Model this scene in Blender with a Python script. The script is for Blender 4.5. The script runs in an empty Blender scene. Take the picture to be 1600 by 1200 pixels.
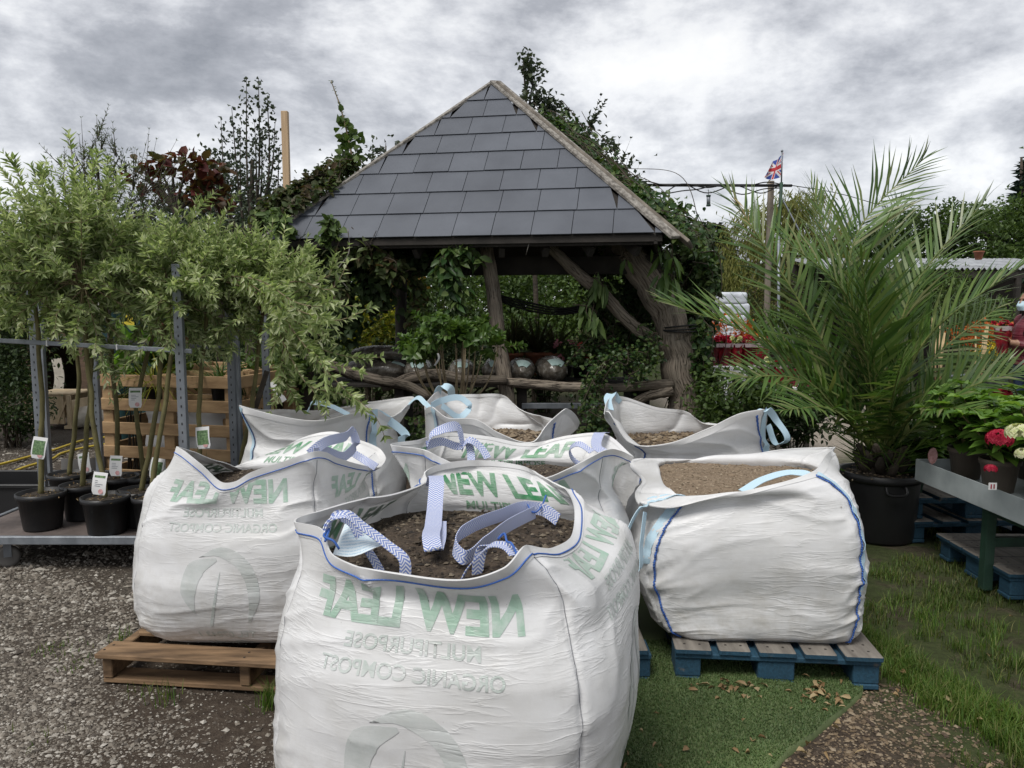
import bpy, bmesh, math, random
import numpy as np
from mathutils import Vector, Matrix

C = bpy.context.scene.collection
SC = bpy.context.scene
R = math.radians
rng = np.random.default_rng(11)

# ------------------------------------------------------------------ camera, sky, sun, exposure
PITCH = R(5.71)
CAMZ = 1.5
cam = bpy.data.cameras.new('camera'); camo = bpy.data.objects.new('camera', cam); C.objects.link(camo)
camo.location = (0, 0, CAMZ); camo.rotation_euler = (R(90) - PITCH, 0, 0)
cam.sensor_width = 36; cam.lens = 27.0; cam.clip_end = 600; cam.clip_start = .05
SC.camera = camo
SUN_EL, SUN_AZ = R(58), R(215)          # azimuth measured clockwise from +Y
w = bpy.data.worlds.new('World'); SC.world = w; w.use_nodes = True
nt = w.node_tree; nt.nodes.clear()
def N(nt, t, **k):
    n = nt.nodes.new(t)
    for a, b in k.items(): setattr(n, a, b)
    return n
def L(nt, a, b): nt.links.new(a, b)
wo = N(nt, 'ShaderNodeOutputWorld')
sky = N(nt, 'ShaderNodeTexSky', sky_type='NISHITA', sun_disc=False, sun_elevation=SUN_EL, sun_rotation=SUN_AZ)
bg1 = N(nt, 'ShaderNodeBackground'); bg1.inputs[1].default_value = .10; L(nt, sky.outputs[0], bg1.inputs[0])
tc = N(nt, 'ShaderNodeTexCoord'); sp = N(nt, 'ShaderNodeSeparateXYZ'); L(nt, tc.outputs['Generated'], sp.inputs[0])
def M(nt, op, a, b=None, c=None):
    n = N(nt, 'ShaderNodeMath', operation=op)
    for i, v in enumerate((a, b, c)):
        if v is None: continue
        if isinstance(v, (int, float)): n.inputs[i].default_value = v
        else: L(nt, v, n.inputs[i])
    return n.outputs[0]
den = M(nt, 'ADD', M(nt, 'MAXIMUM', sp.outputs[2], 0.0), .30)
cx_ = M(nt, 'DIVIDE', sp.outputs[0], den); cy_ = M(nt, 'DIVIDE', sp.outputs[1], den)
cb = N(nt, 'ShaderNodeCombineXYZ'); L(nt, cx_, cb.inputs[0]); L(nt, cy_, cb.inputs[1])
mp = N(nt, 'ShaderNodeMapping'); mp.inputs['Location'].default_value = (2.2, 9.1, 5.2); mp.inputs['Scale'].default_value = (2.1, 2.1, 4.0); L(nt, tc.outputs['Generated'], mp.inputs[0])
n1 = N(nt, 'ShaderNodeTexNoise'); n1.inputs['Scale'].default_value = 1.7; n1.inputs['Detail'].default_value = 9; n1.inputs['Roughness'].default_value = .62; n1.inputs['Distortion'].default_value = .1
L(nt, mp.outputs[0], n1.inputs['Vector'])
def ramp(nt, fac, stops):
    r = N(nt, 'ShaderNodeValToRGB'); e = r.color_ramp.elements
    while len(e) < len(stops): e.new(.5)
    for i, (p, c) in enumerate(stops): e[i].position = p; e[i].color = (*c, 1)
    if fac is not None: L(nt, fac, r.inputs[0])
    return r.outputs[0]
ccol = ramp(nt, n1.outputs['Fac'], [(.30, (.135, .14, .153)), (.41, (.215, .22, .236)), (.49, (.33, .335, .35)), (.555, (.43, .433, .44)), (.62, (.475, .475, .47)), (.72, (.52, .518, .51))])
lum = M(nt, 'MULTIPLY_ADD', sp.outputs[2], -.4, 1.24); lc = N(nt, 'ShaderNodeCombineXYZ'); [L(nt, lum, lc.inputs[i]) for i in range(3)]
vm = N(nt, 'ShaderNodeVectorMath', operation='MULTIPLY'); L(nt, ccol, vm.inputs[0]); L(nt, lc.outputs[0], vm.inputs[1]); ccol = vm.outputs[0]
bg2 = N(nt, 'ShaderNodeBackground'); bg2.inputs[1].default_value = 1.0; L(nt, ccol, bg2.inputs[0])
ms = N(nt, 'ShaderNodeMixShader'); ms.inputs[0].default_value = .93
L(nt, bg1.outputs[0], ms.inputs[1]); L(nt, bg2.outputs[0], ms.inputs[2]); L(nt, ms.outputs[0], wo.inputs[0])
sl = bpy.data.lights.new('sun', 'SUN'); sl.energy = 1.5; sl.angle = R(22); sl.color = (1, .97, .92)
so = bpy.data.objects.new('sun', sl); C.objects.link(so)
sd = Vector((math.sin(SUN_AZ) * math.cos(SUN_EL), math.cos(SUN_AZ) * math.cos(SUN_EL), math.sin(SUN_EL)))
so.rotation_euler = sd.to_track_quat('Z', 'Y').to_euler(); so.location = (0, -5, 12)
SC.view_settings.view_transform = 'Standard'; SC.view_settings.look = 'None'
SC.view_settings.exposure = 0.95; SC.view_settings.gamma = 1.0
SC.view_settings.use_curve_mapping = False
SC.render.engine = 'CYCLES'
SC.cycles.max_bounces = 7; SC.cycles.diffuse_bounces = 4; SC.cycles.transmission_bounces = 5; SC.cycles.transparent_max_bounces = 8

# ------------------------------------------------------------------ measuring helpers (photo pixel at a depth -> metres)
ca, sa = math.cos(PITCH), math.sin(PITCH)
def P(px, py, Y):
    u = (px - 800) / 1200; v = (600 - py) / 1200
    t = Y / (ca + v * sa)
    return np.array([u * t, Y, CAMZ + (-sa + v * ca) * t])
def G(px, py, z=0.0):
    u = (px - 800) / 1200; v = (600 - py) / 1200
    t = (z - CAMZ) / (-sa + v * ca)
    return np.array([u * t, t * (ca + v * sa), z])

# ------------------------------------------------------------------ materials
MAT = {}
def newmat(name):
    m = bpy.data.materials.new(name); m.use_nodes = True; nt = m.node_tree
    return m, nt, nt.nodes['Principled BSDF'], nt.nodes['Material Output']
def objnoise(nt, scale, detail=5, stretch=(1, 1, 1), rough=.55, coord='Object', dist=0):
    tc = N(nt, 'ShaderNodeTexCoord'); mp = N(nt, 'ShaderNodeMapping'); mp.inputs['Scale'].default_value = stretch
    L(nt, tc.outputs[coord], mp.inputs[0])
    n = N(nt, 'ShaderNodeTexNoise'); n.inputs['Scale'].default_value = scale; n.inputs['Detail'].default_value = detail; n.inputs['Roughness'].default_value = rough
    n.inputs['Distortion'].default_value = dist
    L(nt, mp.outputs[0], n.inputs['Vector']); return n
def mixc(nt, fac, a, b, mode='MIX'):
    n = N(nt, 'ShaderNodeMix', data_type='RGBA', blend_type=mode)
    for i, v in ((0, fac), (6, a), (7, b)):
        if isinstance(v, (int, float)): n.inputs[i].default_value = v
        elif isinstance(v, tuple): n.inputs[i].default_value = (*v, 1)
        else: L(nt, v, n.inputs[i])
    return n.outputs[2]
def bumpn(nt, b, h, strength, dist):
    bp = N(nt, 'ShaderNodeBump'); bp.inputs['Strength'].default_value = strength; bp.inputs['Distance'].default_value = dist
    L(nt, h, bp.inputs['Height']); L(nt, bp.outputs[0], b.inputs['Normal']); return bp
def surf(name, c1, c2=None, scale=6, rough=.75, bump=.3, bdist=.01, bscale=None, stretch=(1, 1, 1), metal=0, island=0, spec=.4, detail=6, lo=.35, hi=.65):
    m, nt, b, o = newmat(name)
    if c2 is None: c2 = tuple(x * .7 for x in c1)
    n = objnoise(nt, scale, detail, stretch)
    col = ramp(nt, n.outputs['Fac'], [(lo, c2), (hi, c1)])
    if island:
        g = N(nt, 'ShaderNodeNewGeometry')
        k = M(nt, 'MULTIPLY_ADD', g.outputs['Random Per Island'], island * 2, 1 - island)
        cc = N(nt, 'ShaderNodeCombineXYZ')
        for i in range(3): L(nt, k, cc.inputs[i])
        col = mixc(nt, 1.0, col, cc.outputs[0], 'MULTIPLY')
    L(nt, col, b.inputs['Base Color']); b.inputs['Roughness'].default_value = rough; b.inputs['Metallic'].default_value = metal
    b.inputs['Specular IOR Level'].default_value = spec
    if bump:
        n2 = objnoise(nt, bscale or scale * 4, 6, stretch)
        bumpn(nt, b, n2.outputs['Fac'], bump, bdist)
    MAT[name] = m; return m
def leafmat(name, cols, trans=.32, rough=.55, spec=.3, tint=(1.25, 1.3, .6)):
    m, nt, b, o = newmat(name)
    g = N(nt, 'ShaderNodeNewGeometry')
    st = [(i / max(1, len(cols) - 1), c) for i, c in enumerate(cols)]
    col = ramp(nt, g.outputs['Random Per Island'], st)
    n = objnoise(nt, 1.7, 3)
    k = ramp(nt, n.outputs['Fac'], [(.3, (.72, .72, .72)), (.7, (1.22, 1.22, 1.12))])
    col = mixc(nt, 1.0, col, k, 'MULTIPLY')
    L(nt, col, b.inputs['Base Color']); b.inputs['Roughness'].default_value = rough; b.inputs['Specular IOR Level'].default_value = spec
    t = N(nt, 'ShaderNodeBsdfTranslucent'); L(nt, mixc(nt, 1.0, col, tint, 'MULTIPLY'), t.inputs[0])
    mx = N(nt, 'ShaderNodeMixShader'); mx.inputs[0].default_value = trans
    L(nt, b.outputs[0], mx.inputs[1]); L(nt, t.outputs[0], mx.inputs[2]); L(nt, mx.outputs[0], o.inputs[0])
    MAT[name] = m; return m

# ------------------------------------------------------------------ noise in numpy
def vnoise(x, y, seed, px=256):
    T = np.random.default_rng(seed).random((256, 256))
    xi = np.floor(x).astype(int); yi = np.floor(y).astype(int); fx = x - xi; fy = y - yi
    fx = fx * fx * (3 - 2 * fx); fy = fy * fy * (3 - 2 * fy)
    a, b = xi % px, (xi + 1) % px; c, d = yi % 256, (yi + 1) % 256
    return (T[a, c] * (1 - fx) + T[b, c] * fx) * (1 - fy) + (T[a, d] * (1 - fx) + T[b, d] * fx) * fy
def fbm(x, y, seed, oct=4):
    s = 0; a = 1; t = 0
    for i in range(oct): s = s + a * vnoise(x * 2 ** i, y * 2 ** i, seed + i); t += a; a *= .5
    return s / t

# ------------------------------------------------------------------ mesh collector
def unit(v):
    v = np.asarray(v, float); return v / np.maximum(np.linalg.norm(v, axis=-1, keepdims=True), 1e-9)
LOC = {}
class MB:
    def __init__(s): s.V = []; s.UV = []; s.F = []; s.n = 0
    def add(s, V, F, m=0, smooth=True, uv=None):
        V = np.asarray(V, float).reshape(-1, 3)
        for f in (F if isinstance(F, list) and len(F) and isinstance(F[0], np.ndarray) and F[0].ndim == 2 else [np.asarray(F, int)]):
            if len(f): s.F.append((f + s.n, m, smooth))
        s.V.append(V); s.UV.append(np.zeros((len(V), 2)) if uv is None else np.asarray(uv, float)); s.n += len(V)
    def box(s, c, size, rot=None, ch=.004, m=0):
        h = np.array(size, float) / 2; ch = min(ch, h.min() * .45)
        V = []; idx = {}
        for sx in (-1, 1):
            for sy in (-1, 1):
                for sz in (-1, 1):
                    for a in range(3):
                        sg = np.array([sx, sy, sz], float); p = sg * (h - ch); p[a] = sg[a] * h[a]
                        idx[(sx, sy, sz, a)] = len(V); V.append(p)
        Q = []; T = []
        for a in range(3):
            b, c2 = [i for i in range(3) if i != a]
            for sg in (-1, 1):
                q = []
                for (u, v) in ((-1, -1), (1, -1), (1, 1), (-1, 1)):
                    k = [0, 0, 0]; k[a] = sg; k[b] = u; k[c2] = v; q.append(idx[(*k, a)])
                if (sg > 0) == (a == 1): q = q[::-1]
                Q.append(q)
            for u in (-1, 1):
                for v in (-1, 1):
                    k0 = [0, 0, 0]; k0[b] = u; k0[c2] = v; k1 = list(k0); k0[a] = -1; k1[a] = 1
                    Q.append([idx[(*k0, b)], idx[(*k1, b)], idx[(*k1, c2)], idx[(*k0, c2)]])
        for sx in (-1, 1):
            for sy in (-1, 1):
                for sz in (-1, 1): T.append([idx[(sx, sy, sz, a)] for a in range(3)])
        V = np.array(V)
        if rot is not None: V = V @ np.asarray(rot).T
        s.add(V + np.asarray(c, float), [np.array(Q), np.array(T)], m, False)
    def beam(s, p0, p1, w, h, up=(0, 0, 1), ch=.004, m=0):
        p0 = np.asarray(p0, float); p1 = np.asarray(p1, float); d = p1 - p0; Ln = np.linalg.norm(d); d = d / Ln
        x = unit(np.cross(d, up)) if abs(np.dot(d, up)) < .99 else unit(np.cross(d, (0, 1, 0)))
        z = np.cross(x, d)
        s.box((p0 + p1) / 2, (w, Ln, h), np.stack([x, d, z], 1), ch, m)
    def tube(s, pts, r, n=8, m=0, cap=True, rough=0, seed=0):
        pts = np.asarray(pts, float); k = len(pts); r = np.broadcast_to(np.asarray(r, float), (k,))
        T = unit(np.gradient(pts, axis=0)); a = np.array([0, 0, 1.]) if abs(T[0][2]) < .9 else np.array([1., 0, 0])
        u = unit(np.cross(T[0], a)); V = []
        th = np.arange(n) / n * 2 * np.pi; rr = np.random.default_rng(seed)
        for i in range(k):
            u = unit(u - T[i] * np.dot(u, T[i])); v = np.cross(T[i], u)
            q = 1 + rough * (rr.random(n) - .5) if rough else np.ones(n)
            V.append(pts[i] + r[i] * ((np.cos(th) * q)[:, None] * u + (np.sin(th) * q)[:, None] * v))
        V = np.concatenate(V); i = np.arange(k - 1)[:, None] * n; j = np.arange(n)[None]
        sg_ = np.concatenate([[0], np.cumsum(np.linalg.norm(np.diff(pts, axis=0), axis=1))]); uv = np.stack([np.broadcast_to(np.abs(np.arange(n) - n / 2) / n * 2 * 3.14 * r.mean(), (k, n)), np.broadcast_to(sg_[:, None], (k, n))], -1).reshape(-1, 2)
        Q = np.stack([i + j, i + (j + 1) % n, i + n + (j + 1) % n, i + n + j], -1).reshape(-1, 4)
        F = [Q]
        if cap:
            V = np.concatenate([V, pts[:1], pts[-1:]]); uv = np.concatenate([uv, uv[:1], uv[-1:]]); c0, c1 = k * n, k * n + 1; j = np.arange(n)
            F.append(np.stack([np.full(n, c0), (j + 1) % n, j], -1)); F.append(np.stack([np.full(n, c1), (k - 1) * n + j, (k - 1) * n + (j + 1) % n], -1))
        s.add(V, F, m, True, uv)
    def lathe(s, prof, c=(0, 0, 0), n=24, m=0, smooth=True, jit=0, seed=0):
        prof = np.asarray(prof, float); k = len(prof); th = np.arange(n) / n * 2 * np.pi
        q = 1 + jit * (np.random.default_rng(seed).random(n) - .5)
        V = np.stack([prof[:, :1] * np.cos(th) * q, prof[:, :1] * np.sin(th) * q, np.repeat(prof[:, 1:], n, 1)], -1).reshape(-1, 3)
        i = np.arange(k - 1)[:, None] * n; j = np.arange(n)[None]
        Q = np.stack([i + j, i + (j + 1) % n, i + n + (j + 1) % n, i + n + j], -1).reshape(-1, 4)
        s.add(V + np.asarray(c, float), Q, m, smooth)
    def ball(s, c, r, n=12, k=8, m=0, jit=0, seed=0):
        r = np.broadcast_to(np.asarray(r, float), (3,)); ph = np.linspace(0, np.pi, k)
        th = np.arange(n) / n * 2 * np.pi
        V = np.stack([np.sin(ph)[:, None] * np.cos(th), np.sin(ph)[:, None] * np.sin(th), np.repeat(np.cos(ph)[:, None], n, 1)], -1)
        if jit: V = V * (1 + jit * (np.random.default_rng(seed).random((k, n, 1)) - .5))
        V = (V * r).reshape(-1, 3); i = np.arange(k - 1)[:, None] * n; j = np.arange(n)[None]
        Q = np.stack([i + j, i + n + j, i + n + (j + 1) % n, i + (j + 1) % n], -1).reshape(-1, 4)
        s.add(V + np.asarray(c, float), Q, m)
    def grid(s, X, m=0, uv=None, wrap=False):
        a, b = X.shape[:2]; i = np.arange(a - 1)[:, None] * b
        if wrap: j = np.arange(b)[None]; j2 = (j + 1) % b
        else: j = np.arange(b - 1)[None]; j2 = j + 1
        Q = np.stack([i + j, i + j2, i + b + j2, i + b + j], -1).reshape(-1, 4)
        s.add(X.reshape(-1, 3), Q, m, True, None if uv is None else uv.reshape(-1, 2))
    def ribbon(s, pts, wdir, width, th=.002, m=0, u0=0):
        pts = np.asarray(pts, float); k = len(pts); wd = np.broadcast_to(np.asarray(wdir, float), (k, 3))
        T = unit(np.gradient(pts, axis=0)); wd = unit(wd - T * (wd * T).sum(1, keepdims=True)); nn = np.cross(T, wd)
        seg = np.concatenate([[0], np.cumsum(np.linalg.norm(np.diff(pts, axis=0), axis=1))]) + u0
        hw = width / 2
        c_ = [pts - wd * hw + nn * th / 2, pts + wd * hw + nn * th / 2, pts + wd * hw - nn * th / 2, pts - wd * hw - nn * th / 2]; vv = [-hw, hw, hw, -hw]
        for i in range(4):
            j = (i + 1) % 4; s.grid(np.stack([c_[i], c_[j]], 1), m, np.stack([np.stack([seg, np.full(k, vv[i])], -1), np.stack([seg, np.full(k, vv[j])], -1)], 1))
    def leaves(s, pos, d, nrm, Ln, W, m=0, kind='fold', fold=.25, droop=.1):
        pos = np.asarray(pos, float); n = len(pos)
        if n == 0: return
        d = unit(d); sd = unit(np.cross(d, nrm)); nr = np.cross(sd, d)
        Ln = np.broadcast_to(np.asarray(Ln, float), (n,))[:, None]; W = np.broadcast_to(np.asarray(W, float), (n,))[:, None]
        b = np.arange(n)[:, None]
        if kind == 'fold':
            V = np.stack([pos, pos + d * Ln * .45 - sd * W / 2 + nr * W * fold, pos + d * Ln - nr * droop * Ln, pos + d * Ln * .45 + sd * W / 2 + nr * W * fold], 1)
            F = np.concatenate([b * 4 + [0, 1, 2], b * 4 + [0, 2, 3]])
            s.add(V, F, m, False)
        elif kind == 'strap':
            V = np.stack([pos - sd * W * .35, pos + sd * W * .35, pos + d * Ln * .5 + sd * W * .5 - nr * Ln * droop * .2, pos + d * Ln * .5 - sd * W * .5 - nr * Ln * droop * .2, pos + d * Ln - nr * Ln * droop], 1)
            s.add(V, [b * 5 + [0, 1, 2, 3], b * 5 + [3, 2, 4]], m, True)
        else:
            o = pos
            m1 = o + d * Ln * .33; m2 = o + d * Ln * .7 - nr * droop * .35 * Ln; tp = o + d * Ln - nr * droop * Ln
            e = sd * W / 2; up = nr * W * fold
            V = np.stack([o, m1, m2, tp, m1 - e + up, m2 - e * .8 + up * .8, m1 + e + up, m2 + e * .8 + up * .8], 1)
            s.add(V, [b * 8 + [0, 4, 1], b * 8 + [0, 1, 6], b * 8 + [5, 3, 2], b * 8 + [2, 3, 7], b * 8 + [4, 5, 2, 1], b * 8 + [1, 2, 7, 6]], m, True)
    def mesh(s, name, mats, off=(0, 0, 0)):
        V = np.concatenate(s.V) - np.asarray(off, float); UV = np.concatenate(s.UV)
        me = bpy.data.meshes.new(name)
        loops = []; starts = []; mi = []; sm = []; k = 0
        for f, m, smooth in s.F:
            n, w_ = f.shape; loops.append(f.ravel()); starts.append(k + np.arange(n) * w_); k += n * w_
            mi.append(np.full(n, m)); sm.append(np.full(n, smooth))
        lp = np.concatenate(loops).astype(np.int32); st = np.concatenate(starts).astype(np.int32)
        me.vertices.add(len(V)); me.vertices.foreach_set('co', V.astype(np.float32).ravel())
        me.loops.add(len(lp)); me.loops.foreach_set('vertex_index', lp)
        me.polygons.add(len(st)); me.polygons.foreach_set('loop_start', st)
        me.polygons.foreach_set('material_index', np.concatenate(mi).astype(np.int32)); me.polygons.foreach_set('use_smooth', np.concatenate(sm))
        ul = me.uv_layers.new(name='UVMap'); ul.data.foreach_set('uv', UV[lp].astype(np.float32).ravel())
        for m in mats: me.materials.append(m)
        me.update(calc_edges=True); me.validate(); return me
    def build(s, name, mats, parent=None, label=None):
        mats = mats if isinstance(mats, (list, tuple)) else [mats]
        mats = [MAT[x] if isinstance(x, str) else x for x in mats]
        off = LOC.get(parent.name, (0, 0, 0)) if parent is not None else (0, 0, 0)
        o = bpy.data.objects.new(name, s.mesh(name, mats, off)); C.objects.link(o)
        if parent is not None: o.parent = parent; LOC[o.name] = off
        if label: o['label'] = label
        return o
def tag(o, label=None, cat=None, group=None, kind=None):
    for k, v in (('label', label), ('category', cat), ('group', group), ('kind', kind)):
        if v: o[k] = v
    return o
def thing(name, label, cat, loc, group=None):
    o = bpy.data.objects.new(name, None); C.objects.link(o); o.location = [float(x) for x in loc]; o.empty_display_size = .1
    LOC[o.name] = tuple(float(x) for x in loc); return tag(o, label, cat, group)
def base_thing(mb, name, mats, label, cat, loc, group=None):
    """a thing that is one mesh: its origin at loc"""
    mats = mats if isinstance(mats, (list, tuple)) else [mats]
    o = bpy.data.objects.new(name, mb.mesh(name, [MAT[x] if isinstance(x, str) else x for x in mats], loc)); C.objects.link(o)
    o.location = [float(x) for x in loc]; LOC[o.name] = tuple(float(x) for x in loc); return tag(o, label, cat, group)
def kids(o): return [c for c in C.objects if c.parent == o]
def copy_tree(o, loc=None, rz=0, parent=None, ks=None):
    c = o.copy(); C.objects.link(c)
    if parent is not None: c.parent = parent
    if loc is not None: c.location = [float(x) for x in loc]; c.rotation_euler = (0, 0, rz)
    for ch in kids(o): copy_tree(ch, None, 0, c)
    return c
def crv(pts, n):
    """smooth curve through the points"""
    p = np.asarray(pts, float); k = len(p)
    d = np.concatenate([[0], np.cumsum(np.linalg.norm(np.diff(p, axis=0), axis=1))]); d /= d[-1]
    m = np.gradient(p, d, axis=0) if k > 2 else np.repeat((p[1:] - p[:1]), 2, 0)
    t = np.linspace(0, 1, n); i = np.clip(np.searchsorted(d, t, side='right') - 1, 0, k - 2)
    h = (d[i + 1] - d[i])[:, None]; s = ((t - d[i])[:, None]) / h
    return (2 * s**3 - 3 * s**2 + 1) * p[i] + (s**3 - 2 * s**2 + s) * h * m[i] + (-2 * s**3 + 3 * s**2) * p[i + 1] + (s**3 - s**2) * h * m[i + 1]
def rotz(a): return np.array([[math.cos(a), -math.sin(a), 0], [math.sin(a), math.cos(a), 0], [0, 0, 1]])
def rdir(n, g=None):
    return unit((g or rng).normal(size=(n, 3)))
def ellip(n, c, r, g=None, shell=.5):
    g = g or rng; d = rdir(n, g); q = (shell + (1 - shell) * g.random((n, 1))) ; return np.asarray(c) + d * q * np.asarray(r)
def shoot(ml, mw, p0, d, length, nl, Ln, W, bend=-.15, r0=.004, ang=48, m=0, kind='fold', taper=.45, g=None, jit=.15, start=.12):
    g = g or rng; d = unit(d); t = np.linspace(0, 1, 7)
    c = np.asarray(p0) + d * (length * t)[:, None] + np.array([0, 0, 1.]) * (bend * length * t**2)[:, None]
    if mw is not None: mw.tube(c, r0 * (1 - .8 * t), 4, cap=False)
    tt = np.sort(start + (1 - start) * g.random(nl)); tt[-3:] = 1
    pos = np.stack([np.interp(tt, t, c[:, i]) for i in range(3)], 1)
    tan = unit(d + np.array([0, 0, 1.]) * (2 * bend * tt)[:, None])
    a = np.arange(nl) * 2.399 + g.random(nl) * .8
    x = unit(np.cross(tan, [0.3, .2, 1])); y = np.cross(tan, x)
    rad = np.cos(a)[:, None] * x + np.sin(a)[:, None] * y
    an = R(ang) * (1 - .6 * np.maximum(0, tt - .75) * 4 * .6)[:, None]
    ld = unit(tan * np.cos(an) + rad * np.sin(an) + g.normal(size=(nl, 3)) * jit)
    nr = unit(np.cross(np.cross(ld, tan + g.normal(size=(nl, 3)) * .3), ld) + np.array([0, 0, .6]))
    s = (1 - taper * tt**2) * (.75 + .5 * g.random(nl))
    ml.leaves(pos, ld, nr, Ln * s, W * s, m, kind)
    return c
def blades(mb, pos, h, wd, lean=.5, m=0, g=None):
    g = g or rng; n = len(pos); a = g.random(n) * 6.283; ln = g.random(n)[:, None] * lean
    d = np.stack([np.cos(a), np.sin(a), np.zeros(n)], 1); sd = np.stack([-np.sin(a), np.cos(a), np.zeros(n)], 1)
    h = np.broadcast_to(h, (n,))[:, None]; wd = np.broadcast_to(wd, (n,))[:, None]; z = np.array([0, 0, 1.])
    p1 = pos + z * h * .55 + d * h * ln * .3; p2 = pos + z * h * (1 - .25 * ln) + d * h * ln
    V = np.stack([pos - sd * wd / 2, pos + sd * wd / 2, p1 + sd * wd * .4, p1 - sd * wd * .4, p2], 1); b = np.arange(n)[:, None]
    mb.add(V, [b * 5 + [0, 1, 2, 3], b * 5 + [3, 2, 4]], m, True)
def stones(mb, pos, size, m=0, flat=.6, g=None):
    g = g or rng; n = len(pos)
    O = np.array([[1, 0, 0], [0, 1, 0], [-1, 0, 0], [0, -1, 0], [0, 0, 1], [0, 0, -1.]])
    V = O[None] * (.7 + .6 * g.random((n, 6, 1))) + g.normal(size=(n, 6, 3)) * .12
    a = g.random(n) * 6.283; c, s_ = np.cos(a)[:, None], np.sin(a)[:, None]
    V = V * np.stack([1 + .5 * g.random(n), np.ones(n), flat * (.7 + .6 * g.random(n))], 1)[:, None, :]
    X = V[..., 0] * c - V[..., 1] * s_; Y_ = V[..., 0] * s_ + V[..., 1] * c
    V = np.stack([X, Y_, V[..., 2]], -1) * np.broadcast_to(size, (n,))[:, None, None] + np.asarray(pos)[:, None]
    T = np.array([[0, 1, 4], [1, 2, 4], [2, 3, 4], [3, 0, 4], [1, 0, 5], [2, 1, 5], [3, 2, 5], [0, 3, 5]])
    mb.add(V, (np.arange(n)[:, None, None] * 6 + T[None]).reshape(-1, 3), m, False)

# ------------------------------------------------------------------ palette
surf('weathered_wood', (.20, .175, .145), (.085, .072, .058), 7, .85, .5, .02, 22, (1, 1, .25))
surf('bark_grey', (.165, .145, .12), (.06, .05, .04), 9, .9, .8, .02, 30, (1.6, 1.6, .3))
surf('bark_dark', (.07, .055, .04), (.03, .025, .02), 9, .9, .6, .02, 30)
surf('fascia_wood', (.30, .28, .25), (.10, .09, .078), 16, .85, .5, .01, 40, (2, .6, 2))
surf('slate', (.088, .097, .116), (.066, .073, .089), 2.2, .5, .12, .004, 60, island=.07, spec=.45)
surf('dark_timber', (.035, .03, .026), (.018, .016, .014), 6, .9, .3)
surf('pine', (.40, .265, .14), (.24, .15, .075), 5, .75, .3, .006, 18, (1, 1, 4))
surf('pale_pine', (.62, .50, .34), (.48, .37, .23), 5, .75, .25, .006, 18, (3, 1, 1))
surf('brown_pallet', (.30, .19, .105), (.09, .055, .03), 9, .85, .5, .008, 30, (.35, 2, 2), island=.2)
surf('pallet_top', (.21, .19, .165), (.11, .098, .085), 10, .85, .5, .006, 30, (2.5, .35, 2), island=.2)
def scuffed(name, paint, paint2, wood):
    m, nt, b, o = newmat(name); n = objnoise(nt, 9, 8, (1.5, 1.5, 1.5), .7); n2 = objnoise(nt, 3, 4); g = N(nt, 'ShaderNodeNewGeometry'); n3 = objnoise(nt, 40, 5, (3, .4, 2))
    col = mixc(nt, n2.outputs['Fac'], paint, paint2); k = M(nt, 'MULTIPLY_ADD', n3.outputs['Fac'], 1.2, .4); cc = N(nt, 'ShaderNodeCombineXYZ'); [L(nt, k, cc.inputs[i]) for i in range(3)]
    col = mixc(nt, 1.0, col, cc.outputs[0], 'MULTIPLY'); col = mixc(nt, ramp(nt, n.outputs['Fac'], [(.59, (0, 0, 0)), (.66, (.85, .85, .85))]), col, wood)
    L(nt, col, b.inputs['Base Color']); b.inputs['Roughness'].default_value = .8; bumpn(nt, b, n3.outputs['Fac'], .5, .005); MAT[name] = m
scuffed('blue_paint', (.014, .062, .105), (.008, .036, .062), (.11, .105, .095))
surf('galvanised', (.24, .26, .285), (.15, .165, .185), 12, .45, .12, .003, 40, (1, 1, .5), metal=.35)
surf('zinc_sheet', (.36, .395, .40), (.25, .28, .285), 5, .5, .08, .003, 30)
surf('platform_board', (.13, .105, .095), (.075, .06, .055), 8, .7, .2)
surf('black_plastic', (.016, .016, .017), (.011, .011, .012), 5, .42, .08, .002, 60)
surf('grey_plastic', (.14, .135, .13), (.10, .095, .09), 5, .5, .05)
surf('brown_pot', (.13, .105, .085), (.09, .07, .055), 5, .55, .1)
surf('green_paint', (.02, .055, .035), (.014, .035, .024), 8, .6, .2)
surf('green_pot', (.02, .07, .04), (.015, .05, .03), 5, .5, .05)
surf('pot_soil', (.055, .042, .03), (.02, .016, .012), 60, .95, .8, .01, 120)
surf('yellow_hose', (.55, .42, .05), (.42, .3, .04), 5, .5, .05)
surf('white_sack', (.62, .58, .5), (.45, .41, .35), 6, .7, .3, .02, 12)
surf('white_film', (.62, .65, .70), (.42, .45, .5), 5, .3, .5, .03, 16)
surf('cream_card', (.56, .47, .35), (.45, .37, .27), 4, .7, .1)
surf('terracotta', (.30, .115, .06), (.22, .08, .045), 6, .7, .15)
surf('bin_green', (.012, .05, .052), (.01, .038, .04), 4, .5, .05)
surf('white_paint', (.7, .7, .7), (.6, .6, .6), 5, .5, .05)
surf('cable_black', (.012, .012, .012), None, 5, .6, 0)
surf('pole_wood', (.22, .19, .15), (.13, .11, .09), 9, .85, .3, .01, 30, (2, 2, .2))
surf('new_post', (.50, .36, .22), (.36, .25, .15), 9, .75, .3, .005, 30, (3, 3, .2))
surf('clear_wrap', (.52, .44, .45), (.38, .28, .3), 10, .25, .3, .01, 25)
surf('red_wrap', (.22, .010, .018), (.05, .004, .008), 14, .3, .5, .02, 25)
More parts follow.
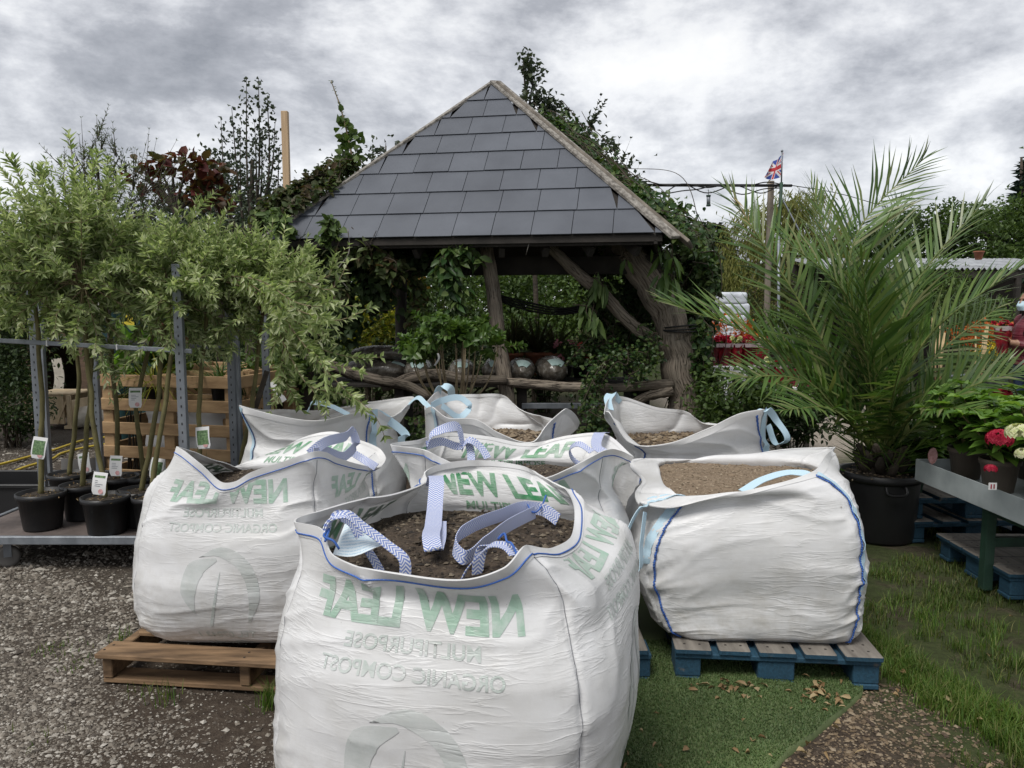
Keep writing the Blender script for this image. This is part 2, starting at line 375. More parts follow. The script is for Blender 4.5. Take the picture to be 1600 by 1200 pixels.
_m = MAT['red_wrap']; _b = _m.node_tree.nodes['Principled BSDF']; _l = _b.inputs['Base Color'].links[0].from_socket; _o = N(_m.node_tree, 'ShaderNodeObjectInfo'); _k = M(_m.node_tree, 'MULTIPLY_ADD', _o.outputs['Random'], 1.1, .45); _c = N(_m.node_tree, 'ShaderNodeCombineXYZ'); [L(_m.node_tree, _k, _c.inputs[i]) for i in range(3)]; L(_m.node_tree, mixc(_m.node_tree, 1.0, _l, _c.outputs[0], 'MULTIPLY'), _b.inputs['Base Color'])
surf('stem_green', (.14, .125, .05), (.085, .075, .03), 14, .75, .3, .004, 40, island=.2)
surf('twig', (.26, .21, .13), (.16, .12, .07), 14, .8, .2)
surf('twig_dark', (.06, .045, .03), (.04, .03, .02), 14, .8, .2)
surf('concrete', (.36, .33, .29), (.27, .245, .21), 4, .9, .2)
surf('corrugated', (.42, .44, .46), (.26, .27, .29), 3, .5, .1, metal=.3)
surf('cane', (.48, .36, .20), (.36, .26, .13), 6, .6, .1)
leafmat('leaf_willow', [(.125, .17, .075), (.205, .265, .115), (.295, .365, .17), (.42, .475, .27), (.60, .63, .46)], .45, tint=(1.15, 1.25, .72))
leafmat('leaf_willow_grey', [(.06, .09, .045), (.10, .13, .065), (.15, .17, .095)], .3)
leafmat('leaf_palm', [(.036, .078, .02), (.065, .13, .03), (.10, .17, .042), (.135, .195, .058), (.20, .21, .10)], .25, .38, .5)
leafmat('leaf_palm_dry', [(.26, .2, .1), (.34, .28, .15)], .2)
leafmat('leaf_dark', [(.022, .042, .016), (.038, .066, .024), (.06, .09, .032)], .25)
leafmat('leaf_mid', [(.04, .075, .02), (.065, .11, .03), (.10, .15, .045)], .3)
leafmat('leaf_ivy', [(.02, .05, .016), (.035, .075, .022), (.06, .10, .03), (.10, .14, .045)], .28, .4)
leafmat('leaf_red', [(.06, .018, .018), (.12, .03, .03), (.10, .06, .03), (.055, .06, .025)], .35)
leafmat('leaf_russet', [(.035, .06, .018), (.055, .08, .026), (.085, .05, .03), (.055, .085, .028), (.08, .10, .035)], .3)
leafmat('leaf_gold', [(.09, .13, .02), (.18, .20, .03), (.32, .28, .03)], .35)
leafmat('leaf_orange', [(.25, .13, .03), (.35, .2, .05), (.12, .13, .03)], .35)
leafmat('leaf_poplar', [(.03, .045, .03), (.05, .07, .045), (.075, .09, .06)], .2)
leafmat('leaf_weeping', [(.13, .15, .045), (.19, .2, .06), (.25, .25, .09)], .35)
leafmat('leaf_conifer', [(.012, .026, .02), (.02, .04, .028), (.03, .05, .035)], .1)
leafmat('leaf_hydrangea', [(.06, .13, .022), (.10, .20, .035), (.15, .27, .05), (.21, .34, .08)], .36, .42)
leafmat('leaf_shrub', [(.05, .10, .022), (.08, .145, .034), (.12, .19, .05)], .3, .4, .4)
leafmat('leaf_cordyline', [(.04, .055, .02), (.07, .08, .03), (.06, .045, .025)], .2)
leafmat('grass', [(.04, .075, .014), (.065, .11, .022), (.10, .14, .034), (.17, .16, .07)], .3)
leafmat('grass_bright', [(.045, .10, .014), (.075, .145, .022), (.115, .18, .034), (.18, .175, .07)], .35)
leafmat('turf', [(.05, .092, .03), (.075, .13, .042), (.105, .16, .058), (.135, .17, .08)], .15)
leafmat('petal_red', [(.28, .008, .03), (.42, .012, .05), (.5, .04, .08)], .3)
leafmat('petal_pink', [(.6, .2, .3), (.7, .35, .42)], .3)
leafmat('petal_coral', [(.5, .06, .06), (.6, .11, .10)], .3)
leafmat('petal_cream', [(.68, .68, .45), (.78, .76, .58), (.6, .68, .35)], .3)
leafmat('petal_yellow', [(.6, .42, .02), (.7, .55, .05)], .3)
leafmat('petal_orange', [(.42, .09, .02), (.5, .14, .03)], .3)
leafmat('dead_leaf', [(.15, .09, .045), (.25, .17, .09), (.32, .25, .15)], .1)
def logmat(name, c1, c2, c3):
    m, nt, b, o = newmat(name); uv = N(nt, 'ShaderNodeUVMap')
    def un(sc, d, rg=.6):
        mp = N(nt, 'ShaderNodeMapping'); mp.inputs['Scale'].default_value = sc; L(nt, uv.outputs[0], mp.inputs[0]); n = N(nt, 'ShaderNodeTexNoise'); n.inputs['Scale'].default_value = 1; n.inputs['Detail'].default_value = d; n.inputs['Roughness'].default_value = rg; n.inputs['Distortion'].default_value = .4; L(nt, mp.outputs[0], n.inputs['Vector']); return n.outputs['Fac']
    st = un((70, 5, 1), 6); cr = un((38, 2.2, 1), 3); bl = un((9, 6, 1), 5)
    col = ramp(nt, st, [(.33, c2), (.62, c1)]); col = mixc(nt, ramp(nt, bl, [(.42, (0, 0, 0)), (.68, (.75, .75, .75))]), col, c3)
    ck = M(nt, 'ABSOLUTE', M(nt, 'SUBTRACT', cr, .5)); ckr = ramp(nt, ck, [(.0, (0, 0, 0)), (.022, (1, 1, 1))]); col = mixc(nt, ckr, tuple(x * .35 for x in c2), col)
    L(nt, col, b.inputs['Base Color']); b.inputs['Roughness'].default_value = .9; b.inputs['Specular IOR Level'].default_value = .2
    h = M(nt, 'ADD', M(nt, 'MULTIPLY', st, .6), M(nt, 'MULTIPLY', ckr, .5)); h = M(nt, 'ADD', h, M(nt, 'MULTIPLY', bl, .5)); bumpn(nt, b, h, .9, .018); MAT[name] = m
logmat('log_pale', (.29, .245, .195), (.125, .10, .08), (.18, .16, .13)); logmat('log_bark', (.15, .125, .10), (.06, .048, .038), (.10, .09, .07))
def stone_mat(name, cols):
    m, nt, b, o = newmat(name); g = N(nt, 'ShaderNodeNewGeometry')
    c = ramp(nt, g.outputs['Random Per Island'], [(i / (len(cols) - 1), q) for i, q in enumerate(cols)])
    L(nt, c, b.inputs['Base Color']); b.inputs['Roughness'].default_value = .85; MAT[name] = m
stone_mat('gravel_grey', [(.05, .041, .033), (.105, .088, .07), (.16, .138, .112), (.22, .197, .165), (.38, .355, .315)])
stone_mat('gravel_brown', [(.04, .028, .019), (.085, .06, .038), (.16, .115, .068), (.25, .20, .14)])
stone_mat('crumb_tan', [(.12, .09, .06), (.19, .145, .095), (.27, .21, .145), (.36, .30, .22)])
stone_mat('crumb', [(.016, .012, .009), (.04, .03, .02), (.09, .068, .045), (.2, .165, .12)])
# ------------------------------------------------------------------ ground
def ground_material():
    m, nt, b, o = newmat('ground_soil')
    tc = N(nt, 'ShaderNodeTexCoord'); sp = N(nt, 'ShaderNodeSeparateXYZ'); L(nt, tc.outputs['Object'], sp.inputs[0])
    X, Y = sp.outputs[0], sp.outputs[1]
    nb = objnoise(nt, 1.1, 4); nf = objnoise(nt, 26, 8, rough=.7); ns = objnoise(nt, 90, 4); nm = objnoise(nt, 5, 5)
    wob = M(nt, 'MULTIPLY_ADD', nb.outputs['Fac'], 1.6, -.8)
    soil = ramp(nt, nf.outputs['Fac'], [(.3, (.034, .025, .019)), (.55, (.064, .049, .037)), (.75, (.105, .086, .067))])
    grav = ramp(nt, ns.outputs['Fac'], [(.3, (.04, .033, .027)), (.55, (.085, .072, .058)), (.7, (.17, .152, .128))])
    grs = ramp(nt, nf.outputs['Fac'], [(.3, (.03, .034, .015)), (.55, (.048, .062, .022)), (.75, (.085, .075, .042))])
    pale = ramp(nt, nf.outputs['Fac'], [(.3, (.20, .175, .145)), (.7, (.36, .32, .27))])
    def step(v, a, c): 
        n = N(nt, 'ShaderNodeMapRange', interpolation_type='SMOOTHSTEP'); L(nt, v, n.inputs[0]); n.inputs[1].default_value = a; n.inputs[2].default_value = c; return n.outputs[0]
    gx = M(nt, 'ADD', X, wob)
    gm = M(nt, 'MULTIPLY', step(gx, -1.2, -2.0), ramp(nt, nm.outputs['Fac'], [(.35, (.25, .25, .25)), (.55, (1, 1, 1))]))
    col = mixc(nt, gm, soil, grav)
    rm = M(nt, 'MULTIPLY', step(M(nt, 'ADD', X, M(nt, 'MULTIPLY', wob, .35)), 1.25, 1.6), ramp(nt, nm.outputs['Fac'], [(.36, (.25, .25, .25)), (.5, (1, 1, 1))]))
    col = mixc(nt, rm, col, grs)
    pm = M(nt, 'MULTIPLY', step(X, 1.9, 2.6), M(nt, 'MULTIPLY', step(M(nt, 'ADD', Y, wob), 7.2, 8.2), step(M(nt, 'ADD', Y, wob), 15, 13)))
    col = mixc(nt, step(Y, 11, 15), col, grs)
    col = mixc(nt, pm, col, pale)
    L(nt, col, b.inputs['Base Color']); b.inputs['Roughness'].default_value = .95; b.inputs['Specular IOR Level'].default_value = .2
    h = M(nt, 'ADD', nf.outputs['Fac'], M(nt, 'MULTIPLY', ns.outputs['Fac'], .5)); bumpn(nt, b, h, .8, .02)
    MAT['ground'] = m
ground_material()
gx = np.concatenate([np.linspace(-150, -5, 30), np.linspace(-4.9, 4.9, 150), np.linspace(5, 150, 30)])
gy = np.concatenate([np.linspace(-30, 1, 12), np.linspace(1.1, 8, 120), np.linspace(8.2, 260, 50)])
XX, YY = np.meshgrid(gx, gy)
def ground_h(x, y): return (fbm(x * 1.3 + 40, y * 1.3 + 40, 5, 3) - .5) * .035 * ((np.abs(x) < 4.8) & (y > 1.2) & (y < 8)) - .012
gm_ = MB(); gm_.grid(np.stack([XX, YY, ground_h(XX, YY)], -1)); g_ = gm_.build('ground', 'ground'); g_['kind'] = 'structure'

def inpoly(x, y, poly):
    c = np.zeros(len(x), bool); n = len(poly)
    for i in range(n):
        (x0, y0), (x1, y1) = poly[i], poly[i - 1]
        c ^= ((y0 > y) != (y1 > y)) & (x < (x1 - x0) * (y - y0) / (y1 - y0 + 1e-12) + x0)
    return c
RUG = [(.28, 1.75), (.55, 1.95), (.70, 2.22), (.80, 2.30), (.93, 2.45), (1.06, 2.56), (1.22, 2.71), (1.36, 2.85), (1.40, 2.92), (1.34, 3.3), (1.3, 4.3), (.28, 4.4)]
# ------------------------------------------------------------------ turf rug
def rug():
    bm = bmesh.new(); z = lambda x, y: .014 + .012 * vnoise(np.array([x * 5. + 9]), np.array([y * 5. + 9]), 3)[0]
    vs = [bm.verts.new((x, y, z(x, y))) for x, y in RUG]; f = bm.faces.new(vs)
    bmesh.ops.triangulate(bm, faces=bm.faces[:])
    for _ in range(5):
        es = [e for e in bm.edges if e.calc_length() > .08]
        if not es: break
        bmesh.ops.subdivide_edges(bm, edges=es, cuts=1); bmesh.ops.triangulate(bm, faces=bm.faces[:])
    for v in bm.verts: v.co.z = z(v.co.x, v.co.y)
    r = bmesh.ops.extrude_edge_only(bm, edges=[e for e in bm.edges if e.is_boundary])
    for v in r['geom']:
        if isinstance(v, bmesh.types.BMVert): v.co.z = -.02
    bm.verts.index_update()
    V = np.array([v.co[:] for v in bm.verts]); T = [np.array([v.index for v in f.verts]) for f in bm.faces]
    mb = MB(); T3 = np.array([t for t in T if len(t) == 3]); T4 = np.array([t for t in T if len(t) == 4])
    mb.add(V, [T3, T4] if len(T4) else [T3], 0, True)
    n = 110000; x = rng.uniform(.3, 1.42, n); y = 1.8 + 1.5 * rng.random(n); k = inpoly(x, y, RUG); x, y = x[k], y[k]
    zz = .014 + .012 * vnoise(x * 5 + 9, y * 5 + 9, 3)
    blades(mb, np.stack([x, y, zz - .002], 1), rng.uniform(.006, .014, len(x)), .0035, 1.1)
    base_thing(mb, 'turf_rug', 'turf', 'green artificial turf rug lying under the bags, its front edge cut at a slant', 'rug', (.8, 2.5, 0))
rug()

# ------------------------------------------------------------------ loose gravel, grass, litter
def gravel():
    mb = MB(); n = 140000
    u = rng.uniform(-330, 470, n); v = 600 + (1215 - 600) * rng.random(n) ** .8 ; v = np.where(v < 690, 690 + (v - 690) % 500, v)
    p = np.stack([G(a, b) for a, b in zip(u, v)]); x, y = p[:, 0], p[:, 1]
    d = fbm(x * 1.4 + 20, y * 1.4 + 20, 8, 3)
    keep = rng.random(n) < np.clip(1.1 - np.clip((x + 2.05 + (d - .5) * 2.4) * 1.3, 0, 1) * 1.0, .10, 1) * np.clip((d - .33) * 6, .25, 1)
    x, y = x[keep], y[keep]; s = rng.lognormal(-5.5, .5, len(x)); s = np.clip(s, .002, .016) * np.clip(y / 3.0, .8, 1.6)
    stones(mb, np.stack([x, y, ground_h(x, y) + s * .25], 1), s, 0)
    o = mb.build('loose_gravel', 'gravel_grey'); tag(o, 'loose pale grey gravel scattered over the dark ground on the left', 'gravel', kind='stuff')
    mb = MB(); n = 9500; x = rng.uniform(.7, 1.8, n); y = rng.uniform(2.2, 2.95, n)
    k = ~inpoly(x, y, RUG) & (rng.random(n) < np.clip(1.15 - np.abs(x - 1.2 - (y - 2.4) * .25) * 2.2, .04, 1)); x, y = x[k], y[k]; s = np.clip(rng.lognormal(-5.5, .45, len(x)), .002, .011)
    stones(mb, np.stack([x, y, ground_h(x, y) + s * .3], 1), s, 0)
    o = mb.build('brown_gravel', 'gravel_brown'); tag(o, 'brown and cream pebbles spilling past the slanted rug edge', 'gravel', kind='stuff')
gravel()
def grasses():
    mb = MB(); n = 90000
    x = rng.uniform(1.3, 5.5, n); y = rng.uniform(2.1, 6.5, n)
    d = fbm(x * 1.6 + 3, y * 1.6 + 7, 21, 3); d2 = fbm(x * 5 + 3, y * 5 + 7, 25, 2)
    edge = 1.5 + .28 * (vnoise(y * 3 + 5, y * 0 + 2.5, 4) - .5) 
    k = (x > edge) & ((d - .46) * 9 + (d2 - .5) * 4 + .12 > rng.random(n)) & (x < 1.35 + (y - 2.1) * .75 + 1.6)
    x, y = x[k], y[k]; h = .02 + .045 * rng.random(len(x)) * (fbm(x * 2 + 60, y * 2, 31, 2) + .4)
    blades(mb, np.stack([x, y, ground_h(x, y) - .003], 1), h, .004, .9)
    o = mb.build('grass', 'grass'); tag(o, 'short patchy grass growing on the right hand ground', 'grass', kind='stuff')
    mb = MB(); cs = []
    for i in range(330):      # long lush clumps beside the blue pallet
        t = rng.random(); yy = 2.32 + 1.2 * t; xx = 1.62 + (.42 - .42 * t) * rng.random() - .06 + (.12 if t < .25 else 0)
        if rng.random() < .15: xx += rng.random() * .8; yy += rng.random()
        cs.append((xx, yy))
    cs = np.array(cs); kk = 42
    q = np.repeat(cs, kk, 0) + rng.normal(size=(len(cs) * kk, 2)) * .028
    q = q[q[:, 0] > 1.47 + .1 * np.maximum(0, 2.7 - q[:, 1])]
    blades(mb, np.stack([q[:, 0], q[:, 1], ground_h(q[:, 0], q[:, 1]) - .003], 1), rng.uniform(.025, .095, len(q)), .0034, 1.0)
    o = mb.build('long_grass', 'grass_bright'); tag(o, 'long bright green grass beside the blue pallet', 'grass', kind='stuff')
    for nm, px, py, k, hh in (('grass_tuft', 268, 1090, 26, .10), ('grass_tuft', 222, 1080, 16, .06), ('grass_tuft', 425, 1098, 95, .12), ('grass_tuft', 88, 1012, 60, .035), ('grass_tuft', 120, 1032, 40, .03), ('grass_tuft', 60, 1165, 10, .05), ('grass_tuft', 190, 1000, 26, .07)):
        c = G(px, py); mb = MB(); q = c[:2] + rng.normal(size=(k, 2)) * (.03 if hh > .05 else .05)
        blades(mb, np.stack([q[:, 0], q[:, 1], ground_h(q[:, 0], q[:, 1]) - .003], 1), hh * (.5 + .6 * rng.random(k)), .004, .8)
        lb = {268: 'small grass tuft in front of the middle stringer gap of the brown pallet', 222: 'thin grass tuft by the left end of the brown pallet', 425: 'thick grass tuft at the right end of the brown pallet beside the front bag',
              88: 'low green weed patch in the gravel left of the brown pallet', 120: 'low weed patch in the gravel nearest the brown pallet corner', 60: 'single pale weed at the bottom left of the gravel', 190: 'weed tuft against the back left corner of the brown pallet'}[px]
        base_thing(mb, nm, 'grass_bright', lb, 'grass tuft', c, 'grass tufts in the gravel')
    mb = MB(); n = 150
    x = np.concatenate([rng.normal(.86, .06, 26), rng.normal(1.17, .05, 30), rng.uniform(.35, 1.3, 40), rng.uniform(.9, 2.6, 54)]); y = np.concatenate([rng.normal(2.84, .03, 26), rng.normal(2.80, .04, 30), rng.uniform(2.1, 2.9, 40), rng.uniform(2.3, 3.6, 54)])
    mb.leaves(np.stack([x, y, np.full(n, .03) + ground_h(x, y) + .012 * rng.random(n)], 1), np.stack([rng.normal(size=n), rng.normal(size=n), rng.normal(size=n) * .25], 1), np.stack([rng.normal(size=n) * .4, rng.normal(size=n) * .4, np.ones(n)], 1), rng.uniform(.015, .05, n), rng.uniform(.008, .022, n), 0, 'oval', .5, .25)
    o = mb.build('fallen_leaves', 'dead_leaf'); tag(o, 'dry brown fallen leaves on the turf rug and grass', 'leaves', kind='stuff')
grasses()

surf('nail', (.03, .025, .022), None, 9, .6, 0)
# ------------------------------------------------------------------ pallets
def euro_pallet(name, label, c, rz, w=.8, l=1.2, blue=True, group='wooden pallets', z=0):
    t = thing(name, label, 'pallet', (c[0], c[1], z), group); rt = rotz(rz); pm = 'blue_paint'; o = np.array([c[0], c[1], z])
    def bx(nm, cc, sz, mats):
        mb = MB()
        if mats == 2:
            mb.box(o + rt @ np.array(cc), sz, rt, .003, 0)
            n = len(mb.F[0][0]); f, m, s_ = mb.F[0]; V = mb.V[0]
            top = np.array([V[q][:, 2].min() > cc[2] + z + sz[2] * .35 for q in f]); mb.F[0] = (f[~top], 0, False); mb.F.append((f[top], 1, False))
            for yy in (-l / 2 + .05, -l / 2 + .11, -.03, .03, l / 2 - .05, l / 2 - .11):
                for xx in (-.03, .03): mb.box(o + rt @ (np.array(cc) + [xx, yy, .0112]), (.009, .009, .002), rt, .0008, 2)
            mb.build(nm, [pm, 'pallet_top', 'nail'], t)
        else: mb.box(o + rt @ np.array(cc), sz, rt, .004, 0); mb.build(nm, [pm], t)
    e = .012
    for i, x in enumerate((-.328, -.165, 0, .165, .328)): bx('deck_board', (x * w / .8, rng.uniform(-.004, .004), .133), (.143 if i % 2 == 0 else .122, l, .022), 2)
    for y in (-l / 2 + .072 + e, 0, l / 2 - .072 - e): bx('bearer', (0, y, .110), (w - .004, .142, .022), 1)
    for x in (-w / 2 + .055, 0, w / 2 - .055):
        for y in (-l / 2 + .08 + e, 0, l / 2 - .08 - e): bx('block', (x, y, .060), (.10 if x else .142, .14, .076), 1)
        bx('base_board', (x, 0, .011), (.098 if x else .14, l - .03, .021), 1)
    return t
pr = (G(1060, 1068) + G(1372, 1082)) / 2
PRZ = math.atan2(G(1372, 1082)[1] - G(1060, 1068)[1], G(1372, 1082)[0] - G(1060, 1068)[0])
back = rotz(PRZ) @ np.array([0, .6, 0])
euro_pallet('pallet', 'blue painted pallet with worn grey deck under the right hand plain bag', pr + back, PRZ)
euro_pallet('pallet', 'blue pallet under the frontmost lettered bag, hidden below it', (-.13, 2.2), R(-15), .85, .85)
euro_pallet('pallet', 'blue pallet under the middle lettered bag behind the front bag', (.06, 3.38), 0, 1.0, .9)
euro_pallet('pallet', 'blue pallet under the back right bag of pebbles', (1.05, 4.5), 0, .9, .9)
euro_pallet('pallet', 'blue pallet under the back middle bag in front of the leaning post', (-.1, 4.65), 0, .85, .9)
euro_pallet('pallet', 'blue pallet under the back left bag beside the pallet crate', (-1.1, 4.6), 0, .85, .9)
def stringer_pallet():
    a, b = G(160, 1068), G(455, 1086); d = unit(b - a); rz = math.atan2(d[1], d[0]) ; rt = rotz(rz); l = 1.2; dp = 1.0
    t = thing('pallet', 'bare brown wooden pallet under the left lettered bag on the gravel', 'pallet', a + d * .6, 'wooden pallets')
    def bx(nm, c, s_):
        mb = MB(); mb.box(a + rt @ np.array(c), s_, rt, .004)
        if nm == 'deck_board':
            for xx in (.024, .60, 1.176):
                for yy in (-.022, .022): mb.box(a + rt @ np.array([xx + rng.normal() * .004, c[1] + yy, c[2] + .0112]), (.008, .008, .002), rt, .0008, 1)
        mb.build(nm, ['brown_pallet', 'nail'], t)
    for i, x in enumerate((.024, .60, 1.176)): bx('stringer', (x, dp / 2, .072), (.042, dp, .094))
    for i, (y, w_) in enumerate(((.05, .125), (.225, .09), (.36, .09), (.50, .10), (.64, .09), (.78, .09), (.945, .12))):
        bx('deck_board', (l / 2 + (.035 if i == 1 else .012), y - (.025 if i == 0 else 0), .130), (l + .03 - .05 * (i == 1), w_, .021))
    for y in (.055, .5, .945): bx('base_board', (l / 2, y, .012), (l, .1, .021))
stringer_pallet()

# ------------------------------------------------------------------ bulk bags
def bag_material(name='bag_fabric', inkc=None, amt=0):
    m, nt, b, o = newmat(name); uv = N(nt, 'ShaderNodeUVMap')
    def uvn(scale, detail, loc=0, rough=.55, dist=0):
        mp = N(nt, 'ShaderNodeMapping'); mp.inputs['Scale'].default_value = scale; mp.inputs['Location'].default_value = (loc, loc, 0); mp.inputs['Rotation'].default_value = (0, 0, .06)
        L(nt, uv.outputs[0], mp.inputs[0])
        n = N(nt, 'ShaderNodeTexNoise'); n.inputs['Scale'].default_value = 1; n.inputs['Detail'].default_value = detail; n.inputs['Roughness'].default_value = rough; n.inputs['Distortion'].default_value = dist
        L(nt, mp.outputs[0], n.inputs['Vector']); return n.outputs['Fac']
    big = uvn((3, 3, 1), 4, 3); col = ramp(nt, big, [(.3, (.62, .62, .615)), (.6, (.755, .757, .765))])
    dirt = uvn((9, 9, 1), 8, 7, .7); sp = N(nt, 'ShaderNodeSeparateXYZ'); L(nt, uv.outputs[0], sp.inputs[0])
    low = ramp(nt, sp.outputs[1], [(.0, (1, 1, 1)), (.12, (.7, .7, .7)), (.4, (.2, .2, .2))])
    dm = M(nt, 'MULTIPLY', ramp(nt, dirt, [(.43, (0, 0, 0)), (.62, (.60, .60, .60))]), low)
    col = mixc(nt, dm, col, (.40, .37, .31))
    speck = N(nt, 'ShaderNodeTexVoronoi'); speck.inputs['Scale'].default_value = 26; L(nt, uv.outputs[0], speck.inputs['Vector'])
    col = mixc(nt, ramp(nt, speck.outputs['Distance'], [(.02, (.45, .45, .45)), (.05, (0, 0, 0))]), col, (.25, .22, .18))
    if inkc:
        nk = uvn((16, 16, 1), 7, 21, .68); nk2 = uvn((3.5, 3.5, 1), 3, 13)
        fk = M(nt, 'MULTIPLY', ramp(nt, nk, [(.30, (amt * .45,) * 3), (.55, (amt,) * 3)]), ramp(nt, nk2, [(.35, (.55, .55, .55)), (.6, (1, 1, 1))]))
        col = mixc(nt, fk, col, inkc)
    L(nt, col, b.inputs['Base Color']); b.inputs['Roughness'].default_value = .34; b.inputs['Specular IOR Level'].default_value = .5
    r1 = uvn((4.2, 26, 1), 4, 1, .55, .5); r1 = M(nt, 'ABSOLUTE', M(nt, 'SUBTRACT', r1, .5)); r1 = M(nt, 'POWER', M(nt, 'SUBTRACT', 1.0, M(nt, 'MULTIPLY', r1, 2.0)), 13)
    r1 = M(nt, 'MULTIPLY', r1, ramp(nt, uvn((2.6, 4.2, 1), 3, 31), [(.40, (.08, .08, .08)), (.58, (1, 1, 1))]))
    r2 = uvn((9, 90, 1), 3, 5, .5, .3); r3 = uvn((14, 14, 1), 5, 9)
    up = ramp(nt, sp.outputs[1], [(.70, (1, 1, 1)), (.95, (.25, .25, .25))])
    h = M(nt, 'ADD', M(nt, 'MULTIPLY', M(nt, 'ADD', M(nt, 'MULTIPLY', r1, .75), M(nt, 'MULTIPLY', r2, .10)), up), M(nt, 'MULTIPLY', r3, .5))
    wx = N(nt, 'ShaderNodeTexWave', bands_direction='X'); wx.inputs['Scale'].default_value = 140; L(nt, uv.outputs[0], wx.inputs['Vector'])
    wy = N(nt, 'ShaderNodeTexWave', bands_direction='Y'); wy.inputs['Scale'].default_value = 140; L(nt, uv.outputs[0], wy.inputs['Vector'])
    h = M(nt, 'ADD', h, M(nt, 'MULTIPLY', M(nt, 'ADD', wx.outputs['Fac'], wy.outputs['Fac']), .05))
    bumpn(nt, b, h, .36, .005)
    t = N(nt, 'ShaderNodeBsdfTranslucent'); L(nt, col, t.inputs[0]); mx = N(nt, 'ShaderNodeMixShader'); mx.inputs[0].default_value = .12
    L(nt, b.outputs[0], mx.inputs[1]); L(nt, t.outputs[0], mx.inputs[2]); L(nt, mx.outputs[0], o.inputs[0]); MAT[name] = m
bag_material()
bag_material('ink_inside', (.02, .24, .075), .97); bag_material('ink_through', (.17, .40, .255), .68); bag_material('ink_faint', (.30, .42, .355), .50); bag_material('ink_ghost', (.34, .41, .38), .55)
surf('blue_thread', (.05, .14, .46), (.035, .10, .34), 50, .7, .3); surf('grey_thread', (.30, .31, .33), (.2, .2, .22), 50, .8, .2)
def strap_mat(name, c1, c2, freq):
    m, nt, b, o = newmat(name); uv = N(nt, 'ShaderNodeUVMap'); sp = N(nt, 'ShaderNodeSeparateXYZ'); L(nt, uv.outputs[0], sp.inputs[0])
    av = M(nt, 'ABSOLUTE', M(nt, 'SUBTRACT', M(nt, 'ABSOLUTE', sp.outputs[1]), .0125))
    s = M(nt, 'FRACT', M(nt, 'MULTIPLY', M(nt, 'ADD', sp.outputs[0], av), freq)); s = ramp(nt, s, [(.40, (0, 0, 0)), (.5, (1, 1, 1))])
    L(nt, mixc(nt, s, c1, c2), b.inputs['Base Color']); b.inputs['Roughness'].default_value = .6
    n = objnoise(nt, 160, 2); bumpn(nt, b, n.outputs['Fac'], .3, .001); MAT[name] = m
strap_mat('strap_herringbone', (.66, .67, .70), (.17, .23, .50), 100)
strap_mat('strap_pale', (.52, .66, .74), (.40, .57, .68), 130)

def text_mesh(s, size, bold=.04, narrow=1.0, L_=.014):
    cu = bpy.data.curves.new('lettering', 'FONT'); cu.body = s; cu.size = size; cu.align_x = 'CENTER'; cu.offset = bold * size
    o = bpy.data.objects.new('lettering', cu); C.objects.link(o); dg = bpy.context.evaluated_depsgraph_get()
    me = bpy.data.meshes.new_from_object(o.evaluated_get(dg)); bpy.data.objects.remove(o); bpy.data.curves.remove(cu)
    return densify(me, L_, narrow)
def densify(me, L_, narrow=1.0):
    bm = bmesh.new(); bm.from_mesh(me); bpy.data.meshes.remove(me); bmesh.ops.triangulate(bm, faces=bm.faces[:])
    for _ in range(7):
        es = [e for e in bm.edges if e.calc_length() > L_]
        if not es: break
        bmesh.ops.subdivide_edges(bm, edges=es, cuts=1); bmesh.ops.triangulate(bm, faces=[f for f in bm.faces if len(f.verts) > 3])
    bm.verts.index_update()
    V = np.array([v.co[:2] for v in bm.verts]) * [narrow, 1]; F = np.array([[v.index for v in f.verts] for f in bm.faces]); bm.free(); return V, F
def poly_mesh(polys, L_=.014):
    me = bpy.data.meshes.new('shape'); V = []; F = []
    for p in polys: F.append(list(range(len(V), len(V) + len(p)))); V += [(x, y, 0) for x, y in p]
    me.from_pydata(V, [], F); return densify(me, L_)
def logo_polys(h):
    def band(pts, wd):
        c = crv(np.array([[x, y, 0] for x, y in pts]), 16)[:, :2] * h; t = np.gradient(c, axis=0); t = unit(t); nn = np.stack([-t[:, 1], t[:, 0]], 1)
        wv = np.interp(np.linspace(0, 1, 16), np.linspace(0, 1, len(wd)), wd)[:, None] * h
        return [np.stack([c[i] - nn[i] * wv[i], c[i + 1] - nn[i + 1] * wv[i + 1], c[i + 1] + nn[i + 1] * wv[i + 1], c[i] + nn[i] * wv[i]]) for i in range(15)]
    return band([(-.34, -.5), (-.42, -.1), (-.28, .32), (.02, .46), (.28, .38)], [.015, .07, .085, .08, .0]) + band([(.05, .36), (.32, .22), (.40, -.06), (.34, -.36)], [.02, .12, .10, .004]) + band([(.0, .2), (.06, -.15), (.16, -.55)], [.004, .016, .02])
TXT = {}
NU, NTB, NTR = 352, 120, 44
class Bag: pass
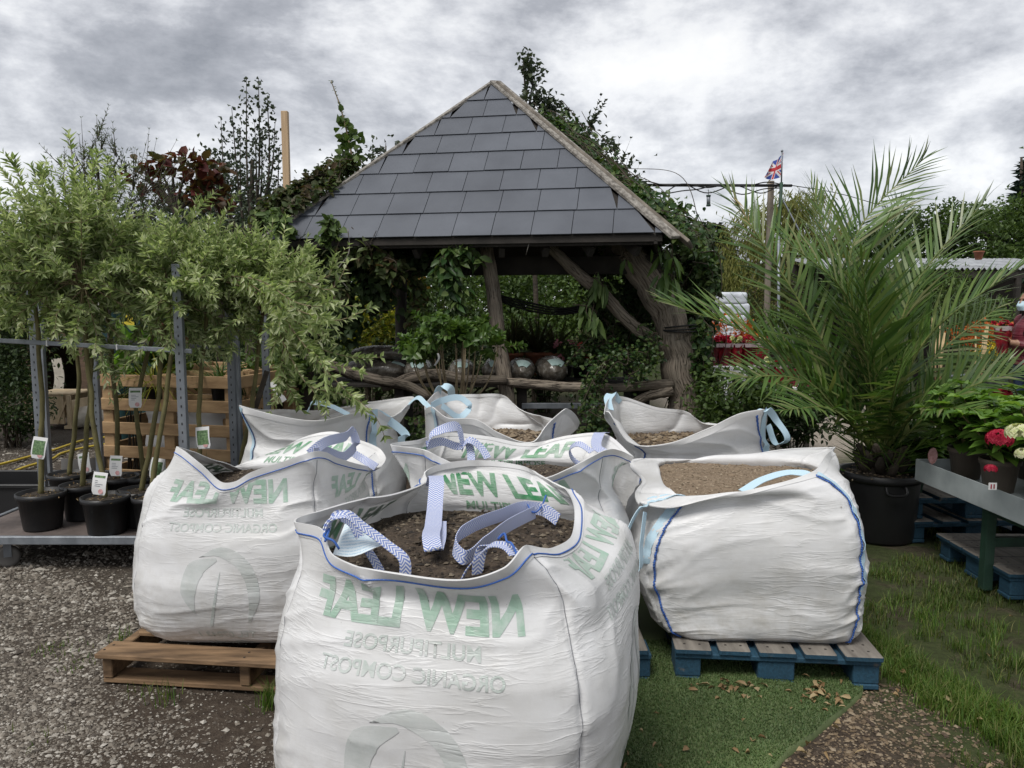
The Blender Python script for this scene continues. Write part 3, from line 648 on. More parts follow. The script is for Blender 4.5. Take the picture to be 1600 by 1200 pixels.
def make_bag(name, label, c, yaw, hw, hd, z0, zs, rim, fill, plain=False, seed=1, belly=1.0, prints=(), mound=.03, group=None, bulge=(0, 0), wr=1.0, fillmat='pot_soil', boxy=0):
    b = Bag(); c = np.array([c[0], c[1], 0.]); rt = rotz(yaw); u = np.arange(NU) / NU
    q = u * 4; k = np.floor(q).astype(int) % 4; f = (q - np.floor(q)) * 2 - 1
    A = np.choose(k, [f, np.ones(NU), -f, -np.ones(NU)]); B = np.choose(k, [-np.ones(NU), f, np.ones(NU), -f])
    def ring(sx, sy, n):
        d = (np.abs(A)**n + np.abs(B)**n)**(1 / n); return np.stack([A / d * sx, B / d * sy, np.zeros(NU)], 1)
    prof = np.array([(0, .86, 5.5), (.06, .955, 4.6), (.25, 1.05, 3.6), (.5, 1.09, 3.2), (.75, 1.07, 3.2), (.92, 1.0, 3.4), (1, .955, 3.6)])
    prof[:, 2] += boxy; prof[:2, 1] += .05 * boxy
    t = np.linspace(0, 1, NTB); pf = crv(np.concatenate([prof[:, :1], prof[:, 1:2], prof[:, 2:]], 1), NTB); zz = pf[:, 0]
    rows = []
    for i in range(NTB):
        s = 1 + (pf[i, 1] - 1) * belly; p = ring(hw * s, hd * s, pf[i, 2]); p[:, 2] = z0 + (zs - z0) * zz[i]
        p[:, 0] += bulge[0] * math.sin(math.pi * zz[i]) ** 1 * (A < 0) * (np.abs(B) < 1.1) * np.clip(-A, 0, 1)
        rows.append(p @ rt.T + c)
    rim = sorted(rim); ru = np.array([r[0] for r in rim]); rp = np.array([P(*r[1:]) for r in rim]); n = len(ru)
    ue = np.concatenate([ru - 1, ru, ru + 1]); pe = np.concatenate([rp] * 3); me_ = np.zeros_like(pe)
    me_[1:-1] = (pe[2:] - pe[:-2]) / (ue[2:] - ue[:-2])[:, None]
    i = np.searchsorted(ue, u, side='right') - 1; h = (ue[i + 1] - ue[i])[:, None]; s = (u[:, None] - ue[i][:, None]) / h
    RM = (2 * s**3 - 3 * s**2 + 1) * pe[i] + (s**3 - 2 * s**2 + s) * h * me_[i] + (-2 * s**3 + 3 * s**2) * pe[i + 1] + (s**3 - s**2) * h * me_[i + 1]
    S0 = rows[-1]; d0 = (rows[-1] - rows[-4]); d0 = unit(d0) * np.linalg.norm(RM - S0, axis=1)[:, None] * .6; d1 = (RM - S0) * 1.0
    for j in range(1, NTR + 1):
        s = j / NTR; rows.append((2 * s**3 - 3 * s**2 + 1) * S0 + (s**3 - 2 * s**2 + s) * d0 + (-2 * s**3 + 3 * s**2) * RM + (s**3 - s**2) * d1)
    X = np.stack(rows)
    def normals(X):
        du = np.roll(X, -1, 1) - np.roll(X, 1, 1); dv = np.gradient(X, axis=0); return unit(np.cross(du, dv))
    Nn = normals(X)
    seg = np.linalg.norm(np.diff(X, axis=0), axis=2); arc = np.concatenate([np.zeros((1, NU)), np.cumsum(seg, 0)])
    UU = np.broadcast_to(u, X.shape[:2]); ht = arc
    body = np.clip((zs - X[..., 2]) / .12 + .3, .12, 1) * np.clip((X[..., 2] - z0) / .05 + .2, 0, 1)
    cd = np.abs(((UU * 4 + .5) % 1) - .5) / 4 * 3.6      # metres from nearest corner seam
    sl = (fbm(UU * 8, ht * 3 + 7, seed + 60, 2) - .5) * .16 + np.where((UU * 4) % 1 < .5, 1, -1) * .05 * np.exp(-cd / .15)
    def ridged(fu, fv, sd): 
        v = vnoise(UU * fu, (ht + sl) * fv + 11, sd, fu); return (1 - np.abs(2 * v - 1))**4
    k1 = (.25 + 1.2 * np.exp(-cd / .2)) * (.3 + 1.4 * vnoise(UU * 9, ht * 4, seed + 70, 9))
    D = body * wr * (.0070 * ridged(11, 15, seed) * k1 + (.0018 * ridged(20, 44, seed + 1) * k1 + .0005 * ridged(30, 70, seed + 2)))
    D += (vnoise(UU * 10, ht * 4.5 + 3, seed + 3, 10) - .5) * .034 * np.clip(arc / .1, 0, 1) * np.clip((arc[-1] - arc) / .15, .25, 1)
    D += (vnoise(UU * 18, ht * 9 + 3, seed + 4, 18) - .5) * .012
    up_ = np.clip((X[..., 2] - zs + .08) / .1, 0, 1)
    fold = (vnoise(UU * 14 + ht * 3, ht * 4, seed + 8, 14)); D += up_ * (.020 * ((1 - np.abs(2 * fold - 1))**4 - .25)) * np.clip((arc[-1] - arc) / .03, .2, 1)
    D -= .007 * np.exp(-(cd / .012)**2) * np.clip((arc[-1] - arc) / .05, .1, 1)
    if wr > 1: D += body * .016 * np.exp(-cd / .1) * ridged(24, 18, seed + 9)
    X = X + Nn * D[..., None]; Nn = normals(X)
    b.X, b.N, b.arc = X, Nn, arc
    def ev(uu, vv, off=0):
        """point at perimeter fraction uu and arc height vv (metres up the column)"""
        uu = np.asarray(uu) % 1 * NU; i0 = np.floor(uu).astype(int) % NU; i1 = (i0 + 1) % NU; fu = (uu - np.floor(uu))[..., None]
        def colp(ii):
            r = np.empty(np.shape(vv))
            flat_i = np.ravel(ii); flat_v = np.ravel(vv); out = np.array([np.interp(v, arc[:, a], np.arange(arc.shape[0])) for a, v in zip(flat_i, flat_v)])
            r0 = np.clip(np.floor(out).astype(int), 0, arc.shape[0] - 2); fr = np.clip(out - r0, 0, 1)[:, None]
            p = X[r0, flat_i] * (1 - fr) + X[r0 + 1, flat_i] * fr; nn = Nn[r0, flat_i] * (1 - fr) + Nn[r0 + 1, flat_i] * fr; return p, nn
        p0, n0 = colp(i0); p1, n1 = colp(i1); p = p0 * (1 - fu) + p1 * fu; nn = unit(n0 * (1 - fu) + n1 * fu); return p + nn * np.asarray(off)
    b.ev = ev
    t = thing(name, label, 'bulk bag', (c[0], c[1], z0), group); b.root = t
    mb = MB(); uv = np.stack([UU * 3.6, arc], -1)
    # close the seam in UV by repeating the first column
    Xc = np.concatenate([X, X[:, :1]], 1); uvc = np.concatenate([uv, np.stack([np.full(X.shape[0], 3.6), arc[:, 0]], -1)[:, None]], 1)
    mb.grid(Xc, 0, uvc)
    bot = np.stack([X[0], X[0] * .5 + np.array([c[0], c[1], z0]) * .5, np.repeat(np.array([[c[0], c[1], z0 + .001]]), NU, 0)]); mb.grid(np.concatenate([bot, bot[:, :1]], 1))
    mb.build('bag_body', 'bag_fabric', t)
    # fill
    mb = MB(); RS = np.linspace(1, 0, 26); g = np.random.default_rng(seed); 
    edge = X[NTB - 2] * .992 + c * .008; cen = np.array([c[0], c[1], 0]); FR = []
    for r in RS:
        p = cen + (edge - cen) * np.array([r, r, 1]); p = p[::2].copy(); p[:, 2] = zs - .015 + mound * (1 - r * r) + .03 * (fbm(p[:, 0] * 4 + 50, p[:, 1] * 4 + 50, seed, 3) - .5) + .012 * (fbm(p[:, 0] * 30 + 50, p[:, 1] * 30 + 50, seed + 5, 2) - .5); FR.append(p)
    FR = np.stack(FR); mb.grid(FR, 0, None, wrap=True)
    n = fill if isinstance(fill, int) else 900
    rr = np.sqrt(g.random(n)) * .93; ii = g.integers(0, FR.shape[1], n); ri = np.clip(((1 - rr) * 25).astype(int), 0, 25)
    sz = np.clip(g.lognormal(-5.6, .5, n), .0015, .010) * (2.6 if fillmat == 'stone_fill' else .62 if plain else 1)
    stones(mb, FR[ri, ii] + np.stack([g.normal(size=n) * .01, g.normal(size=n) * .01, sz * .3], 1), sz, 1, .7, g)
    mb.build('compost_fill', ['bag_soil_light' if plain else 'bag_soil', 'gravel_brown' if fillmat == 'stone_fill' else 'crumb_tan' if plain else 'crumb'], t)
    b.soil = FR
    # stitching under the rim, corner seams
    top = arc[-1]
    mb = MB()
    uu = np.concatenate([u, u[:1]]); 
    if not plain:
        mb.tube(ev(uu, np.concatenate([top, top[:1]]) - .026, .0036), .0021, 5, cap=False); mb.build('rim_stitching', 'blue_thread', t)
        for cu in (0, .25, .5, .75):
            mb = MB(); vv = np.linspace(.02, top[int(cu * NU)] - .03, 60); mb.tube(ev(np.full(60, cu), vv, .001), .0013, 4, cap=False); mb.build('corner_seam', 'grey_thread', t)
    else:
        for cu in (0.012, .238, .5, .75):
            mb = MB(); n = 260; vv = np.linspace(.01, top[int(cu * NU) % NU] - .03, n); wig = .0013 * np.sin(np.arange(n) * 1.9)
            mb.tube(ev(cu + wig, vv, .005), .0036, 4, cap=False); mb.build('seam_stitching', 'blue_thread', t)
    # hem: folded band along the rim, doubled fabric
    mb = MB(); vt = np.concatenate([top, top[:1]]); H = np.stack([ev(uu, vt - .034, .0022), ev(uu, vt - .012, .0030), ev(uu, vt - .001, .0028), ev(uu, vt - .001, -.0022), ev(uu, vt - .02, -.0022)])
    H[2] += [0, 0, .0015]; H[3] += [0, 0, .0015]
    HU = np.stack([np.broadcast_to(uu * 3.6, (5, NU + 1)), np.broadcast_to(np.array([1.0, 1.02, 1.03, 1.032, 1.05])[:, None], (5, NU + 1))], -1)
    for i0, i1 in ((0, 3), (2, 4), (3, 5)): mb.grid(H[i0:i1], 0, HU[i0:i1])
    mb.build('rim_hem', 'bag_fabric', t)
    # printed lettering: ink on the inner face, showing through mirrored outside
    for (uc, drop, txt, size, mat_in, mat_out) in prints:
        key = (txt, size)
        if key not in TXT: TXT[key] = poly_mesh(logo_polys(size)) if txt == 'LOGO' else text_mesh(txt, size, .04 if size > .1 else .018)
        V, F = TXT[key]; col = int((uc % 1) * NU); ref = np.mean(top[[int((uc + d) * NU) % NU for d in (-.06, 0, .06)]])
        uu_ = uc - V[:, 0] / 3.6; vv = ref - drop + V[:, 1]; ok = vv < np.interp(uu_ % 1, np.append(u, 1), np.append(top, top[0])) - .036
        F = F[ok[F].all(1)]
        if not len(F): continue
        for mt, off in ((mat_in, -.0016), (mat_out, .0014)):
            if mt is None: continue
            mb = MB(); mb.add(ev(uu_, vv, off), F, 0, True, np.stack([uu_ * 3.6, vv], -1)); mb.build('printed_lettering' if txt != 'LOGO' else 'printed_emblem', mt, t)
    return b
def strap(b, pts, wdirs, width=.048, mat='strap_herringbone', n=60, name='lifting_strap'):
    c = crv(pts, n); wd = np.asarray(wdirs, float)
    if wd.ndim == 2: wd = unit(np.stack([np.interp(np.linspace(0, 1, n), np.linspace(0, 1, len(wd)), wd[:, i]) for i in range(3)], 1))
    mb = MB(); mb.ribbon(c, wd, width, .0024); return mb.build(name, mat, b.root)
surf('bag_soil', (.098, .072, .05), (.034, .025, .018), 55, .95, .9, .012, 140, lo=.3, hi=.7)
surf('bag_soil_light', (.27, .205, .14), (.14, .10, .066), 60, .95, .8, .008, 160, lo=.3, hi=.7)
def prn(uc, d=0, lo=True):
    a = [(uc, .135 + d, 'NEW LEAF', .124, 'ink_inside', 'ink_through'), (uc, .195 + d, 'MULTIPURPOSE', .05, 'ink_inside', 'ink_faint')]
    if lo: a += [(uc, .255 + d, 'ORGANIC COMPOST', .048, None, 'ink_faint'), (uc, .47 + d, 'LOGO', .30, None, 'ink_ghost'), (uc, .70 + d, 'TEL 07843 1', .048, None, 'ink_ghost'), (uc, .765 + d, 'o@nwd.c', .055, None, 'ink_ghost')]
    return a
Z = .146
GB = 'bulk bags of compost and gravel'
bf = make_bag('bulk_bag', 'frontmost white NEW LEAF compost bag with striped handle straps, cut by the bottom edge', (-.115, 2.13), R(-15), .435, .445, Z, .82,
    [(0, 458, 815, 1.93), (.028, 500, 826, 1.84), (.06, 522, 868, 1.79), (.105, 606, 898, 1.70), (.165, 720, 905, 1.65), (.205, 785, 888, 1.645), (.232, 812, 858, 1.68), (.25, 822, 853, 1.71),
     (.30, 862, 857, 1.84), (.36, 892, 838, 2.05), (.42, 897, 795, 2.28), (.46, 888, 768, 2.42), (.5, 862, 752, 2.5), (.535, 842, 742, 2.55), (.58, 815, 728, 2.58), (.64, 745, 719, 2.6), (.70, 688, 726, 2.6), (.73, 664, 738, 2.58), (.75, 667, 752, 2.54),
     (.80, 625, 768, 2.4), (.88, 560, 780, 2.2), (.95, 500, 797, 2.02)], 2600, seed=3, prints=prn(.125, .012) + prn(.375) + prn(.625, .0, False) + prn(.875, .0, False), mound=.035, group=GB)
bl2 = make_bag('bulk_bag', 'white NEW LEAF compost bag on the bare brown pallet, its rim slumped', (-1.115, 3.37), R(-3), .435, .425, .146, .70,
    [(0, 275, 697, 3.08), (.04, 290, 706, 3.02), (.075, 315, 726, 2.98), (.11, 345, 752, 2.97), (.135, 368, 752, 2.97), (.16, 392, 738, 2.97), (.2, 440, 722, 2.98), (.25, 495, 705, 3.02),
     (.3, 525, 716, 3.2), (.36, 565, 727, 3.4), (.42, 594, 729, 3.6), (.47, 603, 715, 3.75), (.5, 592, 700, 3.82), (.56, 550, 684, 3.88), (.6, 520, 674, 3.9), (.64, 485, 680, 3.9), (.68, 450, 697, 3.9), (.71, 428, 714, 3.87), (.75, 398, 737, 3.8), (.85, 345, 722, 3.5), (.93, 308, 708, 3.25)],
    900, seed=23, prints=prn(.125) + prn(.375, 0) + prn(.625, -.01, False) + prn(.875, -.01, False), mound=.04, group=GB)
bm_ = make_bag('bulk_bag', 'white NEW LEAF compost bag standing right behind the frontmost bag', (.0, 3.37), R(0), .455, .45, Z, .725,
    [(0, 664, 702, 2.95), (.06, 692, 717, 2.93), (.125, 760, 748, 2.9), (.19, 850, 748, 2.9), (.22, 900, 726, 2.92), (.25, 945, 704, 2.97), (.3, 968, 704, 3.1), (.37, 988, 713, 3.35), (.44, 983, 707, 3.6), (.5, 945, 678, 3.8),
     (.56, 890, 681, 3.85), (.62, 822, 692, 3.86), (.68, 762, 682, 3.85), (.75, 700, 676, 3.8), (.82, 650, 688, 3.6), (.9, 610, 694, 3.3), (.95, 626, 697, 3.08)],
    1600, seed=43, prints=prn(.125, .0, False) + prn(.375, 0, False) + prn(.625, -.02, False) + prn(.875, 0, False), mound=.035, group=GB)
br = make_bag('bulk_bag', 'plain white bag of pale soil on the blue pallet at the right', (1.06, 3.40), PRZ, .405, .425, Z, .728,
    [(0, 1000, 787, 3.1), (.05, 1041, 793, 3.02), (.11, 1100, 781, 2.98), (.17, 1170, 766, 2.98), (.22, 1240, 750, 3.02), (.25, 1272, 736, 3.1), (.31, 1290, 712, 3.32), (.4, 1303, 700, 3.62), (.5, 1298, 699, 3.85), (.56, 1249, 700, 3.9), (.63, 1180, 711, 3.9), (.69, 1100, 718, 3.9), (.75, 1000, 716, 3.85),
     (.82, 985, 729, 3.7), (.9, 1003, 753, 3.4), (.96, 992, 772, 3.2)], 3200, plain=True, seed=63, belly=.8, bulge=(-.10, 0), mound=.0, group=GB, wr=1.25, boxy=1.1)
bbr = make_bag('bulk_bag', 'plain white bag of pebbles at the back right with a pale blue handle loop', (1.05, 4.45), 0, .43, .42, Z, .70,
    [(0, 950, 646, 4.0), (.05, 982, 690, 3.98), (.12, 1040, 693, 3.97), (.18, 1106, 669, 3.97), (.22, 1154, 645, 3.98), (.25, 1190, 639, 4.0), (.33, 1192, 650, 4.3), (.42, 1150, 661, 4.6), (.5, 1102, 664, 4.8), (.58, 1072, 643, 4.85), (.65, 1024, 636, 4.85), (.7, 978, 621, 4.85), (.75, 956, 620, 4.75), (.85, 946, 640, 4.4), (.95, 943, 650, 4.1)],
    1500, plain=True, seed=83, mound=.03, group=GB, fillmat='stone_fill')
bbc = make_bag('bulk_bag', 'plain white back middle bag, its rear rim peaked before the leaning post', (-.1, 4.62), 0, .42, .42, Z, .68,
    [(0, 674, 636, 4.2), (.05, 700, 653, 4.17), (.1, 742, 655, 4.15), (.15, 780, 676, 4.15), (.2, 831, 690, 4.15), (.23, 856, 661, 4.2), (.25, 885, 639, 4.25), (.33, 906, 662, 4.5), (.42, 872, 656, 4.8), (.5, 816, 642, 5.0), (.56, 787, 618, 5.05), (.65, 740, 616, 5.05), (.71, 702, 616, 5.05), (.75, 688, 610, 4.95), (.85, 668, 627, 4.7), (.95, 664, 640, 4.4)],
    900, plain=True, seed=103, mound=.07, group=GB, fillmat='stone_fill')
bbl = make_bag('bulk_bag', 'plain white bag at the back left beside the slatted pallet crate', (-1.12, 4.58), 0, .42, .42, Z, .72,
    [(0, 376, 633, 4.2), (.08, 444, 651, 4.15), (.14, 500, 657, 4.13), (.2, 550, 646, 4.15), (.25, 582, 638, 4.2), (.33, 612, 652, 4.4), (.42, 636, 634, 4.7), (.5, 646, 620, 4.9), (.56, 622, 622, 4.95), (.64, 570, 630, 4.95), (.7, 500, 641, 4.95), (.75, 450, 640, 4.9), (.87, 408, 640, 4.6)],
    600, plain=True, seed=123, mound=-.02, group=GB)

# straps of the front bag
strap(bf, [P(506, 846, 1.84), P(512, 822, 1.86), P(530, 806, 1.90), P(545, 812, 1.93), P(566, 846, 1.93), P(590, 885, 1.92), P(600, 905, 1.90)], [(.3, .9, .2)] * 7, .031)
strap(bf, [P(508, 838, 1.83), P(520, 812, 1.85), P(540, 804, 1.87), P(566, 822, 1.88), P(604, 850, 1.88), P(632, 876, 1.87), P(633, 905, 1.86)], [(.25, .9, .25)] * 5 + [(.6, .6, 0), (.8, .5, 0)], .032)
strap(bf, [P(676, 760, 2.54), P(679, 746, 2.52), P(682, 750, 2.44), P(680, 785, 2.33), P(677, 820, 2.14), P(675, 850, 1.97), P(677, 859, 1.95), P(681, 850, 2.0), P(685, 815, 2.2)], [(1, .12, 0)] * 9, .048)
strap(bf, [P(872, 812, 2.32), P(850, 797, 2.36), P(826, 793, 2.34), P(780, 806, 2.24), P(735, 824, 2.10), P(716, 838, 2.02), P(711, 858, 1.95), P(722, 870, 1.92), P(756, 848, 2.02), P(800, 818, 2.2), P(836, 800, 2.32)], [(.15, .25, 1)] * 5 + [(.2, .1, 1), (.2, 0, 1), (.3, .1, 1), (.1, .3, 1), (.1, .3, 1), (.1, .3, 1)], .039, n=90)
strap(bf, [P(806, 868, 1.74), P(792, 854, 1.78), P(770, 851, 1.82), P(752, 864, 1.85), P(732, 886, 1.86), P(722, 905, 1.86)], [(.3, .9, .1)] * 6, .032)
strap(bf, [P(800, 860, 1.76), P(780, 852, 1.86), P(755, 856, 1.9), P(748, 878, 1.9), P(746, 908, 1.9)], [(.9, .3, 0)] * 5, .03)
for pts in ([P(508, 846, 1.80), P(514, 826, 1.84), P(506, 838, 1.81), P(522, 846, 1.80), P(530, 858, 1.80)], [P(824, 788, 2.34), P(832, 800, 2.30), P(846, 792, 2.36), P(853, 774, 2.40)], [P(808, 868, 1.70), P(800, 850, 1.74), P(792, 846, 1.78), P(786, 834, 1.82), P(778, 842, 1.82)]):
    mb = MB(); mb.tube(crv(pts, 20), .003, 5); mb.build('tie_string', 'blue_thread', bf.root)
# paper notes lying in the front bag
def paper(px, label, lines, loc=None):
    mb = MB(); q = [P(*p) for p in px]; n = 9; S = np.linspace(0, 1, n)
    X = np.array([[(q[0] * (1 - a) + q[1] * a) * (1 - b_) + (q[3] * (1 - a) + q[2] * a) * b_ + np.array([0, -.004, .012]) * math.sin(a * 5) * math.sin(b_ * 4 + .5) for a in S] for b_ in S])
    uv = np.array([[(a, b_) for a in S] for b_ in S]); mb.grid(X, 0, uv)
    for i in range(lines):
        t = .16 + .7 * i / max(1, lines - 1); a0, a1 = .08, .62 + .25 * rng.random()
        l0 = [X[int(t * 8)][0] * (1 - a) + X[int(t * 8)][8] * a for a in (a0, a1)]; up = unit(q[0] - q[3]) * .005
        nn = unit(np.cross(q[1] - q[0], q[3] - q[0])); nn = nn if nn[1] < 0 else -nn
    o = base_thing(mb, 'paper_note', 'note_paper', label, 'paper note', (q[2] + q[3]) / 2); return o
m, nt_, b_, o_ = newmat('note_paper'); uvn_ = N(nt_, 'ShaderNodeUVMap'); sp_ = N(nt_, 'ShaderNodeSeparateXYZ'); L(nt_, uvn_.outputs[0], sp_.inputs[0])
st_ = M(nt_, 'LESS_THAN', M(nt_, 'FRACT', M(nt_, 'MULTIPLY', sp_.outputs[1], 14.0)), .4); nn_ = N(nt_, 'ShaderNodeTexNoise'); nn_.inputs['Scale'].default_value = 55; L(nt_, uvn_.outputs[0], nn_.inputs['Vector'])
mk_ = M(nt_, 'MULTIPLY', st_, M(nt_, 'GREATER_THAN', nn_.outputs['Fac'], .44)); mk_ = M(nt_, 'MULTIPLY', mk_, M(nt_, 'LESS_THAN', M(nt_, 'ABSOLUTE', M(nt_, 'SUBTRACT', sp_.outputs[0], .5)), .42))
L(nt_, mixc(nt_, M(nt_, 'MULTIPLY', mk_, .6), (.66, .74, .78), (.22, .42, .58)), b_.inputs['Base Color']); MAT['note_paper'] = m
paper([(540, 815, 1.99), (566, 813, 2.02), (606, 858, 1.90), (520, 866, 1.835)], 'pale blue printed paper note on the soil under the left straps of the front bag', 8)
mb = MB(); q = [P(1135, 714, 3.86), P(1170, 712, 3.86), P(1174, 726, 3.80), P(1138, 727, 3.80)]; mb.grid(np.array([[q[0], q[1]], [q[3], q[2]]])); base_thing(mb, 'paper_slip', 'white_paint', 'small blank white slip on the rear rim of the right plain bag', 'paper slip', (q[2] + q[3]) / 2)

# straps of the other lettered bags
strap(bl2, [P(484, 710, 3.06), P(500, 696, 3.10), P(540, 682, 3.25), P(552, 676, 3.35), P(556, 690, 3.35), P(540, 712, 3.28), P(510, 706, 3.16), P(490, 708, 3.05)], [(.2, .5, .85)] * 8, .042)
strap(bl2, [P(546, 704, 3.5), P(565, 716, 3.5), P(588, 730, 3.42)], [(.2, .6, .8)] * 3, .036)
strap(bm_, [P(666, 700, 2.97), P(676, 680, 3.0), P(700, 668, 3.05), P(716, 668, 3.1), P(722, 690, 3.1), P(724, 700, 3.12)], [(.2, .8, .5)] * 6, .042)
strap(bm_, [P(666, 696, 2.97), P(690, 690, 3.05), P(722, 696, 3.1), P(732, 688, 3.1), P(752, 700, 3.1), P(762, 716, 3.08)], [(.3, .7, .6)] * 6, .034)
strap(bm_, [P(732, 690, 3.12), P(736, 710, 3.1), P(736, 722, 3.06)], [(.9, .3, 0)] * 3, .032)
strap(bm_, [P(945, 676, 3.78), P(936, 678, 3.70), P(934, 700, 3.62), P(944, 706, 3.6)], [(1, .2, 0)] * 4, .05)
strap(bm_, [P(925, 706, 3.0), P(905, 694, 3.05), P(890, 704, 3.12), P(896, 718, 3.15), P(906, 726, 3.15)], [(.2, .8, .4)] * 5, .03)
# pale straps of the plain bags: sewn down the corner, loop at the top
def corner_strap(b, u0, lo, hi, loop, wd, width=.04, du=.006):
    top = b.arc[-1][int(u0 * NU) % NU]; vv = np.linspace(lo * top, hi * top, 30); mb = MB(); pts = b.ev(np.full(30, u0 + du), vv, .004)
    pw = unit(b.ev(np.full(30, u0 + du + .004), vv) - b.ev(np.full(30, u0 + du - .004), vv)); mb.ribbon(pts, pw, width, .0024); mb.build('lifting_strap', 'strap_pale', b.root)
    if loop is not None: strap(b, loop, wd, width, 'strap_pale')
top = lambda b, u: b.arc[-1][int(u * NU) % NU]
corner_strap(br, .0, .42, .985, None, None, du=-.002)
strap(br, [P(1010, 788, 3.08), P(996, 800, 3.02), P(978, 840, 2.98), P(972, 870, 2.98), P(980, 890, 2.98), P(996, 892, 2.98), P(1002, 850, 3.0), P(1008, 800, 3.04)], [(.5, .8, .1)] * 8, .036, 'strap_pale')
corner_strap(br, .238, .30, .97, None, None, du=.008)
strap(br, [P(1160, 768, 3.03), P(1195, 748, 3.1), P(1240, 738, 3.12), P(1268, 744, 3.06), P(1285, 764, 3.03)], [(.2, .9, .3)] * 5, .04, 'strap_pale')
corner_strap(bbr, .25, .55, .99, [P(1188, 642, 4.0), P(1198, 640, 4.04), P(1212, 655, 4.1), P(1228, 690, 4.12), P(1216, 694, 4.14), P(1200, 664, 4.16)], [(.9, .4, 0)] * 6)
strap(bbr, [P(953, 640, 4.6), P(950, 622, 4.7), P(958, 616, 4.78), P(968, 630, 4.82)], [(.8, .5, 0)] * 4, .05, 'strap_pale')
strap(bbc, [P(690, 640, 4.96), P(684, 612, 4.92), P(690, 603, 4.9), P(702, 606, 4.9), P(706, 620, 4.95)], [(.9, .4, .2)] * 5, .05, 'strap_pale')
strap(bbc, [P(674, 634, 4.2), P(690, 626, 4.3), P(724, 624, 4.4), P(734, 634, 4.4), P(722, 650, 4.38), P(690, 634, 4.28)], [(.1, .4, .9)] * 6, .036, 'strap_pale')
strap(bbl, [P(636, 634, 4.75), P(650, 622, 4.72), P(664, 630, 4.6), P(672, 638, 4.5)], [(.2, .7, .6)] * 4, .03, 'strap_pale')
strap(bbl, [P(580, 660, 4.25), P(584, 648, 4.3), P(612, 660, 4.4), P(634, 682, 4.42), P(622, 690, 4.36)], [(.4, .5, .7)] * 5, .05, 'strap_pale')
strap(bbl, [P(478, 648, 4.5), P(490, 630, 4.55), P(510, 632, 4.6), P(545, 648, 4.6)], [(.2, .8, .5)] * 4, .036, 'strap_pale')
corner_strap(bbc, .0, .5, .99, None, None); corner_strap(bbl, .0, .3, .99, None, None); corner_strap(bbl, .25, .6, .99, None, None)
# grass shoots sprouting from two fills
for (b, uu, n, hh) in ((bl2, .9, 40, .10), (bm_, .05, 26, .10)):
    i = int(uu * b.soil.shape[1]); g = np.random.default_rng(5); pp = b.soil[g.integers(3, 9, n), (i + g.integers(-16, 16, n)) % b.soil.shape[1]]
    mb = MB(); blades(mb, pp, hh * (.5 + g.random(n)), .005, .8, 0, g)
    mb.build('weeds', 'leaf_dark' if b is bl2 else 'leaf_mid', b.root)
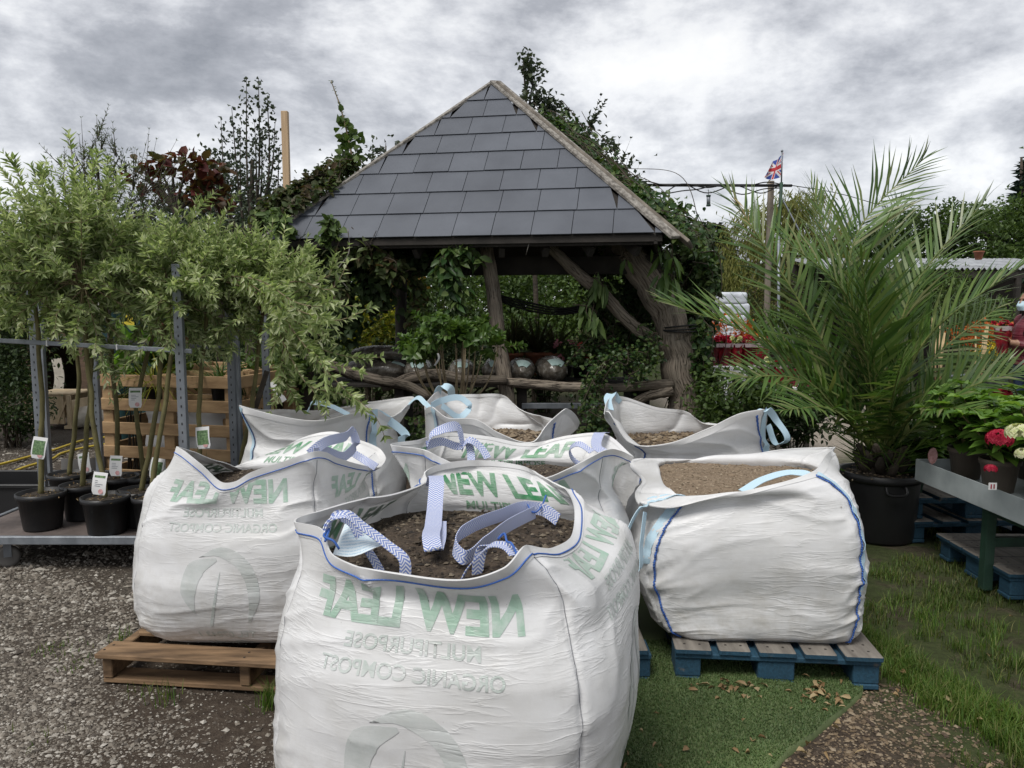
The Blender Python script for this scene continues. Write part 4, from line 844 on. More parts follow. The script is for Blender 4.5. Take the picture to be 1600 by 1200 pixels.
# ------------------------------------------------------------------ pavilion
CL, CR, AP = P(415, 372, 6.65), P(1035, 368, 6.05), P(770, 131, 8.03)
zc = (CL[2] + CR[2]) / 2; CL[2] = CR[2] = zc
e_ = unit(CR - CL); bk = np.array([-e_[1], e_[0], 0]); WID = np.linalg.norm(CR - CL)
BL_, BR_ = CL + bk * WID, CR + bk * WID
pav = thing('pavilion', 'open garden pavilion with a grey slate pyramid roof on rough log posts', 'pavilion', (float((CL + BR_)[0] / 2), float((CL + BR_)[1] / 2), 0))
def slates():
    mb = MB(); mid = (CL + CR) / 2; fx = np.dot(AP - CL, e_); up = AP - (CL + e_ * fx); H = np.linalg.norm(up); up = up / H; nn = unit(np.cross(e_, up)); nn = nn if nn[2] > 0 else -nn
    rows = 8; h = H / rows * .985; g = np.random.default_rng(4); sw = .325
    for r in range(rows):
        h0, h1 = r * h - .0, (r + 1) * h + .02
        if r == 0: h0 = -.012
        lf = lambda q: fx * max(0, q) / H; rt_ = lambda q: WID - (WID - fx) * max(0, q) / H
        x = lf(h0) - sw * g.random() 
        while x < rt_(h0):
            a, b = x + .0025, x + sw - .0025; x += sw
            a0, b0 = max(a, lf(h0)), min(b, rt_(h0)); a1, b1 = max(a, lf(min(h1, H))), min(b, rt_(min(h1, H)))
            if b0 - a0 < .01: continue
            hh = min(h1, H)
            if b1 < a1 and rt_(hh) < a: hh = max(h0 + .01, (WID - a) * H / (WID - fx)); a1 = b1 = a
            elif b1 < a1: hh = max(h0 + .01, b * H / fx); a1 = b1 = b
            t0, t1 = .022 + g.uniform(-.0015, .0015), .010; dz = g.uniform(-.002, .002)
            pt = lambda xx, q, t: CL + e_ * xx + up * q + nn * t
            V = [pt(a0, h0 + dz, t0), pt(b0, h0 + dz, t0), pt(b1, hh, t1), pt(a1, hh, t1), pt(a0, h0 + dz, t0 - .007), pt(b0, h0 + dz, t0 - .007), pt(b1, hh, t1 - .007), pt(a1, hh, t1 - .007)]
            mb.add(V, np.array([[0, 1, 2, 3], [4, 5, 1, 0], [5, 6, 2, 1], [7, 4, 0, 3], [7, 6, 5, 4]]), 0, False)
    mb.build('roof_slates', 'slate', pav)
    mb = MB(); ov = .0
    dn = np.array([0, 0, -.012])
    for a, b in ((CL, CR), (CR, BR_), (BR_, BL_), (BL_, CL)):
        V = [a + dn, b + dn, AP + dn * 2, a + dn * 5, b + dn * 5, AP + dn * 6]; mb.add(V, [np.array([[0, 1, 2], [5, 4, 3]]), np.array([[0, 3, 4, 1], [1, 4, 5, 2], [2, 5, 3, 0]])], 0, False)
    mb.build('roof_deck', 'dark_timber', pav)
    # side slopes carry weathered shingles under the creepers
    mb = MB()
    for a, b in ((CR, BR_), (BL_, CL), (BR_, BL_)):
        ed = unit(b - a); n2 = unit(np.cross(ed, AP - (a + b) / 2)); n2 = n2 if n2[2] > 0 else -n2
        for r in range(8):
            s0, s1 = r / 8, min(1, (r + 1.15) / 8); V = [a + (AP - a) * s0 + n2 * .02, b + (AP - b) * s0 + n2 * .02, b + (AP - b) * s1 + n2 * .008, a + (AP - a) * s1 + n2 * .008]
            mb.add(V, np.array([[0, 1, 2, 3]]), 0, False)
    mb.build('side_shingles', 'slate', pav)
    n_f = nn
    for nm, a, sgn in (('hip_board', CL, -1), ('hip_board', CR, 1)):
        mb = MB(); d = unit(AP - a); a2 = a - d * .10; n2 = unit(nn + (np.array([0, 0, .5])))
        off = e_ * sgn * (.055 if sgn > 0 else .02) + np.array([0, 0, .02])
        mb.beam(a2 + off, AP + off * .6 + d * .02, (.125 if sgn > 0 else .06), .028, tuple(unit(nn * .75 + e_ * sgn * .35 + np.array([0, 0, .3]))), .004); mb.build(nm, 'fascia_wood', pav)
        if sgn > 0:
            mb = MB(); off2 = off + e_ * .10 - np.array([0, 0, .06]); mb.beam(a2 + off2, AP + off2 * .4, .11, .026, tuple(unit(e_ + np.array([0, 0, .6]))), .004); mb.build(nm, 'weathered_wood', pav)
    for a, b in ((CL, CR), (CR, BR_), (BL_, CL)):
        mb = MB(); i = unit(np.cross(np.array([0, 0, 1.]), b - a)); mb.beam(a + i * .05 - [0, 0, .066], b + i * .05 - [0, 0, .066], .03, .035); mb.build('fascia_board', 'dark_timber', pav)
        if a is not CL: continue
        mb = MB(); mb.beam(a + i * .75 - [0, 0, .2], b + i * .75 - [0, 0, .2], .12, .16); mb.build('wall_plate', 'dark_timber', pav)
    mb = MB()
    for k in range(9):
        t = (k + .5) / 9; q = CL + (CR - CL) * t + bk * .12; tgt = AP * .9 + ((CL + CR) / 2 + bk * WID / 2) * .1; mb.beam(q - [0, 0, .13], q + (tgt - q) * .8 - [0, 0, .16], .05, .09)
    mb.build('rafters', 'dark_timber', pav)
slates()
def log(name, pts, r, mat='log_pale', n=26, seed=0, parent=None, knots=3, rough=.16, sides=14):
    c = crv(pts, n); g = np.random.default_rng(seed); rr = np.interp(np.linspace(0, 1, n), np.linspace(0, 1, len(r)), r) * (1 + .10 * (vnoise(np.arange(n) * .55 + seed, np.zeros(n) + seed * .7, 5) - .5))
    c = c + (np.stack([vnoise(np.arange(n) * .35 + seed * 3, np.zeros(n) + 1.5, 6), vnoise(np.arange(n) * .35 + seed * 5, np.zeros(n) + 4.5, 6), np.full(n, .5)], 1) - .5) * rr[:, None] * .35
    mb = MB(); mb.tube(c, rr, sides, rough=rough, seed=seed)
    for k in range(knots):
        i = g.integers(3, n - 3); d = rdir(1, g)[0]; mb.ball(c[i] + d * rr[i] * .8, rr[i] * .35, 8, 6)
    return mb.build(name, mat, parent if parent is not None else pav)
gz = lambda p: np.array([p[0], p[1], -.05])
log('post', [P(757, 366, 6.72), P(768, 440, 6.70), P(778, 520, 6.68), P(791, 620, 6.66), gz(P(797, 700, 6.65))], [.058, .064, .066, .074, .085], seed=1)
b0 = P(1072, 620, 6.72); log('post', [gz(b0), b0, P(1062, 560, 6.72), P(1050, 495, 6.72), P(1040, 470, 6.73)], [.20, .165, .165, .165, .10], seed=2, n=30, sides=20)
log('post_limb', [P(1058, 530, 6.72), P(1040, 485, 6.74), P(1003, 425, 6.82), P(972, 372, 6.95), P(955, 345, 7.05)], [.13, .15, .125, .13, .12], seed=3, n=26, sides=18)
log('brace', [P(1052, 556, 6.70), P(1030, 535, 6.70), P(990, 510, 6.70), P(945, 462, 6.70), P(900, 425, 6.70), P(840, 366, 6.72)], [.066, .056, .052, .055, .048, .048], seed=4, n=40)
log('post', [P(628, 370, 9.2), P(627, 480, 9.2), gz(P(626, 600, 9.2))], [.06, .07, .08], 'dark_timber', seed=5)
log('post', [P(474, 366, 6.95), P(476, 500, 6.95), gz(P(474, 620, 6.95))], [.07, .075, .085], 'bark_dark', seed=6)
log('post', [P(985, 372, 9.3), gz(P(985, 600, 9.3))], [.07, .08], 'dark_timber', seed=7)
log('rail', [P(792, 597, 6.62), P(880, 604, 6.62), P(960, 606, 6.62), P(1052, 599, 6.62)], [.042, .046, .04, .044], seed=8)
log('rail', [P(975, 640, 6.6), P(1005, 622, 6.6), P(1050, 611, 6.6)], [.04, .04, .045], seed=9)
log('rail', [P(478, 556, 6.5), P(540, 580, 6.5), P(590, 594, 6.45), P(640, 604, 6.45), P(672, 622, 6.4)], [.035, .05, .045, .042, .035], 'log_bark', seed=10)
log('rail', [P(596, 606, 6.5), P(640, 592, 6.52), P(670, 586, 6.55), P(730, 594, 6.55), P(792, 594, 6.55)], [.04, .05, .055, .046, .04], 'log_bark', seed=11)
mb = MB(); c = P(1061, 512, 6.72); th = np.linspace(0, 2 * np.pi, 30)
for k in range(3): mb.tube(np.stack([c[0] + .176 * np.cos(th), c[1] + .176 * np.sin(th), c[2] + .012 * (k - 1) + .02 * np.sin(th + k)], 1), .007, 5)
mb.build('cable_band', 'cable_black', pav)
for pts in ([P(900, 262, 6.9), P(872, 300, 6.75), P(848, 335, 6.5), P(830, 372, 6.3), P(822, 402, 6.3)], [P(545, 362, 6.5), P(546, 400, 6.45), P(528, 430, 6.45), P(545, 455, 6.5)]):
    mb = MB(); mb.tube(crv(pts, 20) + np.array([0, -.03, .02]), .004, 4); mb.build('loose_wire', 'fascia_wood', pav)
# black hose looped inside, hanging from the posts
mb = MB()
for k in range(4): mb.tube(crv([P(782, 462 + 3 * k, 7.6), P(830, 474 + 4 * k, 7.6), P(880, 482 + 3 * k, 7.6), P(925, 474 + 3 * k, 7.6)], 24), .011, 6)
base_thing(mb, 'hose', 'cable_black', 'sagging bundle of black hose strung behind the leaning post', 'hose', P(850, 480, 7.6))

# bench of planks with bags of compost in clear film
bn = thing('bench', 'low wooden display bench behind the log rail under the pavilion', 'bench', G(800, 700))
LOC[bn.name] = tuple(bn.location)
x0, x1 = P(440, 600, 7.4)[0], P(1010, 600, 7.4)[0]
for y in (6.95, 7.2, 7.45): 
    mb = MB(); mb.box(((x0 + x1) / 2, y, .80), (x1 - x0, .22, .03)); mb.build('plank', 'dark_timber', bn)
for x in np.linspace(x0 + .1, x1 - .1, 4):
    mb = MB(); mb.box((x, 7.2, .39), (.09, .6, .78)); mb.build('leg', 'dark_timber', bn)
mb = MB(); mb.box((P(880, 630, 6.9)[0], 6.9, P(880, 634, 6.9)[2]), (.75, .05, .05)); mb.build('front_bar', 'galvanised', bn)
for y in (6.98, 7.3): 
    mb = MB(); mb.box(((x0 + x1) / 2, y, .35), (x1 - x0 - .1, .25, .02)); mb.build('shelf', 'dark_timber', bn)
def film_mat():
    m, nt, b, o = newmat('film_compost'); n = objnoise(nt, 20, 7, rough=.7); n2 = objnoise(nt, 7, 3)
    col = ramp(nt, n.outputs['Fac'], [(.3, (.045, .036, .028)), (.55, (.13, .115, .095)), (.72, (.34, .33, .30))])
    L(nt, col, b.inputs['Base Color']); b.inputs['Roughness'].default_value = .22; bumpn(nt, b, n2.outputs['Fac'], .6, .03); MAT['film_compost'] = m
film_mat(); surf('film_label', (.42, .52, .50), (.30, .42, .40), 30, .4, .1)
def film_bag(px, py, Y, r, ry, label, rz=0, seed=0, z=None):
    c = P(px, py, Y); g = np.random.default_rng(seed)
    t = thing('compost_sack', label, 'compost sack', (c[0], c[1], .816 if z is None else z), 'film sacks on the display bench'); mb = MB(); k, n = 22, 26
    v = np.linspace(-1, 1, k); th = np.arange(n) / n * 2 * np.pi; VV, TT = np.meshgrid(v, th, indexing='ij')
    prof = np.clip(1 - np.abs(VV)**2.6, 0, 1)**.5; gath = 1 + .07 * np.sin(TT * 9 + VV * 3) * np.abs(VV)**2
    rad = prof * gath * (1 + .10 * (vnoise(TT * 2 + seed, VV * 3 + 9, seed + 3) - .5)); rz_ = rotz(rz)
    X = np.stack([r[0] * rad * np.sign(np.cos(TT)) * np.abs(np.cos(TT))**.85, VV * ry, r[1] * rad * np.sin(TT)], -1) @ rz_.T
    hz = (.816 if z is None else z) + r[1] * .97
    mb.grid(X + [c[0], c[1], hz], 0, None, wrap=True); mb.build('film_body', 'film_compost', t)
    mb = MB(); a = np.linspace(.75, 2.1, 8); yy = np.linspace(-.93, -.62, 5)
    AA, Y2 = np.meshgrid(a, yy, indexing='ij'); pr_ = np.clip(1 - np.abs(Y2)**2.6, 0, 1)**.5 + .035
    X = np.stack([r[0] * pr_ * np.cos(AA), Y2 * ry, r[1] * pr_ * np.sin(AA)], -1) @ rz_.T; mb.grid(X + [c[0], c[1], hz + .004]); mb.build('printed_band', 'film_label', t)
    return t
film_bag(815, 578, 7.05, (.125, .115), .3, 'clear film compost sack with pale label, left of the pair right of the leaning post', seed=1)
film_bag(861, 578, 7.05, (.145, .12), .3, 'clear film compost sack with pale label, right of the pair by the rail', .1, seed=2)
film_bag(773, 580, 7.1, (.12, .11), .3, 'clear film compost sack tucked behind the leaning post', seed=3)
film_bag(722, 582, 7.1, (.13, .105), .3, 'clear film compost sack behind the pale shrub stems', seed=4)
film_bag(655, 584, 7.1, (.13, .105), .3, 'clear film compost sack just left of the pale shrub stems', seed=5)
film_bag(583, 580, 7.15, (.16, .10), .34, 'dark film compost sack lying lengthwise, lower of the left stack', 1.35, seed=6)
film_bag(600, 558, 7.2, (.15, .07), .32, 'dark film compost sack lying on top of the left stack', 1.45, seed=7, z=1.005)

# cordylines in pots behind the sacks, bright flowers behind
def cordyline(px, py, Y, n, Lf, label, seed):
    g = np.random.default_rng(seed); c = P(px, py, Y); t = thing('cordyline', label, 'cordyline', (c[0], c[1], .816), 'cordylines on the display bench')
    mb = MB(); mb.lathe([(.0, .0), (.09, 0), (.115, .2), (.125, .2), (.125, .23), (.105, .23), (.1, .2), (0, .2)], (c[0], c[1], .816), 20); mb.build('pot', 'terracotta', t)
    mb = MB(); d = rdir(n, g); d[:, 2] = np.abs(d[:, 2]) * .9 + .25; mb.leaves(np.array([c[0], c[1], 1.04]) + g.normal(size=(n, 3)) * .012, unit(d), np.tile([[0, 0, 1.]], (n, 1)) + g.normal(size=(n, 3)) * .2, Lf * (.6 + .5 * g.random(n)), .022, 0, 'strap', droop=.22)
    mb.build('leaves', 'leaf_cordyline', t)
cordyline(800, 545, 7.75, 120, .5, 'spiky cordyline just right of the leaning post', 1)
cordyline(838, 545, 7.8, 120, .5, 'spiky cordyline second to the right of the leaning post', 2)
cordyline(868, 548, 7.75, 70, .38, 'smallest spiky cordyline, right of the other two under the pavilion', 3)
def flower_plant(px, py, Y, z, label, petals, nfl, spread, h, leaf='leaf_mid', pot='black_plastic', seed=0, fl=.028, name='flowering_plant', cat='flowering plant', group=None, nl=160, ls=.05, potr=.07):
    g = np.random.default_rng(seed); c = P(px, py, Y); c[2] = z; t = thing(name, label, cat, c, group)
    mb = MB(); ph = potr * 1.5; mb.lathe([(0, 0), (potr * .75, 0), (potr, ph * .9), (potr * 1.1, ph * .9), (potr * 1.1, ph), (potr * .92, ph), (potr * .9, ph * .86), (0, ph * .86)], c, 18); mb.build('pot', pot, t)
    mb = MB(); p = ellip(nl, c + [0, 0, ph + h * .45], (spread, spread, h * .5), g, .35); mb.leaves(p, rdir(nl, g) + [0, 0, .3], rdir(nl, g) + [0, -.3, 1], ls * (.6 + .7 * g.random(nl)), ls * .55, 0, 'oval')
    for k in range(9): 
        q = p[k]; mb.tube([c + [0, 0, ph * .8], (c + [0, 0, ph] + q) / 2 + [0, 0, .02], q], .003, 4, cap=False)
    mb.build('foliage', leaf, t)
    mb = MB(); p = ellip(nfl, c + [0, 0, ph + h * .6], (spread, spread, h * .5), g, .8); p[:, 1] -= .02
    for q in p:
        k = 12; mb.leaves(q + g.normal(size=(k, 3)) * fl * .4, rdir(k, g) + [0, -.4, .3], rdir(k, g) + [0, -1, .5], fl * (.7 + .5 * g.random(k)), fl * .8, 0, 'oval', droop=.2)
    mb.build('flowers', petals, t); return t
flower_plant(884, 530, 7.6, .816, 'pink and white flowering plant on the bench right of the cordylines', 'petal_pink', 7, .12, .26, seed=3)
flower_plant(914, 520, 7.8, .816, 'cream flowering plant on the bench under the brace log', 'petal_cream', 8, .10, .34, seed=4)
flower_plant(906, 533, 7.45, .816, 'small orange flowering plant on the bench by the brace log', 'petal_coral', 4, .09, .2, seed=5)
flower_plant(551, 600, 5.75, .42, 'coral red begonia left of the dark root rail, higher of the two', 'petal_coral', 6, .07, .13, 'leaf_dark', seed=6, fl=.05)
flower_plant(600, 612, 5.7, .42, 'deep red begonia behind the gap beside the back left bag', 'petal_red', 5, .06, .12, 'leaf_dark', seed=7, fl=.05)
flower_plant(502, 640, 5.35, .42, 'coral begonia seen through the handle loop of the back left bag', 'petal_coral', 5, .06, .12, 'leaf_dark', seed=8, fl=.045)
flower_plant(655, 660, 5.4, .3, 'dark green bushy plant in the gap between the two back left bags', 'leaf_mid', 6, .12, .3, 'leaf_dark', seed=9, fl=.03)
mb = MB()
for y_ in (5.5, 5.75): mb.box((-1.2, y_, .405), (1.5, .22, .03))
for x_ in (-1.85, -.55): mb.box((x_, 5.62, .195), (.08, .44, .39))
base_thing(mb, 'low_shelf', 'dark_timber', 'low dark wooden shelf of begonias behind the back left bag', 'shelf', (-1.2, 5.6, 0))

# pale multi stemmed shrub in front of the leaning post
def hibiscus():
    g = np.random.default_rng(8); c = P(712, 640, 5.75); c[2] = .41; t = thing('potted_shrub', 'bushy topped shrub with many bare pale stems left of the leaning post', 'shrub', c)
    mb = MB(); mb.lathe([(0, 0), (.15, 0), (.19, .34), (.205, .34), (.205, .38), (.18, .38), (.17, .33), (0, .33)], c, 24); mb.build('pot', 'black_plastic', t)
    mw, ml = MB(), MB(); mb = MB(); mb.box((c[0], c[1], .2), (.5, .4, .40)); base_thing(mb, 'upturned_crate', 'dark_timber', 'dark upturned crate under the pale stemmed shrub', 'crate', (c[0], c[1], 0))
    for k in range(19):
        a = g.random() * 6.28; px = 708 + 74 * math.cos(a) * g.random()**.5; tx = P(px, 500 + 30 * (abs(px - 708) / 74)**2 + g.uniform(-4, 34), 5.75 + .3 * math.sin(a))
        b = c + [.09 * math.cos(a), .07 * math.sin(a), .33]; midp = (b + tx) / 2 + [(tx[0] - b[0]) * .16, 0, -.03]
        cc = crv([b, midp, tx], 10); mw.tube(cc, np.linspace(.0085, .003, 10), 5, cap=False)
        for j in range(3):
            q = cc[9 - (j == 2)]; shoot(ml, mw, q, g.normal(size=3) * [1, .8, .25] + [0, 0, .35], .12 + .08 * g.random(), 20, .078, .048, -.1, .002, 60, kind='oval', g=g)
        shoot(ml, mw, tx, unit(tx - midp) * .5 + [0, 0, .4], .09, 18, .072, .045, 0, .002, 55, kind='oval', g=g)
    mw.build('stems', 'twig', t); ml.build('foliage', 'leaf_shrub', t)
    mb = MB(); q = P(684, 552, 5.55); mb.ribbon(crv([q, q + [.01, -.01, -.03], q + [-.01, 0, -.07], q + [-.025, .01, -.09]], 10), (1, .3, 0), .014, .001); mb.build('tie_tag', 'white_paint', t)
hibiscus()

# ------------------------------------------------------------------ climbers on the pavilion
def climber(name, label, spec, mats, seed, cat='climbing plant', group='climbers on the pavilion'):
    """spec: list of (points on a path in space, spread, leaves, leaf length, leaf width, kind)"""
    g = np.random.default_rng(seed); base = np.array(spec[0][0][0]); t = thing(name, label, cat, (base[0], base[1], 0), group); ml, mw = MB(), MB()
    for pts, spread, n, Lf, Wf, kind, hang in spec:
        c = crv(pts, 40); k = max(3, n // 90)
        for j in range(k):
            off = crv(g.normal(size=(5, 3)) * spread * .5, 40); mw.tube(c + off, .004, 4, cap=False)
        i = g.integers(0, 40, n); sp_ = np.asarray(spread) * (.45 + .75 * vnoise(i * .35 + seed, np.zeros(n) + seed, seed))[:, None]
        cl = c[i] + unit(g.normal(size=(n, 3))) * sp_ * g.random((n, 1))**.5
        d = rdir(n, g) * [1, .8, .6] + [0, -.25, -hang]; nr = rdir(n, g) * .55 + [0, -.5, .7]
        ml.leaves(cl, d, nr, Lf * (.55 + .75 * g.random(n)), Wf * (.6 + .6 * g.random(n)), 0, kind, droop=.15)
    mw.build('stems', 'twig_dark', t); ml.build('leaves', mats, t); return t
climber('creeper', 'russet creeper trailing over the left hip of the slate roof', [([P(400, 348, 6.85), P(440, 314, 7.0), P(495, 284, 7.15), P(545, 258, 7.3)], .11, 1150, .07, .055, 'oval', .2), ([P(420, 345, 6.7), P(455, 325, 6.75), P(500, 296, 6.95)], .06, 220, .07, .055, 'oval', .2), ([P(515, 300, 6.95), P(530, 265, 7.1), P(545, 250, 7.2)], .05, 90, .06, .05, 'oval', 0)], 'leaf_russet', 1)
climber('creeper', 'green creeper tuft hanging over the left end of the eave', [([P(418, 335, 6.62), P(446, 352, 6.52), P(452, 362, 6.5)], .07, 120, .09, .065, 'oval', .3), ([P(512, 345, 6.45), P(520, 360, 6.42), P(506, 374, 6.42)], .06, 100, .08, .06, 'oval', .4), ([P(400, 395, 6.5), P(430, 385, 6.5)], .06, 60, .08, .06, 'oval', .3)], 'leaf_mid', 2)
climber('creeper', 'dark creeper curtain hanging below the left half of the eave', [([P(440, 385, 6.85), P(470, 450, 6.9), P(465, 560, 6.95)], .26, 1700, .09, .06, 'oval', .6), ([P(500, 385, 6.8), P(520, 440, 6.85), P(530, 510, 6.9)], .24, 1300, .09, .06, 'oval', .6), ([P(560, 385, 6.8), P(585, 420, 6.85), P(590, 470, 6.9)], .2, 900, .085, .06, 'oval', .6), ([P(600, 385, 6.9), P(640, 405, 6.9), P(690, 400, 6.9)], .15, 600, .08, .055, 'oval', .6)], 'leaf_dark', 3)
climber('creeper', 'russet creeper strands hanging beside the rear post', [([P(560, 380, 6.6), P(600, 410, 6.6), P(620, 425, 6.6)], .16, 380, .09, .06, 'oval', .5), ([P(645, 430, 6.8), P(655, 470, 6.8), P(640, 500, 6.8)], .08, 120, .07, .05, 'oval', .5), ([P(530, 390, 6.55), P(530, 430, 6.55), P(534, 460, 6.55)], .09, 160, .08, .05, 'oval', .5)], 'leaf_russet', 4)
climber('creeper', 'bright creeper strand of five fingered leaves hanging left of the leaning post', [([P(716, 376, 6.45), P(700, 400, 6.4), P(706, 440, 6.4), P(710, 482, 6.4)], .10, 230, .12, .05, 'oval', .7), ([P(716, 380, 6.45), P(735, 398, 6.4), P(752, 412, 6.4)], .06, 70, .12, .05, 'oval', .5)], 'leaf_ivy', 5)
climber('ivy', 'dense ivy over the right hip and right slope of the slate roof', [([P(845, 190, 8.0), P(900, 235, 7.6), P(960, 285, 7.1), P(1010, 330, 6.7), P(1075, 375, 6.5)], .15, 2100, .06, .055, 'oval', .3), ([P(880, 195, 8.6), P(950, 262, 8.2), P(1040, 330, 7.6), P(1100, 372, 7.2)], .2, 1500, .065, .055, 'oval', .3), ([P(985, 300, 6.75), P(1020, 330, 6.5), P(1062, 368, 6.3)], .07, 420, .05, .045, 'oval', .2)], 'leaf_ivy', 6)
climber('ivy', 'dark ivy mass wrapped round the right corner behind the forked post', [([P(1080, 375, 6.9), P(1090, 430, 7.1), P(1085, 500, 7.2), P(1080, 580, 7.2), P(1075, 640, 7.2)], .26, 2600, .07, .055, 'oval', .4), ([P(1010, 390, 7.3), P(1000, 460, 7.4), P(985, 540, 7.4)], .3, 1700, .07, .055, 'oval', .4), ([P(930, 400, 7.6), P(940, 480, 7.7), P(945, 560, 7.6)], .22, 900, .07, .05, 'oval', .4)], 'leaf_dark', 7)
climber('ivy', 'pale ivy fringe at the right edge of the pavilion above the flower table', [([P(1098, 395, 6.7), P(1106, 430, 6.8), P(1098, 480, 6.8)], .12, 420, .055, .05, 'oval', .4), ([P(1092, 500, 6.65), P(1098, 560, 6.6), P(1090, 600, 6.6)], .11, 380, .055, .05, 'oval', .4)], 'leaf_ivy', 8)
climber('hanging_plant', 'long drooping lance leaves hanging from the fork of the right post', [([P(1022, 390, 6.45), P(1042, 396, 6.4), P(1056, 415, 6.4)], .07, 20, .2, .045, 'oval', 1.5), ([P(1035, 425, 6.4), P(1048, 438, 6.4)], .05, 22, .22, .05, 'oval', 1.6), ([P(972, 400, 6.45), P(985, 405, 6.4)], .04, 3, .16, .04, 'oval', 1.2)], 'leaf_shrub', 9)
climber('hanging_plant', 'drooping lance leaves hanging from the middle of the brace log', [([P(930, 430, 6.5), P(945, 450, 6.5)], .07, 26, .18, .045, 'oval', 1.5), ([P(915, 470, 6.5), P(928, 500, 6.5)], .06, 26, .18, .045, 'oval', 1.6)], 'leaf_mid', 10)
climber('scrambling_vine', 'small leaved vine scrambling over the log rail left of the forked post', [([P(915, 640, 6.4), P(930, 590, 6.4), P(960, 560, 6.5), P(1000, 560, 6.6)], .16, 700, .038, .03, 'oval', 0), ([P(900, 560, 6.7), P(940, 540, 6.8), P(975, 560, 6.8)], .18, 420, .04, .03, 'oval', 0), ([P(920, 680, 6.2), P(950, 640, 6.3)], .2, 520, .04, .03, 'oval', 0), ([P(985, 600, 6.5), P(1020, 560, 6.5), P(1010, 520, 6.6)], .12, 260, .04, .032, 'oval', 0)], 'leaf_ivy', 11)
def bush(name, label, c, r, n, Lf, Wf, mat, seed, cat='shrub', group=None, kind='oval', clumps=26, stem=True, up=.2):
    g = np.random.default_rng(seed); c = np.asarray(c, float); t = thing(name, label, cat, (c[0], c[1], 0), group); r = np.asarray(r, float)
    cc = ellip(clumps, c, r * .86, g, .55); cr = r.mean() * (.22 + .22 * g.random(clumps)); w_ = g.integers(0, clumps, n)
    p = cc[w_] + g.normal(size=(n, 3)) * cr[w_][:, None] * .55
    if 'conifer' not in mat: p[:, 2] = np.maximum(p[:, 2], .03)
    out = unit(p - c); d = rdir(n, g) + out * .5 + [0, 0, up]; nr = rdir(n, g) * .5 + [0, 0, .8]
    ml = MB(); ml.leaves(p, d, nr, Lf * (.55 + .8 * g.random(n)), Wf * (.6 + .7 * g.random(n)), 0, kind); ml.build('foliage', mat, t)
    if stem:
        mw = MB()
        for k in range(min(clumps, 14)): mw.tube(crv([(c[0] + g.normal() * .04, c[1] + g.normal() * .04, -.03), (c + cc[k]) / 2 * [1, 1, .7], cc[k]], 8), np.linspace(.02, .004, 8) * max(.4, r.mean()), 5, cap=False)
        mw.build('stems', 'twig_dark', t)
    return t
bush('shrub', 'dark leafy shrub at the foot of the forked post, right side', P(1150, 622, 6.3), (.46, .35, .30), 2300, .05, .03, 'leaf_mid', 31, group='shrubs round the pavilion')
# greenery seen through the pavilion
BG = 'shrubs seen through the pavilion'
bush('shrub', 'yellow leaved shrub in the light left of the rear post', P(575, 505, 10.2), (.45, .4, .35), 1400, .07, .04, 'leaf_gold', 41, group=BG)
bush('shrub', 'orange tinted shrub glimpsed directly behind the rear post', P(615, 440, 12.5), (.5, .4, .5), 1200, .08, .05, 'leaf_orange', 42, group=BG)
bush('shrub', 'dark broad shrub filling the left of the pavilion opening', P(510, 540, 11.5), (1.2, .6, .9), 4200, .08, .045, 'leaf_mid', 43, group=BG)
bush('shrub', 'green shrub between the rear post and the leaning post', P(680, 480, 12.5), (.9, .6, .8), 3600, .08, .045, 'leaf_mid', 44, group=BG)
bush('shrub', 'tall green shrub right behind the cordylines', P(840, 455, 12), (1.0, .6, .8), 4200, .08, .045, 'leaf_mid', 45, group=BG)
bush('shrub', 'sunlit pale shrub low behind the cordylines', P(850, 520, 11), (.9, .5, .4), 2400, .06, .035, 'leaf_mid', 46, group=BG)
bush('shrub', 'dark shrub under the brace log behind the flowers', P(950, 500, 11), (.8, .5, .9), 3600, .07, .04, 'leaf_mid', 47, group=BG)
bush('shrub', 'dark green hedge shrub low behind the film sacks', P(700, 570, 10.5), (2.2, .5, .55), 5200, .08, .045, 'leaf_dark', 48, group=BG, clumps=40)

